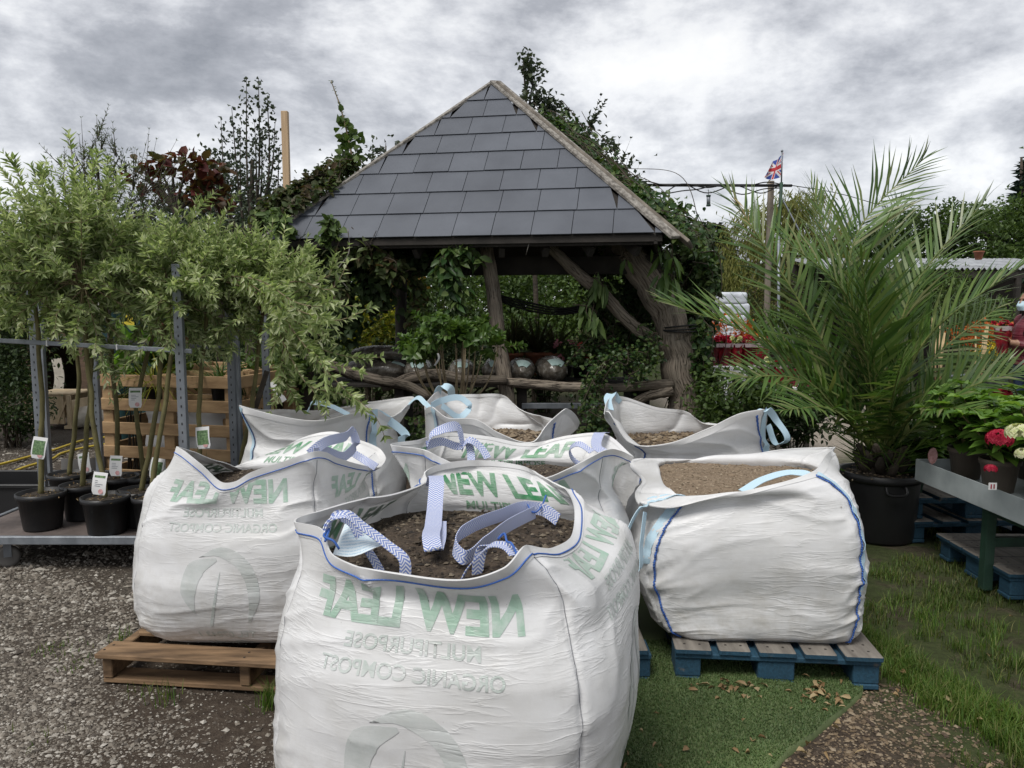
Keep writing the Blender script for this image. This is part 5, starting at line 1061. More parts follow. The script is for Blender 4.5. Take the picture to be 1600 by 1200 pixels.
# ------------------------------------------------------------------ trees beyond
def tree(name, label, px, Y, ztop, blobs, n, Lf, Wf, mat, seed, tr=.12, kind='fold', cat='tree', group='trees on the skyline', up=.25, hang=0, bark='bark_dark', clump=.34, twigs=0):
    """blobs: (px, py, rx, rz) ellipsoids in metres at depth Y"""
    g = np.random.default_rng(seed); b = P(px, 600, Y); b[2] = 0; t = thing(name, label, cat, b, group); ml, mw = MB(), MB()
    C_ = [(P(q[0], q[1], Y + g.uniform(-.5, .5) * q[2]), np.array([q[2], q[2] * .9, q[3]])) for q in blobs]
    top = max(C_, key=lambda q: q[0][2])[0]; tk = crv([b, b * .6 + np.array([top[0], top[1], 0]) * .4 + [0, 0, top[2] * .45], top], 12)
    mw.tube(tk, np.linspace(tr, tr * .2, 12), 8)
    for c, r in C_:
        j = min(9, max(2, int(11 * max(0.1, c[2] - r[2]) / max(top[2], .1)))); q = tk[j]; mw.tube(crv([q, (q + c) / 2 + [0, 0, .1], c + [0, 0, r[2] * .3]], 8), np.linspace(tr * .5, tr * .08, 8), 6, cap=False)
    vol = np.array([r.prod() for c, r in C_])**.75; vol = vol / vol.sum()
    for (c, r), f in zip(C_, vol):
        m = int(n * f); k = max(6, int(16 * (r.prod() / .2)**.33)); cc = ellip(k, c, r * .9, g, .45); cr = (r * clump)[None] * (.6 + .8 * g.random((k, 1))); w_ = g.integers(0, k, m)
        p = cc[w_] + g.normal(size=(m, 3)) * cr[w_] * .6
        d = rdir(m, g) + unit(p - c) * .45 + [0, 0, up - hang]; nr = rdir(m, g) * .6 + [0, 0, .8]
        ml.leaves(p, d, nr, Lf * (.55 + .8 * g.random(m)), Wf * (.6 + .7 * g.random(m)), 0, kind, droop=.15)
        for i in range(int(twigs * f)):
            q = cc[g.integers(0, k)]; dd = unit(q - c) * .6 + [0, 0, .8]
            shoot(ml, mw, q, dd + g.normal(size=3) * .3, r.mean() * (.6 + .8 * g.random()), 14, Lf, Wf, .1, .006, 45, g=g)
    mw.build('trunk', bark, t); ml.build('crown', mat, t); return t
def poplar():
    g = np.random.default_rng(77); Y = 13; b = P(392, 600, Y); b[2] = 0; t = thing('tree', 'tall loose upright tree left of the pale wooden post', 'tree', b, 'trees on the skyline'); ml, mw = MB(), MB()
    mw.tube(crv([b, P(392, 420, Y), P(394, 250, Y)], 10), np.linspace(.12, .03, 10), 8)
    for (x0, y0, x1, y1, n) in ((392, 420, 345, 185, 210), (392, 420, 362, 168, 230), (394, 400, 385, 122, 330), (394, 400, 404, 122, 330), (396, 380, 418, 150, 300), (396, 360, 430, 190, 230), (392, 430, 328, 230, 170), (390, 420, 375, 200, 240), (396, 400, 410, 200, 240), (394, 420, 436, 230, 190), (390, 430, 350, 250, 220), (396, 420, 398, 190, 260)):
        p0, p1 = P(x0, y0, Y), P(x1, y1, Y + g.uniform(-.4, .4)); c = crv([p0, (p0 + p1) / 2 + [(p1[0] - p0[0]) * .3, 0, -.1], p1], 24); mw.tube(c, np.linspace(.03, .004, 24), 4, cap=False)
        tt = g.random(n)**.8; i = tt * 23; pos = np.stack([np.interp(i, np.arange(24), c[:, k]) for k in range(3)], 1); w_ = (.22 * (1 - tt) + .04)[:, None]
        pos = pos + g.normal(size=(n, 3)) * w_ * [.8, .8, .5]; pos = pos[::2]; n = len(pos); ml.leaves(pos, rdir(n, g) + [0, 0, -.2], rdir(n, g), .078 * (.6 + .6 * g.random(n)), .06, 0, 'fold')
    mw.build('trunk', 'bark_dark', t); ml.build('crown', 'leaf_poplar', t)
poplar()
tree('tree', 'dark rounded tree low between the red leaved shrub and the upright tree', 345, 14.5, 4, [(345, 290, .6, .7), (320, 320, .8, .7), (390, 330, .9, .8), (300, 370, 1.2, .8)], 5200, .09, .07, 'leaf_poplar', 52)
tree('red_shrub', 'tall shrub with large dark red leaves above the pale willow heads', 295, 8.5, 3, [(212, 278, .10, .08), (232, 285, .13, .12), (245, 262, .13, .09), (268, 252, .15, .08), (300, 258, .16, .09), (328, 272, .16, .14), (318, 305, .2, .16), (345, 310, .14, .1)], 260, .12, .095, 'leaf_red', 53, .05, 'oval', 'shrub', hang=.3, clump=.5)
tree('willow', 'fine grey green willow behind the left potted heads', 180, 7.6, 3.2, [(150, 235, .16, .3), (190, 255, .16, .3), (120, 260, .2, .3), (215, 285, .2, .25), (165, 320, .5, .4)], 900, .055, .012, 'leaf_willow_grey', 54, .04, 'fold', twigs=95, clump=.4)
tree('tree', 'tall airy tree rising directly behind the slate roof apex', 845, 11, 5, [(818, 95, .16, .13), (835, 120, .2, .22), (850, 150, .18, .2), (828, 160, .16, .25), (860, 185, .25, .25), (890, 215, .4, .25), (935, 240, .3, .2), (960, 290, .5, .4)], 1500, .085, .065, 'leaf_poplar', 55, .05, clump=.45, up=0, twigs=26)
tree('tree', 'leafy tree top just left of the slate roof', 590, 11.5, 4, [(603, 228, .22, .16), (575, 245, .2, .14), (545, 240, .14, .2), (560, 275, .5, .3), (500, 330, .9, .5)], 1500, .08, .06, 'leaf_poplar', 56, .05, clump=.45)
def whip():
    mw, ml = MB(), MB(); g = np.random.default_rng(3); pts = [P(552, 262, 7.3), P(548, 235, 7.3), P(538, 190, 7.3), P(526, 150, 7.3), P(517, 126, 7.3)]; c = crv(pts, 30); b = np.array(pts[0]); t = thing('creeper', 'single tall whip shoot rising above the left roof edge', 'climbing plant', (b[0], b[1], 0), 'climbers on the pavilion')
    mw.tube(np.concatenate([[[b[0], b[1], 2.2]], c]), np.linspace(.012, .004, 31), 5); n = 90; i = g.integers(0, 16, n); ml.leaves(c[i] + g.normal(size=(n, 3)) * .05, rdir(n, g), rdir(n, g), .08, .06, 0, 'oval')
    n = 40; i = g.integers(14, 30, n); ml.leaves(c[i], rdir(n, g) + [0, 0, .5], rdir(n, g), .03, .012, 0, 'fold'); mw.build('stems', 'twig', t); ml.build('leaves', 'leaf_mid', t)
whip()
tree('weeping_willow', 'large yellow green weeping willow right of the pavilion behind the palm', 1215, 16, 5, [(1180, 360, .7, .7), (1240, 330, .8, .55), (1150, 420, .5, 1.0), (1210, 420, .9, 1.0), (1270, 380, .7, .9), (1180, 480, .8, .7)], 9500, .16, .026, 'leaf_weeping', 57, .2, 'fold', hang=1.5, up=0, clump=.34)
def conifer(px, pytop, pybase, Y, r, label, seed, n=3600):
    g = np.random.default_rng(seed); top = P(px, pytop, Y); b = P(px, 600, Y); b[2] = 0; t = thing('conifer', label, 'conifer', b, 'conifers on the skyline'); mb = MB(); mb.tube([b, top], [.2, .03], 8); mb.build('trunk', 'bark_dark', t)
    h = g.random(n)**.8; z = top[2] * (1 - h); rad = r * (.08 + h) * (.35 + .75 * g.random(n)**.5) * (.75 + .5 * vnoise(z * 2.1, g.integers(0, 9, n) * 1.0, 3)); a = g.random(n) * 6.28
    p = np.stack([b[0] + rad * np.cos(a), b[1] + rad * np.sin(a), z], 1); mb = MB(); mb.leaves(p, np.stack([np.cos(a), np.sin(a), g.normal(size=n) * .4 + .1], 1), rdir(n, g) * .6 + [0, 0, 1], .4 * (.5 + .6 * g.random(n)), .13, 0, 'fold'); mb.build('crown', 'leaf_conifer', t)
conifer(1108, 352, 480, 24, 1.5, 'dark conifer between the pavilion and the weeping willow', 1)
conifer(1596, 246, 400, 22, 1.3, 'dark spreading conifer at the right edge of the photo', 2, 2600)
conifer(1065, 395, 480, 27, 2.2, 'low dark conifer just behind the right ivy corner', 3)
tree('tree', 'broad dark green tree beyond the palm at the far right', 1530, 18, 4.5, [(1500, 350, 1.0, .5), (1570, 345, 1.0, .5), (1440, 365, .8, .5), (1540, 385, 1.3, .6), (1605, 370, 1.0, .8)], 8000, .11, .075, 'leaf_mid', 58, .15, 'fold')
tree('tree', 'pale grey green tree filling behind the right palm fronds', 1380, 19, 4, [(1390, 380, 1.0, .6), (1330, 400, 1.0, .7), (1440, 400, 1.0, .6), (1370, 430, 1.4, .8)], 6000, .11, .075, 'leaf_ivy', 59, .15, 'fold')
tree('tree', 'bushy mid green tree behind the white wrapped stack', 1150, 19, 3, [(1130, 440, .8, .6), (1180, 450, .9, .6), (1090, 450, .8, .8)], 4200, .11, .07, 'leaf_mid', 60, .12, 'fold')
for i, (px, Y, lab, mt) in enumerate(((20, 15, 'dark hedge tree behind the left hedge', 'leaf_dark'), (120, 16, 'dark hedge tree behind the brown shed', 'leaf_dark'), (225, 15, 'mid green hedge tree behind the green bin', 'leaf_mid'), (430, 16, 'dark hedge tree behind the pale wooden post', 'leaf_dark'), (540, 17, 'mid green hedge tree behind the left of the roof', 'leaf_mid'), (720, 18, 'dark hedge tree directly behind the pavilion', 'leaf_dark'), (900, 18, 'mid green hedge tree behind the right of the pavilion', 'leaf_mid'))):
    r = np.random.default_rng(i); tree('hedge_tree', lab, px, Y, 3, [(px, 400, 1.1, 1.0), (px - 60, 430, 1.1, 1.0), (px + 60, 430, 1.1, 1.0), (px, 480, 1.6, .9), (px, 560, 2.0, 1.0)], 6500, .11, .07, mt, 70 + i, .12, 'fold', group='trees closing the background')
for i, (px, Y, lab) in enumerate(((-250, 12, 'dark tree outside the left edge'), (1750, 15, 'dark tree past the right edge'))): tree('hedge_tree', lab, px, Y, 4, [(px, 330, 1.3, 1.2), (px, 430, 1.5, 1.1)], 3600, .11, .07, 'leaf_dark', 90 + i, .12, group='trees closing the background')
# far boundary hedge, one mass
g = np.random.default_rng(5); n = 26000; hx = g.uniform(-30, 34, n); hz = g.random(n)**.8 * (2.5 + 1.0 * vnoise(hx * .5 + 60, hx * 0, 9)); mb = MB()
mb.leaves(np.stack([hx, 29 + g.normal(size=n) * .5, hz], 1), rdir(n, g) + [0, -.3, .2], rdir(n, g) * .6 + [0, -.3, .8], .32 * (.5 + g.random(n)), .2, 0, 'fold')
o = mb.build('far_hedge', 'leaf_dark'); tag(o, 'dark green far hedge closing the horizon behind everything', 'hedge', kind='stuff')
# ------------------------------------------------------------------ plant trolleys at the left
def trolley(name, label, x0, x1, y0, y1, z, posts, bars, sk=0.0):
    """posts: (x, y, top) ; bars: (p0, p1)"""
    t = thing(name, label, 'plant trolley', ((x0 + x1) / 2, (y0 + y1) / 2, 0), 'galvanised plant trolleys')
    mb = MB(); mb.box(((x0 + x1) / 2, (y0 + y1) / 2, z - .012), (x1 - x0 - .05, y1 - y0 - .05, .016)); mb.build('platform', 'platform_board', t)
    for a, b in (((x0, y0), (x1, y0)), ((x0, y1), (x1, y1)), ((x0, y0), (x0, y1)), ((x1, y0), (x1, y1))):
        mb = MB(); mb.beam((*a, z - .022), (*b, z - .022), .028, .048); mb.build('rail', 'galvanised', t)
    for x in (x0 + .28, x1 - .16):
        for y in (y0 + .09, y1 - .09):
            mb = MB(); th = np.linspace(0, 2 * np.pi, 21); mb.lathe([(.0, -.018), (.045, -.018), (.06, -.016), (.064, -.008), (.064, .008), (.06, .016), (.045, .018), (0, .018)], (0, 0, 0), 22)
            V = mb.V[0] @ np.array([[1, 0, 0], [0, 0, 1], [0, -1, 0]]).T; mb.V[0] = V @ rotz(.5).T + [x, y, .055]; w_ = mb.build('wheel', 'grey_plastic', t)
            mb = MB(); mb.box((x, y, z - .055), (.05, .06, .012)); 
            for s in (-1, 1): mb.beam(np.array([x, y, .055]) + rotz(.5) @ [0, s * .024, 0], np.array([x, y, z - .055]) + rotz(.5) @ [0, s * .024, 0], .04, .004, up=tuple(rotz(.5) @ [0, 1, 0]))
            mb.build('fork', 'galvanised', t)
    for x, y, zt in posts:
        mb = MB(); w_ = .044
        for dx, dy, sx, sy in ((0, -.016, w_, .003), (-w_ / 2, 0, .003, .034), (w_ / 2, 0, .003, .034)): mb.box((x + dx, y + dy, (z + zt) / 2), (sx, sy, zt - z), None, .0008)
        for k in range(int((zt - z) / .05)): mb.box((x, y - .0185, z + .04 + k * .05), (.006, .002, .014), None, .0004, 1)
        mb.build('upright', ['galvanised', 'cable_black'], t)
    for p0, p1 in bars:
        mb = MB(); mb.beam(p0, p1, .014, .026); mb.build('cross_bar', 'galvanised', t)
        for s in (.18, .42, .7):
            q = np.asarray(p0) * (1 - s) + np.asarray(p1) * s; mb = MB(); mb.box(q, (.008, .02, .034), None, .002); mb.build('cable_tie', 'white_paint', t)
    return t
ZT = .20
y0, y1 = 4.27, 5.12
pl = P(62, 760, 5.02); pf = P(297, 690, 4.42); pb = P(366, 690, 5.06)
trolley('plant_trolley', 'galvanised trolley carrying the nearest potted willows, its empty corner jutting out at left', -3.22, -1.80, y0, y1, ZT,
        [(pl[0], 5.06, 1.75), (pf[0], 4.34, 1.74), (pb[0], 5.06, 1.78), (-3.19, 4.34, 1.75)], [(P(-90, 527, 4.34), P(300, 549, 4.34)), (P(66, 527, 5.09), P(368, 545, 5.09))])
p81, p156, p424, p371 = P(80, 700, 5.45), P(155, 700, 5.95), P(424, 650, 5.9), P(374, 700, 5.36)
trolley('plant_trolley', 'galvanised trolley parked right behind the front willow trolley', p81[0] - .1, p371[0] + .05, 5.30, 5.62, ZT,
        [(p81[0], 5.40, 1.75), (P(155, 700, 5.55)[0], 5.55, 1.72), (p371[0], 5.36, 1.74), (P(421, 650, 5.55)[0] - .02, 5.57, 1.72)], [])

def willow(label, pot, Yp, stem, topp, seed, nshoot=50, zp=ZT, ls=1.0, potr=.128, extra=(), tagpos=None, rad=.5):
    g = np.random.default_rng(seed); c = P(pot[0], pot[1], Yp); c[2] = zp; t = thing('potted_willow', label, 'potted willow', c, 'potted willow standards')
    mb = MB(); h = .215; r = potr
    mb.lathe([(0, 0), (r * .78, 0), (r * .80, .008), (r * .96, h * .86), (r * 1.03, h * .86), (r * 1.05, h * .9), (r * 1.05, h), (r * .97, h), (r * .95, h * .86), (0, h * .86)], c, 30); mb.build('pot', 'black_plastic', t)
    mb = MB(); a = np.linspace(0, 2 * np.pi, 25)[:-1]; X = np.stack([np.stack([c[0] + r * .95 * q * np.cos(a), c[1] + r * .95 * q * np.sin(a), c[2] + h * .88 + .014 * (1 - q) + .008 * g.random(24)], 1) for q in (1, .7, .4, .02)]); mb.grid(X, wrap=True)
    n = 60; mb.leaves(c + [0, 0, h * .93] + g.normal(size=(n, 3)) * [r * .4, r * .4, .004], rdir(n, g) * [1, 1, .3], [0, 0, 1] + rdir(n, g) * .3, .02, .008, 1, 'fold'); mb.build('soil', ['pot_soil', 'dead_leaf'], t)
    tp = P(*topp); b = c + [0, 0, h * .85]; ms = P(*stem) if stem is not None else (b + tp) / 2
    cs = crv([b, ms, tp], 26); cs = cs + (np.stack([vnoise(np.arange(26) * .4 + seed, np.zeros(26) + .3, seed), vnoise(np.arange(26) * .4 + seed, np.zeros(26) + 5.3, seed), np.full(26, .5)], 1) - .5) * .02
    mb = MB(); mb.tube(cs, np.linspace(.0155, .0115, 26) * (1 + .15 * (vnoise(np.arange(26) * .9, np.zeros(26), seed) - .5)), 9); mb.ball(tp, (.026, .026, .03)); mb.build('stem', 'stem_green', t)
    ml, mw = MB(), MB()
    for k in range(nshoot):
        d = rdir(1, g)[0]; d[2] = abs(d[2]) * 1.25 + .12 if g.random() < .80 else d[2] * .5 - .28; d = unit(d * [1, .9, 1])
        ln = rad * (.62 + .62 * g.random()) * (1.15 if d[2] > .6 else 1); q = tp + [0, 0, g.uniform(-.06, .06)]
        cc = shoot(ml, mw, q, d + g.normal(size=3) * .12, ln, int(60 * ln / .5), .068 * ls, .0205 * ls, -.22 + .25 * g.random(), .0042, 46, g=g, start=.22)
        for j in range(2):
            qq = cc[g.integers(2, 6)]; shoot(ml, mw, qq, d + g.normal(size=3) * .55 + [0, 0, .25], ln * .42, 18, .062 * ls, .019 * ls, -.1, .0022, 46, g=g)
    for pts, nl in extra:
        nl = int(nl * 1.5); cc = crv(pts, 30); mw.tube(cc, np.linspace(.005, .0015, 30), 5, cap=False); i = np.sort(g.integers(4, 30, nl)); tan = unit(np.gradient(cc, axis=0))[i]
        a = np.arange(nl) * 2.4; x = unit(np.cross(tan, [0, .3, 1])); yv = np.cross(tan, x); rad_ = np.cos(a)[:, None] * x + np.sin(a)[:, None] * yv
        ml.leaves(cc[i], tan * .75 + rad_ * .75 + g.normal(size=(nl, 3)) * .12, rad_ * -.6 + tan * .4 + [0, -.3, .5], .078 * (.7 + .5 * g.random(nl)) * (1 - .3 * i / 30), .022, 0, 'fold')
        for j in range(max(1, nl // 22)): 
            k = g.integers(6, 26); shoot(ml, mw, cc[k], tan[np.searchsorted(i, k) % nl] + g.normal(size=3) * .5, .20, 22, .07, .021, -.2, .002, 46, g=g)
    ml.build('crown', 'leaf_willow', t); mw.build('twigs', 'twig', t)
    if tagpos is not None:
        q = P(*tagpos); w_, hh = .082, .125; tl = g.uniform(-.25, .25); ax = np.array([math.cos(tl), .1 * g.normal(), math.sin(tl)]); ax = unit(ax); dz = np.array([math.sin(tl), -.12, -math.cos(tl)]); nr = unit(np.cross(ax, dz)); nr = nr if nr[1] < 0 else -nr
        mb = MB(); n = 8; S = np.linspace(0, 1, n); X = np.array([[q + ax * (s_ - .5) * w_ * (1 if v < .9 else .8) + dz * v * hh + nr * .008 * math.sin(v * 3) for s_ in (0, .33, .66, 1)] for v in S]); mb.grid(X)
        pic = lambda s0, s1, v0, v1, m_: mb.grid(np.array([[q + ax * (s_ - .5) * w_ + dz * v * hh + nr * (.008 * math.sin(v * 3) + .0012) for s_ in (s0, s1)] for v in np.linspace(v0, v1, 5)]), m_)
        kind = g.random() < .6
        if kind: pic(.10, .90, .16, .82, 1)
        else:
            pic(.12, .88, .14, .24, 1)
            for v in (.36, .44, .52, .60): pic(.2, .2 + .5 * g.random() + .1, v, v + .025, 3)
        th = np.linspace(0, 2 * np.pi, 14); cc = q + ax * .012 + dz * .105 + nr * (.008 * math.sin(2.6) + .0022); mb.add(np.concatenate([[cc], cc + .014 * (np.cos(th)[:, None] * ax + np.sin(th)[:, None] * dz)]), np.array([[0, i + 1, i + 2] for i in range(13)]), 2, False)
        mb.build('care_tag', ['white_paint', 'tag_green', 'tag_pink', 'galvanised'], t)
    return t
surf('tag_green', (.16, .26, .12), (.05, .10, .04), 90, .5, 0); surf('tag_pink', (.6, .35, .36), (.4, .2, .18), 60, .5, 0)
W = lambda *a, **k: willow(*a, **k)
W('leftmost potted willow, alone at the front left of the trolley', (66, 800), 4.45, (64, 620, 4.45), (54, 455, 4.45), 201, 46, rad=.46, tagpos=(64, 683, 4.40), extra=[([P(60, 450, 4.45), P(50, 340, 4.4), P(22, 250, 4.4)], 60), ([P(60, 450, 4.45), P(70, 340, 4.4), P(62, 262, 4.4)], 60)])
UPS = lambda *q: [([P(*a), P((a[0] + b[0]) / 2 + 4, (a[1] + b[1]) / 2, a[2]), P(*b)], 62) for a, b in q]
W('potted willow at the front of the trolley with a picture tag on its pot', (167, 810), 4.36, (143, 620, 4.4), (128, 440, 4.42), 202, 54, tagpos=(158, 738, 4.22), extra=UPS(((128, 440, 4.42), (108, 210, 4.4)), ((128, 440, 4.42), (145, 240, 4.4))))
W('potted willow just behind the picture tagged pot at the trolley front', (130, 800), 4.66, (140, 620, 4.66), (144, 430, 4.66), 203, 42, rad=.42, potr=.12, extra=UPS(((150, 430, 4.66), (168, 250, 4.6))))
W('potted willow in the back row directly behind the leftmost pots', (112, 790), 4.98, (122, 620, 4.98), (104, 430, 4.98), 204, 42, tagpos=(130, 708, 4.82))
W('potted willow in the back row with the wide pot and tall tag', (186, 790), 4.88, (181, 620, 4.86), (160, 440, 4.86), 205, 40, rad=.38, tagpos=(182, 712, 4.70))
W('slanting potted willow leaning right in the back row of the trolley', (226, 790), 4.92, (215, 620, 4.9), (262, 462, 4.9), 206, 38, rad=.36, tagpos=(212, 606, 4.85))
W('potted willow beside the left lettered bag, pot half hidden by it', (222, 815), 4.52, (246, 620, 4.52), (266, 458, 4.52), 207, 46, rad=.40, tagpos=(248, 716, 4.42))
W('small front potted willow touching the left edge of the lettered bag', (238, 828), 4.36, (258, 620, 4.4), (278, 470, 4.44), 208, 44, rad=.40, potr=.10)
W('potted willow hidden behind the left lettered bag by the front upright', (310, 790), 4.62, (314, 620, 4.62), (324, 468, 4.6), 209, 50, rad=.42, tagpos=(316, 667, 4.4),
  extra=[([P(325, 430, 4.5), P(400, 450, 4.3), P(455, 515, 4.15), P(500, 560, 4.05), P(560, 580, 4.0)], 60), ([P(325, 430, 4.5), P(420, 470, 4.25), P(480, 545, 4.05), P(540, 610, 3.95), P(590, 655, 3.9), P(600, 680, 3.9)], 95), ([P(325, 430, 4.5), P(410, 440, 4.25), P(470, 475, 4.1), P(560, 478, 4.0)], 60)])
W('rightmost potted willow, its long shoots drooping over the back left bag', (372, 780), 4.92, (392, 640, 4.85), (412, 478, 4.7), 210, 60, rad=.44,
  extra=[([P(414, 450, 4.6), P(470, 440, 4.4), P(520, 450, 4.3), P(545, 408, 4.3)], 30), ([P(414, 450, 4.6), P(450, 520, 4.3), P(500, 545, 4.2), P(565, 560, 4.15), P(594, 558, 4.1)], 70), ([P(414, 450, 4.6), P(455, 560, 4.25), P(480, 600, 4.2), P(540, 620, 4.1), P(565, 640, 4.1)], 80), ([P(414, 450, 4.6), P(480, 490, 4.3), P(530, 500, 4.2), P(580, 480, 4.15)], 50), ([P(414, 450, 4.6), P(440, 520, 4.4), P(445, 590, 4.3), P(470, 640, 4.25)], 70)])
# two upper leader shoots above the heads
# ------------------------------------------------------------------ slatted pallet crate with plants
def crate(name, label, p0, p1, depth, zb, zt, nslat, mat='pine'):
    d = unit(p1 - p0); d[2] = 0; d = unit(d); n = np.array([-d[1], d[0], 0]); Ln = np.linalg.norm((p1 - p0)[:2]); t = thing(name, label, 'pallet crate', (p0[0], p0[1], 0), 'slatted pallet crates'); o = np.array([p0[0], p0[1], 0.])
    rt = np.stack([d, n, [0, 0, 1]], 1)
    for s in (0, .5, 1):
        for q in (0, depth):
            mb = MB(); mb.box(o + d * (.05 + s * (Ln - .1)) + n * q + [0, 0, (zt) / 2], (.09, .045, zt), rt); mb.build('post', mat, t)
    for i in range(nslat):
        z = zb + (zt - .055 - zb) * i / (nslat - 1)
        for q in (-.033, depth + .033):
            mb = MB(); mb.box(o + d * Ln / 2 + n * q + [0, 0, z], (Ln, .020, .092), rt); mb.build('slat', mat, t)
        for s in (-.012, Ln + .012):
            mb = MB(); mb.box(o + d * s + n * depth / 2 + [0, 0, z], (.02, depth, .092), rt); mb.build('slat', mat, t)
    mb = MB(); mb.box(o + d * Ln / 2 + n * depth / 2 + [0, 0, .06], (Ln - .03, depth - .08, .03), rt); mb.build('base_panel', mat, t)
    return t
ca0, ca1 = P(163, 640, 5.95), P(372, 640, 5.72)
crate('pallet_crate', 'slatted pine pallet crate of plants behind the trolleys', ca0, ca1, .9, .2, P(0, 584, 5.85)[2], 5)
cb0, cb1 = P(384, 640, 6.0), P(462, 640, 6.9)
crate('pallet_crate', 'second slatted pine crate set at an angle, nearest the pavilion', cb0, cb1, .8, .2, P(0, 578, 6.0)[2], 5)
def plain_bag(label, c, h, s, seed):
    t = thing('bulk_bag', label, 'bulk bag', c, GB); mb = MB(); n = 80; th = np.arange(n) / n * 2 * np.pi; rows = []
    for z, k, e in ((0, .88, 5), (.05, .98, 4), (.3, 1.06, 3), (.6, 1.05, 3), (.85, .98, 3), (1, .96, 4), (1, .9, 4), (.85, .85, 4)):
        d = (np.abs(np.cos(th))**e + np.abs(np.sin(th))**e)**(1 / e); rr = s * k / d * (1 + .03 * (vnoise(th * 3, np.full(n, z * 9), seed) - .5)); rows.append(np.stack([c[0] + rr * np.cos(th), c[1] + rr * np.sin(th), np.full(n, c[2] + h * z)], 1))
    X = crv(np.stack(rows).reshape(8, -1), 50).reshape(50, n, 3); X = np.concatenate([X, X[:, :1]], 1); uv = np.stack(np.meshgrid(np.linspace(0, 3.6, n + 1), np.linspace(0, 1.2, 50)), -1); mb.grid(X, 0, uv); mb.build('bag_body', 'bag_fabric', t)
    mb = MB(); mb.ball((c[0], c[1], c[2] + h * .86), (s * .86, s * .86, .05), 30, 8); mb.build('compost_fill', 'bag_soil', t)
cc_ = (ca0 + ca1) / 2 + [.05, .44, 0]
plain_bag('plain white bulk bag standing inside the slatted pine crate', (cc_[0], cc_[1], .076), .62, .36, 7)
def tuft_plant(name, label, px, py, Y, z, n, Lf, wf, mat, seed, pot='black_plastic', up=.5, cat='plant', group=None, droop=.5, potr=.08):
    g = np.random.default_rng(seed); c = P(px, py, Y); c[2] = z; t = thing(name, label, cat, c, group); mb = MB(); r = potr
    mb.lathe([(0, 0), (r * .8, 0), (r, .15), (r * 1.08, .15), (r * 1.08, .17), (r * .9, .17), (r * .85, .14), (0, .14)], c, 18); mb.build('pot', pot, t)
    mb = MB(); d = rdir(n, g); d[:, 2] = np.abs(d[:, 2]) * .8 + up; mb.leaves(c + [0, 0, .14] + g.normal(size=(n, 3)) * [.02, .02, .005], d, [0, 0, 1] + rdir(n, g) * .3, Lf * (.6 + .6 * g.random(n)), wf, 0, 'strap', droop=droop); mb.build('leaves', mat, t); return t
PG = 'plants in the slatted crates'
mb = MB(); mb.box((cc_[0] - .02, cc_[1] + .02, .745), (.92, .6, .02)); base_thing(mb, 'tray', 'dark_timber', 'dark tray of plants resting on the bag inside the pine crate', 'tray', (cc_[0], cc_[1], .735))
z_ = .757
tuft_plant('ornamental_grass', 'yellow striped grass arching over the front slat of the pine crate', 243, 590, 5.92, z_, 130, .34, .010, 'leaf_gold', 1, group=PG, up=.15, droop=.8)
tuft_plant('ornamental_grass', 'green sedge at the right end of the pine crate', 345, 590, 5.95, z_, 120, .3, .010, 'leaf_mid', 2, group=PG, up=.4)
bush('potted_hydrangea', 'broad leaved hydrangea rising from the left of the pine crate', P(205, 560, 6.15), (.2, .2, .16), 120, .13, .085, 'leaf_hydrangea', 3, group=PG, clumps=12)
bush('potted_hydrangea', 'broad leaved hydrangea rising from the middle of the pine crate', P(275, 565, 6.2), (.2, .2, .15), 120, .12, .08, 'leaf_mid', 4, group=PG, clumps=12)
bush('potted_acer', 'small bronze leaved plant behind the hydrangeas in the crate', P(262, 510, 6.5), (.16, .15, .26), 170, .09, .05, 'leaf_red', 5, group=PG, clumps=10)
bush('leafy_plant', 'dark bushy plant filling the angled pine crate', P(425, 590, 6.6), (.34, .3, .22), 700, .07, .035, 'leaf_mid', 6, group=PG)
tuft_plant('ornamental_grass', 'fine dark sedge between the two pine crates', 382, 590, 6.1, .6, 150, .36, .009, 'leaf_dark', 7, group=PG, up=.5)
mb = MB(); q = P(424, 596, 5.85); mb.ribbon(crv([q, q + [.03, -.01, -.05], q + [.075, -.02, -.11], q + [.10, -.02, -.15]], 14), (1, 0, .5), .045, .002); base_thing(mb, 'plant_label', 'white_paint', 'white bent plant label hanging off the angled pine crate', 'plant label', q)
# dark stained tree guard post sloping by the crate
mb = MB(); mb.tube([P(380, 700, 5.2), P(417, 580, 5.2)], .018, 8)
base_thing(mb, 'support_stake', 'bark_dark', 'dark stake leaning against the angled pine crate', 'stake', G(379, 760))
# ------------------------------------------------------------------ beyond the trolleys
t = thing('black_trough', 'long black plastic trough on the ground behind the leftmost pot', 'trough', (-3.75, 5.5, 0)); 
for nm, c, s in (('side', (-3.75, 5.28, .13), (1.5, .03, .26)), ('side', (-3.75, 5.78, .13), (1.5, .03, .26)), ('end', (-3.02, 5.53, .13), (.03, .47, .26)), ('end', (-4.48, 5.53, .13), (.03, .47, .26)), ('base', (-3.75, 5.53, .02), (1.44, .47, .03)), ('lip', (-3.75, 5.265, .255), (1.54, .03, .03))):
    mb = MB(); mb.box(c, s, None, .006); mb.build(nm, 'black_plastic', t)
mb = MB(); th = np.linspace(-.2, 2.4, 16); q = P(128, 712, 5.9)
X = np.stack([np.stack([q[0] + .17 * np.cos(th), q[1] - .17 * np.sin(th) * .6, np.full(16, z)], 1) for z in (.02, .34)]); mb.grid(X); X2 = X * [1, 1, 1] + [0, .012, 0]; mb.grid(X2)
mb.lathe([(.0, .02), (.15, .02), (.155, .03), (0, .03)], (q[0], q[1], 0), 16)
base_thing(mb, 'grey_tub', 'grey_plastic', 'dark grey rounded tub behind the back row of pots', 'tub', (q[0], q[1], 0))
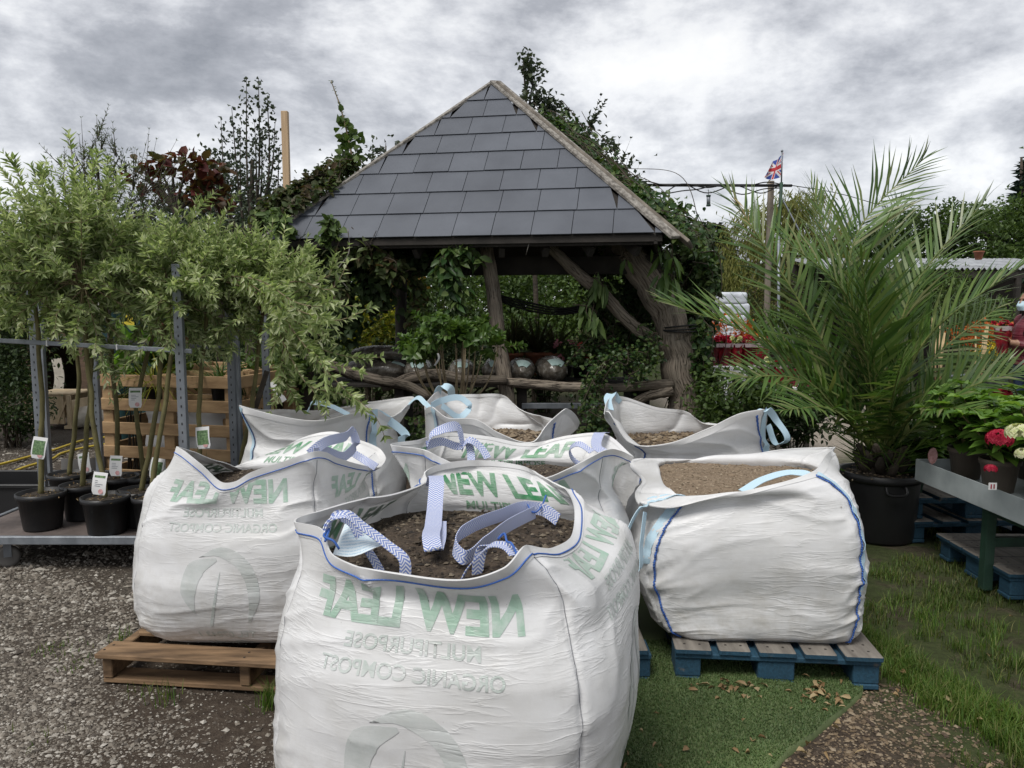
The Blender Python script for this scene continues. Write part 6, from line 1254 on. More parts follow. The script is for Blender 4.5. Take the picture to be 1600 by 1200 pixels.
for dz, lab, pts in ((0, 'upper strand of yellow garden hose lying on the gravel at left', [(-60, 742), (0, 728), (45, 716), (85, 705), (105, 698), (140, 688), (175, 684)]), (1, 'lower strand of yellow garden hose lying on the gravel at left', [(-60, 768), (0, 748), (40, 732), (80, 720), (98, 710), (140, 700), (195, 692)])):
    c = crv([G(a, b) + [0, 0, .014] for a, b in pts], 50); mb = MB(); mb.tube(c, .013, 7); base_thing(mb, 'garden_hose', 'yellow_hose', lab, 'garden hose', c[25], 'yellow hose strands')
def pale_crate():
    b = G(52, 670); t = thing('wooden_crate', 'small pale wooden crate on the ground by the shed doorway', 'crate', b); x0, y0_ = b[0], b[1]; w_, d_, h = .50, .5, .42
    for nm, c, s in (('front_panel', (x0 + w_ / 2 - .04, y0_, h / 2 + .03), (w_ - .12, .02, h - .06)), ('side_panel', (x0 + w_ - .01, y0_ + d_ / 2, h * .55), (.02, d_, h * .6)), ('side_panel', (x0 + .01, y0_ + d_ / 2, h * .55), (.02, d_, h * .6)), ('back_panel', (x0 + w_ / 2, y0_ + d_, h / 2 + .03), (w_, .02, h - .06)), ('lid', (x0 + w_ / 2, y0_ + d_ / 2, h + .012), (w_ + .03, d_ + .04, .022)),
                     ('corner_post', (x0 + .03, y0_ - .02, h / 2), (.055, .022, h)), ('corner_post', (x0 + w_ - .03, y0_ - .02, h / 2), (.055, .022, h)), ('foot', (x0 + .04, y0_, .02), (.12, .06, .04)), ('foot', (x0 + w_ - .04, y0_, .02), (.12, .06, .04))):
        mb = MB(); mb.box(c, s); mb.build(nm, 'pale_pine', t)
    mb = MB(); mb.beam((x0 + w_ * .62, y0_ - .014, .06), (x0 + w_ * .9, y0_ - .014, h - .04), .02, .012, up=(0, 1, 0)); mb.build('brace', 'pale_pine', t)
pale_crate()
def sack(label, px, py, Y, r, seed, mat='white_sack'):
    c = P(px, py, Y); c[2] = r[2] * .85; mb = MB(); mb.ball(c, r, 26, 18, 0, 0); V = mb.V[0]; g = seed
    k = 1 + .28 * (fbm(V[:, 0] * 7 + 50, V[:, 2] * 9 + 50, g, 3) - .5) + .16 * (fbm(V[:, 0] * 22 + 50, V[:, 2] * 24 + 50 + V[:, 1] * 5, g + 4, 2) - .5); V = c + (V - c) * k[:, None]; V[:, 2] = np.maximum(V[:, 2], 0); mb.V[0] = V
    base_thing(mb, 'sack', mat, label, 'sack', (c[0], c[1], 0), 'pale sacks by the shed')
sack('larger lumpy white sack slumped in front of the shed doorway', 130, 628, 9.6, (.19, .17, .14), 3)
sack('small white sack right of the larger lumpy sack by the shed', 152, 632, 9.5, (.12, .15, .15), 5)
def shed():
    f = P(103, 640, 10.4); x0, x1 = P(42, 640, 10.4)[0], P(166, 640, 10.4)[0]; y = 10.4; ze, za = P(0, 520, y)[2], P(0, 462, y)[2]; xm = (x0 + x1) / 2; dp = 1.6
    t = thing('garden_shed', 'small brown timber shed with a dark open doorway behind the left hedge', 'shed', (xm, y, 0))
    for nm, c, s in (('wall', (x0 + .06, y, ze / 2), (.16, .06, ze)), ('wall', (x1 - .12, y, ze / 2), (.30, .06, ze)), ('wall', (x0, y + dp / 2, ze / 2), (.05, dp, ze)), ('wall', (x1, y + dp / 2, ze / 2), (.05, dp, ze)), ('wall', (xm, y + dp, ze / 2), (x1 - x0, .05, ze)), ('lintel', (xm, y - .035, ze - .05), (x1 - x0 + .1, .03, .13))):
        mb = MB(); mb.box(c, s); mb.build(nm, 'shed_wood', t)
    mb = MB(); mb.add([(x0, y, ze), (x1, y, ze), (xm, y, za), (x0, y + .04, ze), (x1, y + .04, ze), (xm, y + .04, za)], [np.array([[0, 1, 2], [5, 4, 3]])], 0, False); 
    for k in range(4):
        z = ze + (za - ze) * k / 4; hw = (x1 - x0) / 2 * (1 - k / 4); mb.box((xm, y - .012, z + .07), (hw * 1.72, .018, .12))
    mb.build('gable', 'shed_wood', t)
    for sg, xe in ((-1, x0), (1, x1)):
        mb = MB()
        for r in range(6):
            a = np.array([xe + sg * .12, 0, ze - .06]); b = np.array([xm, 0, za + .06]); s0, s1 = r / 6, (r + 1.1) / 6; p, q = a + (b - a) * s0, a + (b - a) * min(1, s1); nn_ = unit(np.array([sg * (za - ze), 0, (x1 - x0) / 2]))
            V = [p + [0, y - .15, 0] + nn_ * .03, p + [0, y + dp + .1, 0] + nn_ * .03, q + [0, y + dp + .1, 0] + nn_ * .012, q + [0, y - .15, 0] + nn_ * .012]; V += [v - nn_ * .02 for v in V]; mb.add(V, np.array([[0, 1, 2, 3], [4, 5, 6, 7], [0, 1, 5, 4], [3, 2, 6, 7], [0, 3, 7, 4], [1, 2, 6, 5]]), 0, False)
        mb.build('roof', 'shed_roof', t)
        mb = MB(); mb.beam((xe + sg * .14, y - .17, ze - .07), (xm, y - .17, za + .05), .025, .11, up=(0, 1, 0)); mb.build('barge_board', 'fascia_wood', t)
    mb = MB(); q0 = P(137, 548, 10.3); mb.box((P(143, 560, 10.2)[0], 10.1, .62), (.28, .03, 1.24), rotz(-.4)); mb.build('door', 'shed_wood', t)
surf('shed_wood', (.13, .085, .055), (.07, .045, .03), 7, .85, .4, .01, 25, (.4, 1, 3)); surf('shed_roof', (.34, .33, .30), (.22, .21, .19), 6, .85, .3)
shed()
mb = MB(); q = P(88, 560, 10.25); mb.ribbon(crv([q, q + [.03, 0, -.25], q + [-.02, -.02, -.55]], 14), (1, .2, 0), .12, .02); base_thing(mb, 'hanging_sack', 'white_sack', 'pale cloth sack hanging at the left side of the shed doorway', 'sack', q)
def wheelie_bin():
    c = P(232, 520, 8.0); x, y = c[0], c[1]; t = thing('wheelie_bin', 'dark green lidded bin with a yellow sticker behind the willow heads', 'bin', (x, y, 0)); w_ = .62; zt = P(0, 448, 8)[2]
    mb = MB(); V = []
    for z, k in ((.12, .84), (zt - .1, 1.0)): V += [(x + sx * w_ / 2 * k, y + sy * .36 * k, z) for sx, sy in ((-1, -1), (1, -1), (1, 1), (-1, 1))]
    mb.add(V, np.array([[0, 1, 5, 4], [1, 2, 6, 5], [2, 3, 7, 6], [3, 0, 4, 7], [3, 2, 1, 0]]), 0, False); mb.build('bin_body', 'bin_green', t)
    mb = MB(); mb.box((x, y, zt - .05), (w_ + .06, .8, .09), None, .03); mb.build('lid', 'bin_green', t)
    mb = MB(); mb.box((x - .02, y - .37, zt - .30), (.12, .006, .18)); mb.build('sticker', 'petal_sticker', t)
    for s in (-1, 1):
        mb = MB(); mb.tube([(x + s * .22, y + .3, .1), (x + s * .27, y + .3, .1)], .1, 16); mb.build('wheel', 'black_plastic', t)
surf('petal_sticker', (.62, .50, .04), (.5, .4, .04), 8, .5, 0)
wheelie_bin()
bush('hedge_shrub', 'dense dark evergreen hedge shrub at the left edge of the photo', P(-30, 480, 8.6), (.75, .6, 1.35), 9000, .055, .03, 'leaf_dark', 11, 'hedge', clumps=90, up=.1)
bush('hedge_shrub', 'lower dark evergreen bush in front of the left hedge', P(15, 620, 8.2), (.42, .4, .55), 2600, .05, .028, 'leaf_dark', 12, 'hedge', clumps=40)
# tall pale wooden post behind the left hip
mb = MB(); q = P(445, 174, 8.6); mb.box((q[0], q[1], q[2] / 2), (.072, .06, q[2])); base_thing(mb, 'wooden_post', 'new_post', 'tall pale square timber post rising behind the left roof corner', 'post', (q[0], q[1], 0))
surf('peach_pot', (.55, .27, .16), (.5, .36, .28), 7, .7, .2)
# ------------------------------------------------------------------ potted palm
def palm():
    g = np.random.default_rng(17); c = G(1372, 855); c[1] += .24; c[0] = P(1373, 800, c[1])[0]; t = thing('potted_palm', 'large date palm in a black pot with feather fronds spreading behind the right bag', 'palm', (c[0], c[1], 0))
    r, h = .245, .44; z0 = 0
    mb = MB(); mb.lathe([(0, 0), (r * .86, 0), (r * .88, .012), (r * .97, h - .06), (r * .97, h - .05), (r * 1.03, h - .05), (r * 1.05, h - .035), (r * 1.05, h), (r * .98, h), (r * .95, h - .05), (0, h - .05)], (c[0], c[1], 0), 44); pot = mb.build('pot', 'black_plastic', t)
    mb = MB(); q = np.array([c[0] - .02, c[1] - r * 1.0, h - .085]); mb.tube(crv([q + [-.06, 0, .03], q + [-.06, -.022, -.01], q + [0, -.028, -.022], q + [.06, -.022, -.01], q + [.06, 0, .03]], 16), .008, 6); mb.build('handle', 'black_plastic', pot)
    mb = MB(); n = 240; a = np.linspace(0, 2 * np.pi, 30)[:-1]; X = np.stack([np.stack([c[0] + r * .95 * k * np.cos(a), c[1] + r * .95 * k * np.sin(a), h - .035 + .03 * (1 - k) + .015 * g.random(29)], 1) for k in (1, .75, .5, .02)]); mb.grid(X, wrap=True)
    stones(mb, np.stack([c[0] + g.normal(size=n) * .12, c[1] + g.normal(size=n) * .12, np.full(n, h - .012)], 1), .009, 1, .6, g); mb.build('soil', ['pot_soil', 'gravel_brown'], t)
    mb = MB()   # stub trunk with old leaf bases
    for k in range(22):
        a = k * 2.4; z = h - .03 + .0065 * k; rr = .125 - .0012 * k; p = np.array([c[0] + rr * .75 * math.cos(a), c[1] + rr * .75 * math.sin(a), z]); d = unit(np.array([math.cos(a) * .7, math.sin(a) * .7, .8]))
        mb.tube([p, p + d * .06, p + d * .12], [.035, .03, .016], 7, rough=.3, seed=k)
    mb.tube([(c[0], c[1], h - .05), (c[0], c[1], h + .14)], [.11, .075], 12); mb.build('trunk', 'bark_dark', t)
    S0 = np.array([c[0], c[1], h + .10]); Y0 = c[1]
    spec = [((1443, 248), .10, .10, (1345, 354)), ((1537, 316), -.15, .0, (1440, 430)), ((1600, 412), -.50, .0, (1450, 527)), ((1140, 300), .25, .1, (1236, 450)), ((1036, 468), -.15, .0, (1205, 540)),
            ((1268, 292), .45, .1, (1312, 440)), ((1403, 318), .35, .1, (1385, 460)), ((1222, 372), -.35, .0, (1318, 455)), ((1625, 570), -.55, .0, (1500, 612)), ((1146, 590), -.45, .0, (1245, 592)), 
            ((1560, 480), .5, 0, (1460, 560)), 
            ((1520, 640), -.9, 0, (1440, 640)), ((1225, 640), -.75, 0, (1300, 640)), ((1410, 560), -.95, 0, (1395, 620)), ((1190, 540), .2, 0, (1285, 590)), ((1570, 560), .2, 0, (1470, 610)), ((1345, 400), -.45, 0, (1362, 530))]
    for k, (tip, dy, _, mid) in enumerate(spec):
        T = P(*tip, Y0 + dy); Mp = P(*mid, Y0 + dy * .5); c_ = crv([S0 + [g.normal() * .02, g.normal() * .02, 0], Mp, T], 60); Lr = np.linalg.norm(np.diff(c_, axis=0), axis=1).sum()
        fr = MB(); fr.tube(c_, np.concatenate([np.linspace(.014, .008, 20), np.linspace(.008, .0022, 40)]), 6, m=1, cap=False)
        tan = unit(np.gradient(c_, axis=0)); npair = int(26 + 13 * Lr); tt = np.linspace(.16, .995, npair)
        pos = np.stack([np.interp(tt * 59, np.arange(60), c_[:, i]) for i in range(3)], 1); tn = unit(np.stack([np.interp(tt * 59, np.arange(60), tan[:, i]) for i in range(3)], 1))
        side0 = unit(np.cross(tn, [0, 0, 1]) + .001); roll = g.normal() * .25 + (0.75 if tip[0] < 1372 else -.75) * (g.random() < .8)
        up0 = np.cross(side0, tn); side = side0 * math.cos(roll) + up0 * math.sin(roll); up = np.cross(side, tn)
        ln = .40 * Lr / 1.7 * np.sin(np.clip(tt * 1.02, .1, 1) ** .75 * np.pi * .93 + .12) ** .6 + .05; ln = ln * (.85 + .3 * g.random(npair))
        ang = np.interp(tt, [0, .3, .8, 1], [R(62), R(50), R(38), R(16)])[:, None]
        for sg in (-1, 1):
            j = g.normal(size=(npair, 3)) * .10; d = tn * np.cos(ang) + side * sg * np.sin(ang) * .9 + up * .42 * np.sin(ang) + j
            w_ = np.interp(tt, [0, .12, .5, 1], [.007, .022, .024, .010]); fr.leaves(pos + j * .02, d, unit(up + side * -sg * .55 + g.normal(size=(npair, 3)) * .1), ln, w_, 0, 'strap', droop=.16)
        dry = k in (3,)
        if dry: n_ = 10; fr.leaves(pos[-n_:], tn[-n_:] + g.normal(size=(n_, 3)) * .5, up[-n_:], .12, .012, 2, 'strap')
        fr.build('frond', ['leaf_palm', 'palm_rachis', 'leaf_palm_dry'], t)
    mb = MB(); n = 190; a = g.random(n) * 6.28; d = np.stack([np.cos(a), np.sin(a) * .8 - .1, .25 + .8 * g.random(n)], 1); mb.leaves(S0 + g.normal(size=(n, 3)) * [.07, .07, .08], d, rdir(n, g), .38 * (.5 + .8 * g.random(n)), .011, 0, 'strap', droop=.12); mb.build('young_spines', ['leaf_palm'], t)
surf('palm_rachis', (.17, .19, .06), (.10, .13, .035), 6, .5, .1)
palm()

# ------------------------------------------------------------------ hydrangea bench at the right
bx0, by0, by1, bz = 2.43, 2.55, 4.55, .585
bt = thing('bench', 'metal edged plant bench on green legs carrying the hydrangeas at right', 'plant bench', (bx0 + .5, (by0 + by1) / 2, 0))
for nm, c, s, m_ in (('edge_plate', (bx0, (by0 + by1) / 2, bz - .055), (.004, by1 - by0, .125), 'zinc_sheet'), ('end_plate', (bx0 + .55, by1, bz - .055), (1.1, .004, .125), 'zinc_sheet'), ('top_sheet', (bx0 + .552, (by0 + by1) / 2, bz - .065), (1.09, by1 - by0 - .01, .006), 'zinc_sheet'),
                  ('leg', (bx0 + .10, 3.98, .235), (.05, .05, .47), 'green_paint'), ('leg', (bx0 + 1.0, 3.98, .235), (.05, .05, .47), 'green_paint'), ('leg', (bx0 + .10, 2.75, .235), (.05, .05, .47), 'green_paint'), ('leg', (bx0 + 1.0, 2.75, .235), (.05, .05, .47), 'green_paint'), ('cross_bar', (bx0 + .55, 3.98, .26), (.86, .035, .05), 'green_paint'), ('long_bar', (bx0 + .10, 3.365, .44), (.035, 1.18, .05), 'green_paint')):
    mb = MB(); mb.box(c, s, None, .0015); mb.build(nm, m_, bt)
def hydrangea(x, y, label, heads, seed, hgt=.33, spread=.235, pot='brown_pot', z=bz - .062, potr=.095, leafn=95, group='hydrangeas on the metal bench'):
    g = np.random.default_rng(seed); c = np.array([x, y, z]); t = thing('potted_hydrangea', label, 'hydrangea', c, group); mb = MB(); r = potr; h = .175
    mb.lathe([(0, 0), (r * .74, 0), (r * .97, h * .84), (r * 1.06, h * .84), (r * 1.07, h), (r * .95, h), (r * .92, h * .86), (0, h * .86)], c, 26); mb.build('pot', pot, t)
    mw, ml = MB(), MB()
    for k in range(22):
        a = g.random() * 6.28; rr = spread * (.25 + .75 * g.random()**.6); tp = c + [rr * math.cos(a), rr * math.sin(a), h + hgt * (.55 + .5 * g.random()) * (1.1 - .35 * (rr / spread)**2)]
        cc = crv([c + [.3 * r * math.cos(a), .3 * r * math.sin(a), h * .8], (c + [0, 0, h] + tp) / 2, tp], 9); mw.tube(cc, .0045, 5, cap=False)
        for i, q in ((8, 6), (6, 4), (4, 4), (2, 2)):
            aa = g.random() * 6.28 + np.arange(q) * 6.28 / q; d = np.stack([np.cos(aa), np.sin(aa), .18 + .3 * g.random(q) - (.3 if i < 5 else 0)], 1); ml.leaves(np.repeat(cc[i][None], q, 0), d, np.tile([[0, 0, 1.]], (q, 1)) + rdir(q, g) * .3 - .2 * d, (.075 + .06 * g.random(q)) * (1.15 if i < 8 else .8), (.05 + .028 * g.random(q)), 0, 'oval', .22, .22)
    mw.build('stems', 'stem_green', t); ml.build('foliage', 'leaf_hydrangea', t)
    for (px, py, Y, r_, m_) in heads:
        q = P(px, py, Y); n = 90; d = rdir(n, g); d[:, 2] = np.abs(d[:, 2]) - .25; d = unit(d); mb = MB(); p = q + d * r_ * [1, 1, .75]
        for k in range(4):
            a = k * 1.571 + g.random(n) * .4; x_ = unit(np.cross(d, [.2, .1, 1])); y_ = np.cross(d, x_); e = np.cos(a)[:, None] * x_ + np.sin(a)[:, None] * y_; mb.leaves(p, e + d * .25, d, .018 * r_ / .05, .017 * r_ / .05, 0, 'fold', .1)
        mb.build('flower_head', m_, t)
hydrangea(2.62, 4.36, 'hydrangea at the far end of the metal bench, with a round picture tag', [], 1)
hydrangea(2.60, 4.03, 'hydrangea second from the far end of the bench along the metal edge', [], 2)
hydrangea(2.66, 3.70, 'hydrangea at the bench edge with one crimson head and a small red bud below', [(1562, 686, 3.62, .055, 'petal_red'), (1548, 733, 3.52, .026, 'petal_red')], 3)
hydrangea(2.62, 3.36, 'hydrangea nearest the camera on the bench, with cream flower heads', [(1592, 677, 3.42, .052, 'petal_cream'), (1600, 710, 3.40, .035, 'petal_cream')], 4, hgt=.27)
hydrangea(2.98, 4.32, 'hydrangea in the second bench row with a dark red head on top', [(1566, 618, 4.5, .05, 'petal_red')], 5, hgt=.36)
hydrangea(3.0, 3.92, 'hydrangea in the second bench row at the right edge of the photo', [], 6, hgt=.34)
hydrangea(3.02, 3.5, 'hydrangea in the second bench row outside the right edge', [], 7)
hydrangea(3.36, 4.1, 'hydrangea in the third bench row past the right edge', [], 8, hgt=.34)
mb = MB(); q = P(1457, 712, 4.42); th = np.linspace(0, 2 * np.pi, 18); X = np.array([q + [.028 * math.cos(a), -.004, .048 * math.sin(a)] for a in th]); mb.add(np.concatenate([[q], X]), np.array([[0, i + 1, i + 2] for i in range(17)]), 0, False); mb.add(np.concatenate([[q], X]) + [0, .003, 0], np.array([[0, i + 1, i + 2] for i in range(17)]), 0, False); mb.box(q + [0, .001, -.07], (.008, .002, .06)); base_thing(mb, 'plant_label', 'tag_pink', 'oval pink picture label at the far corner of the metal bench', 'plant label', q)
mb = MB(); q = P(1551, 760, 3.62); mb.box(q, (.04, .002, .035), None, .0005); mb.box(q + [-.008, -.002, .0], (.006, .001, .022), None, .0002, 1); mb.box(q + [.006, -.002, .0], (.006, .001, .022), None, .0002, 1); base_thing(mb, 'price_label', ['white_paint', 'petal_red'], 'tiny white price label on a hydrangea pot at the bench edge', 'price label', q)
# blue pallets and pots behind and below the bench
pa = euro_pallet('pallet', 'blue pallet lying behind the bench, lower of the stacked pair', (2.95, 5.35), R(4), .9, 1.1); 
euro_pallet('pallet', 'blue pallet on top of the stacked pair behind the bench', (2.98, 5.37), R(1), .9, 1.1, z=.146)
euro_pallet('pallet', 'faded pallet shoved under the metal bench', (3.05, 4.15), R(88), .7, 1.0)
PG2 = 'plants on the stacked blue pallets'
hydrangea(2.63, 4.98, 'small hydrangea in a green pot on the stacked blue pallets', [], 11, hgt=.24, spread=.16, pot='green_pot', z=.293, group=PG2)
hydrangea(2.66, 5.36, 'small hydrangea in a black pot behind the green pot on the pallets', [], 12, hgt=.22, spread=.15, pot='black_plastic', z=.293, group=PG2)
hydrangea(2.98, 5.2, 'leafy hydrangea in a black pot on the middle of the stacked pallets', [], 13, hgt=.26, spread=.18, pot='black_plastic', z=.293, group=PG2)
hydrangea(3.25, 5.4, 'leafy hydrangea at the right end of the stacked pallets', [], 14, hgt=.26, spread=.18, pot='black_plastic', z=.293, group=PG2)

# ------------------------------------------------------------------ table of wrapped flowers
def table(label, x0, x1, y0, y1, z):
    t = thing('display_table', label, 'display table', ((x0 + x1) / 2, (y0 + y1) / 2, 0)); 
    mb = MB(); mb.box(((x0 + x1) / 2, (y0 + y1) / 2, z - .015), (x1 - x0, y1 - y0, .03)); mb.build('table_top', 'white_paint', t)
    for x in (x0 + .06, x1 - .06):
        for y in (y0 + .06, y1 - .06): mb = MB(); mb.box((x, y, (z - .03) / 2), (.05, .05, z - .03)); mb.build('leg', 'dark_timber', t)
    mb = MB(); mb.box(((x0 + x1) / 2, y0 + .02, z - .07), (x1 - x0 - .1, .02, .06)); mb.build('apron', 'white_paint', t)
    return z
q0, q1 = P(1098, 572, 8.0), P(1188, 572, 8.0); zt1 = table('white topped table of wrapped red flowers right of the pavilion', q0[0], q1[0] + .05, 7.95, 8.9, q0[2])
q2, q3 = P(1178, 604, 7.7), P(1262, 604, 7.7); zt2 = table('lower white table of wrapped flowers half hidden by the palm', q2[0], q3[0] + .05, 7.6, 8.3, q2[2])
def bouquet(x, y, z, label, pet, seed, h=.21, r=.078, group='wrapped flower pots on the tables'):
    g = np.random.default_rng(seed); c = np.array([x, y, z]); t = thing('wrapped_flowers', label, 'wrapped flowers', c, group); a = np.arange(28) / 28 * 2 * np.pi
    X = np.stack([np.stack([x + r * k * np.cos(a) * (1 + .13 * np.sin(a * 7 + seed)), y + r * k * np.sin(a) * (1 + .13 * np.sin(a * 7 + seed)), np.full(28, z + h * q) + (.02 * np.sin(a * 5) if q > .9 else 0)], 1) for q, k in ((0, .62), (.3, .74), (.7, .95), (1, 1.08))]); mb = MB(); mb.grid(X, wrap=True); mb.build('wrapper', 'red_wrap', t)
    X = np.stack([np.stack([x + r * k * np.cos(a), y + r * k * np.sin(a), np.full(28, z + h * q)], 1) for q, k in ((.93, 1.1), (1.12, 1.2), (1.22, 1.25 ))]); X[2, :, 2] += .025 * np.sin(a * 6); mb = MB(); mb.grid(X[:2], wrap=True); mb.build('film_collar', 'clear_wrap', t)
    mb = MB(); n = 40; p = ellip(n, c + [0, 0, h * 1.0], (r, r, .05), g, .2); mb.leaves(p, rdir(n, g) + [0, 0, .4], rdir(n, g) + [0, 0, 1], .06, .03, 0, 'oval'); mb.build('foliage', 'leaf_mid', t)
    mb = MB()
    for k in range(8):
        q = c + [g.normal() * r * .55, g.normal() * r * .55, h * 1.13 + g.uniform(0, .05)]; n = 16; mb.leaves(np.repeat(q[None], n, 0), rdir(n, g) + [0, -.2, .5], rdir(n, g) + [0, 0, 1], .034, .026, 0, 'oval')
    mb.build('blooms', pet, t)
names1 = ['leftmost', 'second from left', 'third from left', 'fourth from left', 'fifth from left']
for i in range(5):
    for j in range(2):
        bouquet(q0[0] + .11 + i * .128, 8.08 + j * .24, zt1, f'red wrapped pot of {"cream" if (i in (2, 4) and j == 0) else "red"} flowers, {names1[i]} in the {("front", "rear")[j]} table row', 'petal_cream' if (i in (2, 4) and j == 0) else 'petal_red', 100 + i * 2 + j)
for i in range(4):
    bouquet(q2[0] + .12 + i * .14, 7.74, zt2, f'red wrapped pot of {"cream" if i == 0 else "red"} flowers, {names1[i]} along the lower table', 'petal_cream' if i == 0 else 'petal_red', 130 + i, h=.2)
bush('shrub', 'low dark leafy shrub hiding the legs of the lower flower table', P(1240, 648, 6.6), (.5, .35, .28), 2200, .07, .03, 'leaf_dark', 71, group='shrubs round the pavilion')
bush('flowering_plant', 'orange red flowering plant behind the white flower table', P(1135, 520, 9.4), (.35, .25, .18), 500, .05, .03, 'petal_orange', 61, clumps=14)
# white wrapped stack
t = thing('wrapped_stack', 'tall white film wrapped stack of sacks beyond the flower table', 'wrapped stack', G(1142, 690)); s0, s1 = P(1117, 560, 11), P(1166, 560, 11); ztp = P(0, 458, 11)[2]
for k in range(11):
    z0, z1 = ztp * k / 11, ztp * (k + 1) / 11; mb = MB(); mb.ball(((s0[0] + s1[0]) / 2 + .02 * math.sin(k * 3), 11.3, (z0 + z1) / 2), ((s1[0] - s0[0]) / 2 * 1.12, .42, (z1 - z0) * .66), 40, 18); V = mb.V[0]; c_ = V.mean(0); e = (V - c_) / np.array([(s1[0] - s0[0]) / 2 * 1.12, .42, (z1 - z0) * .66]); nr_ = (np.abs(e)**9).sum(1)**(1 / 9); V = c_ + (V - c_) / np.maximum(nr_, .3)[:, None] * .92
    mb.V[0] = V + .012 * (fbm(V[:, 0] * 12 + 50, V[:, 2] * 16 + 50, k, 3) - .5)[:, None]; mb.build('sack_layer', 'white_film', t)
# wooden planter boards behind the lower table
t = thing('planter_box', 'pale timber planter box behind the lower flower table', 'planter box', P(1215, 600, 9.5) * [1, 1, 0]); pa_, pb_ = P(1180, 560, 9.5), P(1250, 560, 9.8)
for k in range(3): mb = MB(); mb.beam((pa_[0], pa_[1], .42 + .17 * k), (pb_[0], pb_[1], .42 + .17 * k), .03, .165); mb.build('board', 'cream_card', t)
for q in (pa_, pb_): mb = MB(); mb.box((q[0], q[1] + .03, .5), (.07, .05, 1.0)); mb.build('post', 'cream_card', t)
bush('leafy_plant', 'green plants growing out of the pale planter box', P(1215, 520, 10.0), (.4, .25, .3), 700, .08, .03, 'leaf_mid', 62)
bush('shrub', 'brown tinted shrub left of the weeping willow trunk', P(1200, 480, 12.5), (.6, .5, .8), 2000, .07, .03, 'leaf_russet', 63, group='shrubs beyond the palm')
bush('shrub', 'dark shrub behind the middle of the palm', P(1330, 500, 12), (.9, .6, .9), 3000, .09, .04, 'leaf_dark', 64, group='shrubs beyond the palm')
bush('shrub', 'green shrub beneath the corrugated roof', P(1480, 480, 12), (.9, .5, .7), 2600, .09, .03, 'leaf_mid', 65, group='shrubs beyond the palm')
# ------------------------------------------------------------------ poles, cables, flag
pq = P(1205, 283, 12); mb = MB(); mb.tube(crv([(pq[0] + .02, 12, -.05), (pq[0], 12, 1.5), pq], 12), [.055] * 4 + [.048] * 8, 12, rough=.1); base_thing(mb, 'wooden_pole', 'pole_wood', 'weathered round wooden pole holding the overhead cables, left of the flag', 'pole', (pq[0], 12, 0))
fq = P(1222, 236, 11.8); t = thing('flag_pole', 'thin metal flag pole with a green upper section beside the wooden pole', 'flag pole', (fq[0], 11.8, 0))
mb = MB(); mb.tube([(P(1218, 600, 11.8)[0], 11.8, -.05), (fq[0] - .01, 11.8, 2.6)], .022, 8); mb.build('lower_pole', 'galvanised', t); mb = MB(); mb.tube([(fq[0] - .01, 11.8, 2.6), P(1221, 285, 11.8)], .026, 8); mb.build('sleeve', 'green_paint', t); mb = MB(); mb.tube([P(1221, 285, 11.8), fq], .012, 8); mb.ball(fq, .02); mb.build('upper_pole', 'galvanised', t)
def flag():
    nu, nv = 72, 48; U, V_ = np.meshgrid(np.linspace(0, 1, nu), np.linspace(0, 1, nv), indexing='ij')
    h0, h1 = P(1224, 238, 11.8), P(1222, 276, 11.8); t0, t1 = P(1222, 240, 11.8), P(1190, 277, 11.8)
    hoist = h0[None, None] * (1 - V_[..., None]) + h1[None, None] * V_[..., None]; flyt = P(1207, 252, 11.8); flyb = P(1192, 278, 11.8); fly = flyt * (1 - V_[..., None]) + flyb * V_[..., None]
    # cloth hangs diagonally: the fly end droops
    X = hoist * (1 - U[..., None]) + fly * U[..., None]; X[..., 2] += -.03 * np.sin(U * np.pi); X[..., 1] += .035 * np.sin(U * 9 + V_ * 2.5) * U; X[..., 0] += .01 * np.sin(U * 14) * U
    um, vm = (U[:-1, :-1] + U[1:, 1:]) / 2, (V_[:-1, :-1] + V_[1:, 1:]) / 2; x, y = (um - .5) * 60, (vm - .5) * 30
    m_ = np.full(um.shape, 2); d1 = (x * .5 - y) / math.hypot(.5, 1); d2 = (x * .5 + y) / math.hypot(.5, 1)
    m_[(np.abs(d1) < 3) | (np.abs(d2) < 3)] = 0
    r1 = ((d1 > 0) & (d1 < 2) & (x > 0)) | ((d1 < 0) & (d1 > -2) & (x < 0)); r2 = ((d2 > 0) & (d2 < 2) & (x > 0)) | ((d2 < 0) & (d2 > -2) & (x < 0)); m_[r1 | r2] = 1
    m_[(np.abs(x) < 5) | (np.abs(y) < 5)] = 0; m_[(np.abs(x) < 3) | (np.abs(y) < 3)] = 1
    i = np.arange(nu - 1)[:, None] * nv; j = np.arange(nv - 1)[None]; Q = np.stack([i + j, i + nv + j, i + nv + j + 1, i + j + 1], -1).reshape(-1, 4); mm = m_.ravel(); mb = MB(); mb.V.append(X.reshape(-1, 3)); mb.UV.append(np.zeros((nu * nv, 2))); mb.n = nu * nv
    for k in range(3): mb.F.append((Q[mm == k], k, True))
    base_thing(mb, 'flag', ['flag_white', 'flag_red', 'flag_blue'], 'red white and blue flag with crossed bars drooping from the pole top', 'flag', h1)
surf('flag_white', (.75, .74, .75), (.68, .67, .68), 5, .8, 0); surf('flag_red', (.55, .05, .06), (.45, .04, .05), 5, .8, 0); surf('flag_blue', (.05, .09, .36), (.04, .07, .3), 5, .8, 0)
flag()
a_, b__ = P(990, 289, 11.2), P(1237, 290, 11.9); mb = MB(); mb.tube([a_ + [0, 0, 0], b__], .022, 7); base_thing(mb, 'overhead_bar', 'cable_black', 'long dark horizontal bar running from the ivy to the wooden pole', 'overhead bar', a_)
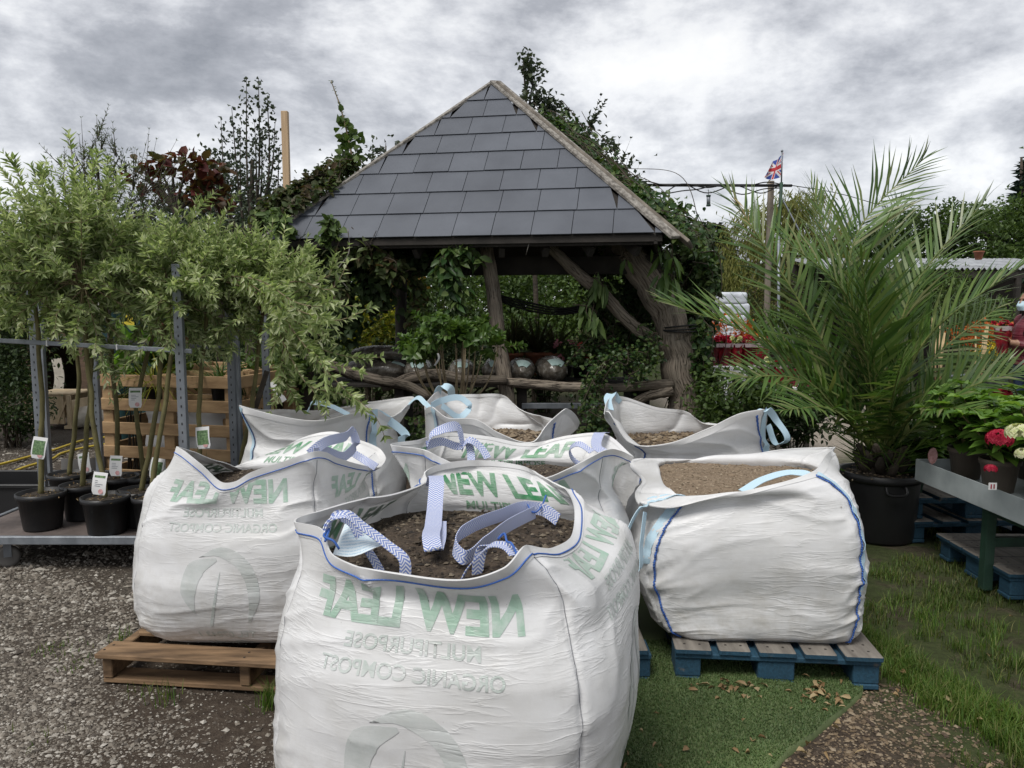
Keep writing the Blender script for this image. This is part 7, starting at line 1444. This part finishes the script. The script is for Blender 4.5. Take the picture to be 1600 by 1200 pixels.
for k, (dz, sag, lab) in enumerate(((.03, .05, 'thin black cable sagging above the dark horizontal bar'), (-.02, .10, 'thin black cable sagging below the dark horizontal bar'), (.01, .14, 'lowest thin black cable looping under the dark horizontal bar'))):
    mb = MB(); n = 40; s = np.linspace(0, 1, n); X = a_ + (b__ - a_) * s[:, None] * .93 + np.array([0, -.03, 0]); X[:, 2] += dz - sag * np.sin(s * np.pi * (1 + k)) ** 2 + .02 * np.sin(s * 23 + k); mb.tube(X, .009, 5)
    base_thing(mb, 'overhead_cable', 'cable_black', lab, 'cable', a_, 'overhead cables')
for nm, p, lab in (('overhead_cable', [P(1225, 288, 12), P(1300, 300, 13), P(1420, 335, 15), P(1600, 380, 18)], 'thin cable running from the wooden pole away to the right trees'), ('guy_wire', [P(1222, 310, 11.8), P(1238, 340, 11.7), P(1255, 372, 11.6)], 'grey stay sloping down right from the flag pole')):
    mb = MB(); mb.tube(crv(p, 20), .007 if nm[0] == 'o' else .014, 5); base_thing(mb, nm, 'cable_black' if nm[0] == 'o' else 'galvanised', lab, 'cable' if nm[0] == 'o' else 'stay', p[0])
q = P(1107, 296, 11.5); t = thing('bird_feeder', 'small tubular bird feeder hanging from the dark horizontal bar', 'bird feeder', q)
mb = MB(); mb.tube([q, P(1107, 305, 11.5)], .004, 4); mb.build('hanger', 'cable_black', t); f0, f1 = P(1107, 306, 11.5), P(1107, 321, 11.5); mb = MB(); mb.tube([f0, f1], .028, 12); mb.build('tube', 'galvanised', t)
for f in (f0, f1): mb = MB(); mb.tube([f - [0, 0, .012], f + [0, 0, .012]], .034, 12); mb.build('cap', 'green_paint', t)
mb = MB(); mb.tube([P(997, 330, 11.2), P(997, 278, 11.2)], .022, 7); base_thing(mb, 'short_post', 'galvanised', 'short grey post at the ivy end of the dark horizontal bar', 'post', P(997, 330, 11.2))
# corrugated roofed shelter
def shelter():
    y0, y1 = 12.6, 14.4; x0, x1 = P(1300, 420, 12.6)[0], P(1700, 420, 12.6)[0]; z0, z1 = P(0, 420, 12.6)[2], P(0, 404, 12.6)[2] + .1
    t = thing('open_shelter', 'long open shelter with a pale corrugated roof behind the palm', 'shelter', ((x0 + x1) / 2, y0, 0)); n = 240; xs = np.linspace(x0, x1, n); mb = MB()
    X = np.stack([np.stack([xs, np.full(n, y), z + .022 * np.sin(xs * 2 * np.pi / .09)], 1) for y, z in ((y0, z0), ((y0 + y1) / 2, (z0 + z1) / 2), (y1, z1))]); mb.grid(X); mb.build('roof', 'corrugated', t)
    mb = MB(); mb.beam((x0, y0 + .06, z0 - .09), (x1, y0 + .06, z0 - .09), .05, .12); mb.build('beam', 'dark_timber', t)
    for x in np.linspace(x0 + .1, x1 - .1, 5):
        mb = MB(); mb.box((x, y0 + .06, z0 / 2 - .07), (.08, .08, z0 - .16)); mb.build('post', 'dark_timber', t)
    mb = MB(); mb.box(((x0 + x1) / 2, y1, z1 / 2 - .05), (x1 - x0, .05, z1 - .1)); mb.build('back_wall', 'dark_timber', t)
shelter()
mb = MB(); q = P(1529, 404, 12.8); mb.lathe([(0, 0), (.05, 0), (.075, .12), (.085, .12), (.085, .14), (.07, .14), (0, .12)], (q[0], 12.8, q[2] - .02), 18); base_thing(mb, 'terracotta_pot', 'terracotta', 'small terracotta pot standing on the corrugated roof', 'pot', (q[0], 12.8, q[2] - .02))
# plant beds and canes by the person
bush('flower_bed', 'orange red flowering bed left of the person', P(1535, 528, 9.6), (.42, .3, .16), 900, .05, .03, 'petal_orange', 66, 'flower bed', clumps=20)
bush('flower_bed', 'tall green stems rising over the orange flowers', P(1540, 500, 10.2), (.55, .3, .4), 1200, .10, .02, 'leaf_mid', 67, 'flower bed', clumps=22)
bush('flower_bed', 'yellow flowering bed in front of the orange flowers', P(1540, 552, 9.2), (.32, .2, .09), 300, .04, .03, 'petal_yellow', 68, 'flower bed', clumps=9)
bush('flower_bed', 'low green leaves under the yellow flowers', P(1535, 575, 9.3), (.5, .3, .25), 900, .08, .03, 'leaf_mid', 69, 'flower bed', clumps=16)
tb = thing('display_table', 'grey slatted display table in front of the yellow flowers', 'display table', P(1540, 600, 8.8) * [1, 1, 0]); z_ = P(0, 590, 8.8)[2]; xa, xb = P(1500, 590, 8.8)[0], P(1575, 590, 8.8)[0]
for k in range(4): mb = MB(); mb.box(((xa + xb) / 2, 8.75 + k * .14, z_), (xb - xa, .11, .025)); mb.build('slat', 'galvanised', tb)
for x in (xa + .05, xb - .05): mb = MB(); mb.box((x, 8.95, z_ / 2), (.05, .4, z_ - .03)); mb.build('leg', 'galvanised', tb)
mb = MB(); q = P(1470, 610, 7.6); mb.ball((q[0] - .05, 7.6, .66), (.13, .11, .10), 20, 14, 0, .12, 3); base_thing(mb, 'pumpkin_pot', 'peach_pot', 'rounded peach coloured pot seen through the lower palm fronds', 'pot', (q[0] - .05, 7.6, .56))
mb = MB(); mb.box((q[0] - .02, 7.65, .53), (.9, .5, .05)); 
for sx in (-.38, .38): mb.box((q[0] - .02 + sx, 7.65, .25), (.06, .4, .5))
base_thing(mb, 'low_table', 'dark_timber', 'low dark table holding the peach pot and the cane bundles', 'table', (q[0], 7.65, 0))
def canes(px, label, seed, n=9):
    g = np.random.default_rng(seed); a = P(px, 640, 7.5); t = thing('cane_bundle', label, 'bamboo canes', (a[0], a[1], .555), 'bundles of bamboo canes'); mb = MB()
    for k in range(n): b0 = np.array([a[0] + g.normal() * .03, 7.5 + g.normal() * .03, .555]); mb.tube([b0, b0 + [g.normal() * .05, g.normal() * .05, .62 + .25 * g.random()]], .007, 5)
    mb.build('canes', 'cane', t); mb = MB(); mb.lathe([(.055, .28), (.058, .30), (.055, .32)], (a[0], a[1], .555), 14); mb.build('tie', 'cable_black', t)
canes(1462, 'left bundle of bamboo canes seen through the palm fronds', 1); canes(1525, 'right bundle of bamboo canes below the yellow flowers', 2, 7)
flower_plant(1500, 560, 9.0, .0, 'tall leafy plant with white tips on the ground beyond the palm', 'petal_cream', 8, .2, .5, seed=77, potr=.12, nl=260)
# ------------------------------------------------------------------ person with a bouquet
def person():
    bx, by = P(1600, 500, 8.6)[0] + .06, 8.6; t = thing('person', 'person in a maroon padded jacket, jeans and pale face mask holding red flowers', 'person', (bx, by, 0)); o = np.array([bx, by, 0.]); mb = MB()
    def tb(pts, r, n=16): mb.tube(crv(np.array(pts) + o, max(8, len(pts) * 4)), np.interp(np.linspace(0, 1, max(8, len(pts) * 4)), np.linspace(0, 1, len(r)), r), n)
    # the figure faces -x (towards the left of the photo), turned a little to the camera
    tb([(.02, 0, .86), (.02, 0, 1.0), (.0, 0, 1.18), (.01, 0, 1.33), (.02, 0, 1.41)], [.165, .16, .165, .15, .07]); mb.ball(o + [.01, -.13, 1.34], (.10, .09, .09)); mb.ball(o + [.02, .13, 1.34], (.10, .09, .09)); mb.ball(o + [.02, 0, .92], (.17, .19, .13))
    tb([(.01, 0, 1.38), (-.01, -.005, 1.48)], [.058, .055]); hd = o + [-.02, -.01, 1.565]; mb.ball(hd, (.098, .078, .118), 22, 16); mb.ball(hd + [-.055, -.01, -.05], (.055, .055, .06), 16, 10)
    mb.tube([hd + [-.092, -.02, .025], hd + [-.118, -.026, -.02], hd + [-.10, -.022, -.032]], [.010, .016, .014], 8); mb.ball(hd + [-.088, -.02, .03], (.02, .055, .012)); mb.ball(hd + [.0, -.08, -.01], (.02, .012, .032)); mb.ball(hd + [.0, .075, -.01], (.02, .012, .032))
    for s, y in ((-1, -.17), (1, .17)):
        tb([(.02, y * .95, 1.35), (.04, y * 1.2, 1.2), (.03, y * 1.18, 1.08)], [.066, .062, .056]); tb([(.03, y * 1.18, 1.08), (-.10, y * .95, 1.08), (-.20, y * .55, 1.11)], [.055, .048, .040])
        tb([(.02, y * .55, .90), (.02, y * .55, .52), (.03, y * .55, .10)], [.098, .070, .050]); tb([(.05, y * .55, .05), (-.02, y * .6, .045), (-.12, y * .65, .035)], [.045, .046, .032])
        w = np.array([-.20, y * .55, 1.11]); palm_ = w + [-.05, -y * .12, .0]; tb([w, palm_], [.030, .034])
        for k in range(4): f0 = palm_ + [-.025, 0, .030 - .020 * k]; tb([f0, f0 + [-.035, -y * .12, 0], f0 + [-.045 + .004 * k, -y * .32, .0]], [.0105, .010, .0085], 8)
        tb([palm_ + [.0, 0, .03], palm_ + [-.02, -y * .12, .055], palm_ + [-.04, -y * .22, .06]], [.012, .011, .009], 8)
    tmp = mb.build('body', 'skin', None); tmp.modifiers.new('Remesh', 'REMESH').mode = 'VOXEL'; tmp.modifiers['Remesh'].voxel_size = .0075; sm = tmp.modifiers.new('Smooth', 'SMOOTH'); sm.factor = .5; sm.iterations = 4
    me = bpy.data.meshes.new_from_object(tmp.evaluated_get(bpy.context.evaluated_depsgraph_get())); bpy.data.objects.remove(tmp); me.name = 'body'; me.materials.clear()
    for m_ in ('skin', 'jacket', 'jeans', 'shoe'): me.materials.append(MAT[m_])
    n = len(me.vertices); V = np.empty(n * 3, np.float32); me.vertices.foreach_get('co', V); V = V.reshape(-1, 3) - o; cs = np.array([V[list(p.vertices)].mean(0) for p in me.polygons]); mi = np.full(len(cs), 1)
    mi[cs[:, 2] > 1.43] = 0; mi[(cs[:, 0] < -.19) & (cs[:, 2] > .95) & (cs[:, 2] < 1.3)] = 0; mi[cs[:, 2] < .86] = 2; mi[cs[:, 2] < .085] = 3
    puff = (mi == 1); me.polygons.foreach_set('material_index', mi.astype(np.int32)); me.polygons.foreach_set('use_smooth', np.ones(len(cs), bool))
    me.vertices.foreach_set('co', V.astype(np.float32).ravel()); me.update(); ob = bpy.data.objects.new('body', me); C.objects.link(ob); ob.parent = t; LOC[ob.name] = tuple(o)
    for nm, pts in (('eye', [(-.095, -.052, .018), (-.101, .012, .018)]),):
        for p in pts: m2 = MB(); m2.ball(hd + p, (.008, .012, .007), 10, 8); m2.build(nm, 'eye_dark', t)
    m2 = MB(); th = np.linspace(-1.35, 1.35, 14); X = np.stack([np.stack([hd[0] - .02 - (.092 + .03 * np.cos(th * .9) * (1 - abs(v)) ) * np.cos(th * .95), hd[1] - .012 + .083 * np.sin(th), np.full(14, hd[2] - .05 + v * .052)], 1) for v in np.linspace(-1, 1, 9)]); m2.grid(X); m2.build('face_mask', 'mask_blue', t)
    m2 = MB(); m2.ball(hd + [.025, .003, .025], (.102, .092, .118), 22, 16); V2 = m2.V[0] - hd; k = (V2[:, 0] < -.035) & (V2[:, 2] < .075); V2[k, 0] = -.035; m2.V[0] = V2 + hd
    for y in (-.075, .07, -.03): m2.tube(crv([hd + [.03, y, .0], hd + [.015 if y != -.03 else .09, y * 1.25, -.12], hd + [-.06 if y == -.075 else .06, y * 1.4, -.27], hd + [-.10 if y == -.075 else .07, y * 1.4, -.36]], 14), np.linspace(.045, .018, 14), 10, rough=.2)
    m2.build('hair', 'hair_dark', t)
    bouquet(bx - .30, by - .02, .99, 'red wrapped pot of flowers held by the person in the maroon jacket', 'petal_red', 150, h=.27, r=.078, group=None)
surf('skin', (.30, .17, .11), (.24, .13, .08), 8, .55, .05); surf('jacket', (.14, .018, .03), (.09, .012, .02), 12, .45, .6, .03, 14, (.2, .2, 3)); surf('jeans', (.03, .05, .10), (.02, .035, .075), 30, .8, .2); surf('shoe', (.02, .02, .02), None, 5, .5, 0); surf('mask_blue', (.50, .66, .74), (.45, .6, .68), 20, .7, .1); surf('hair_dark', (.014, .010, .009), (.008, .006, .005), 30, .45, .5, .01, 60, (4, 4, .3)); surf('eye_dark', (.02, .015, .012), None, 5, .2, 0)
person()
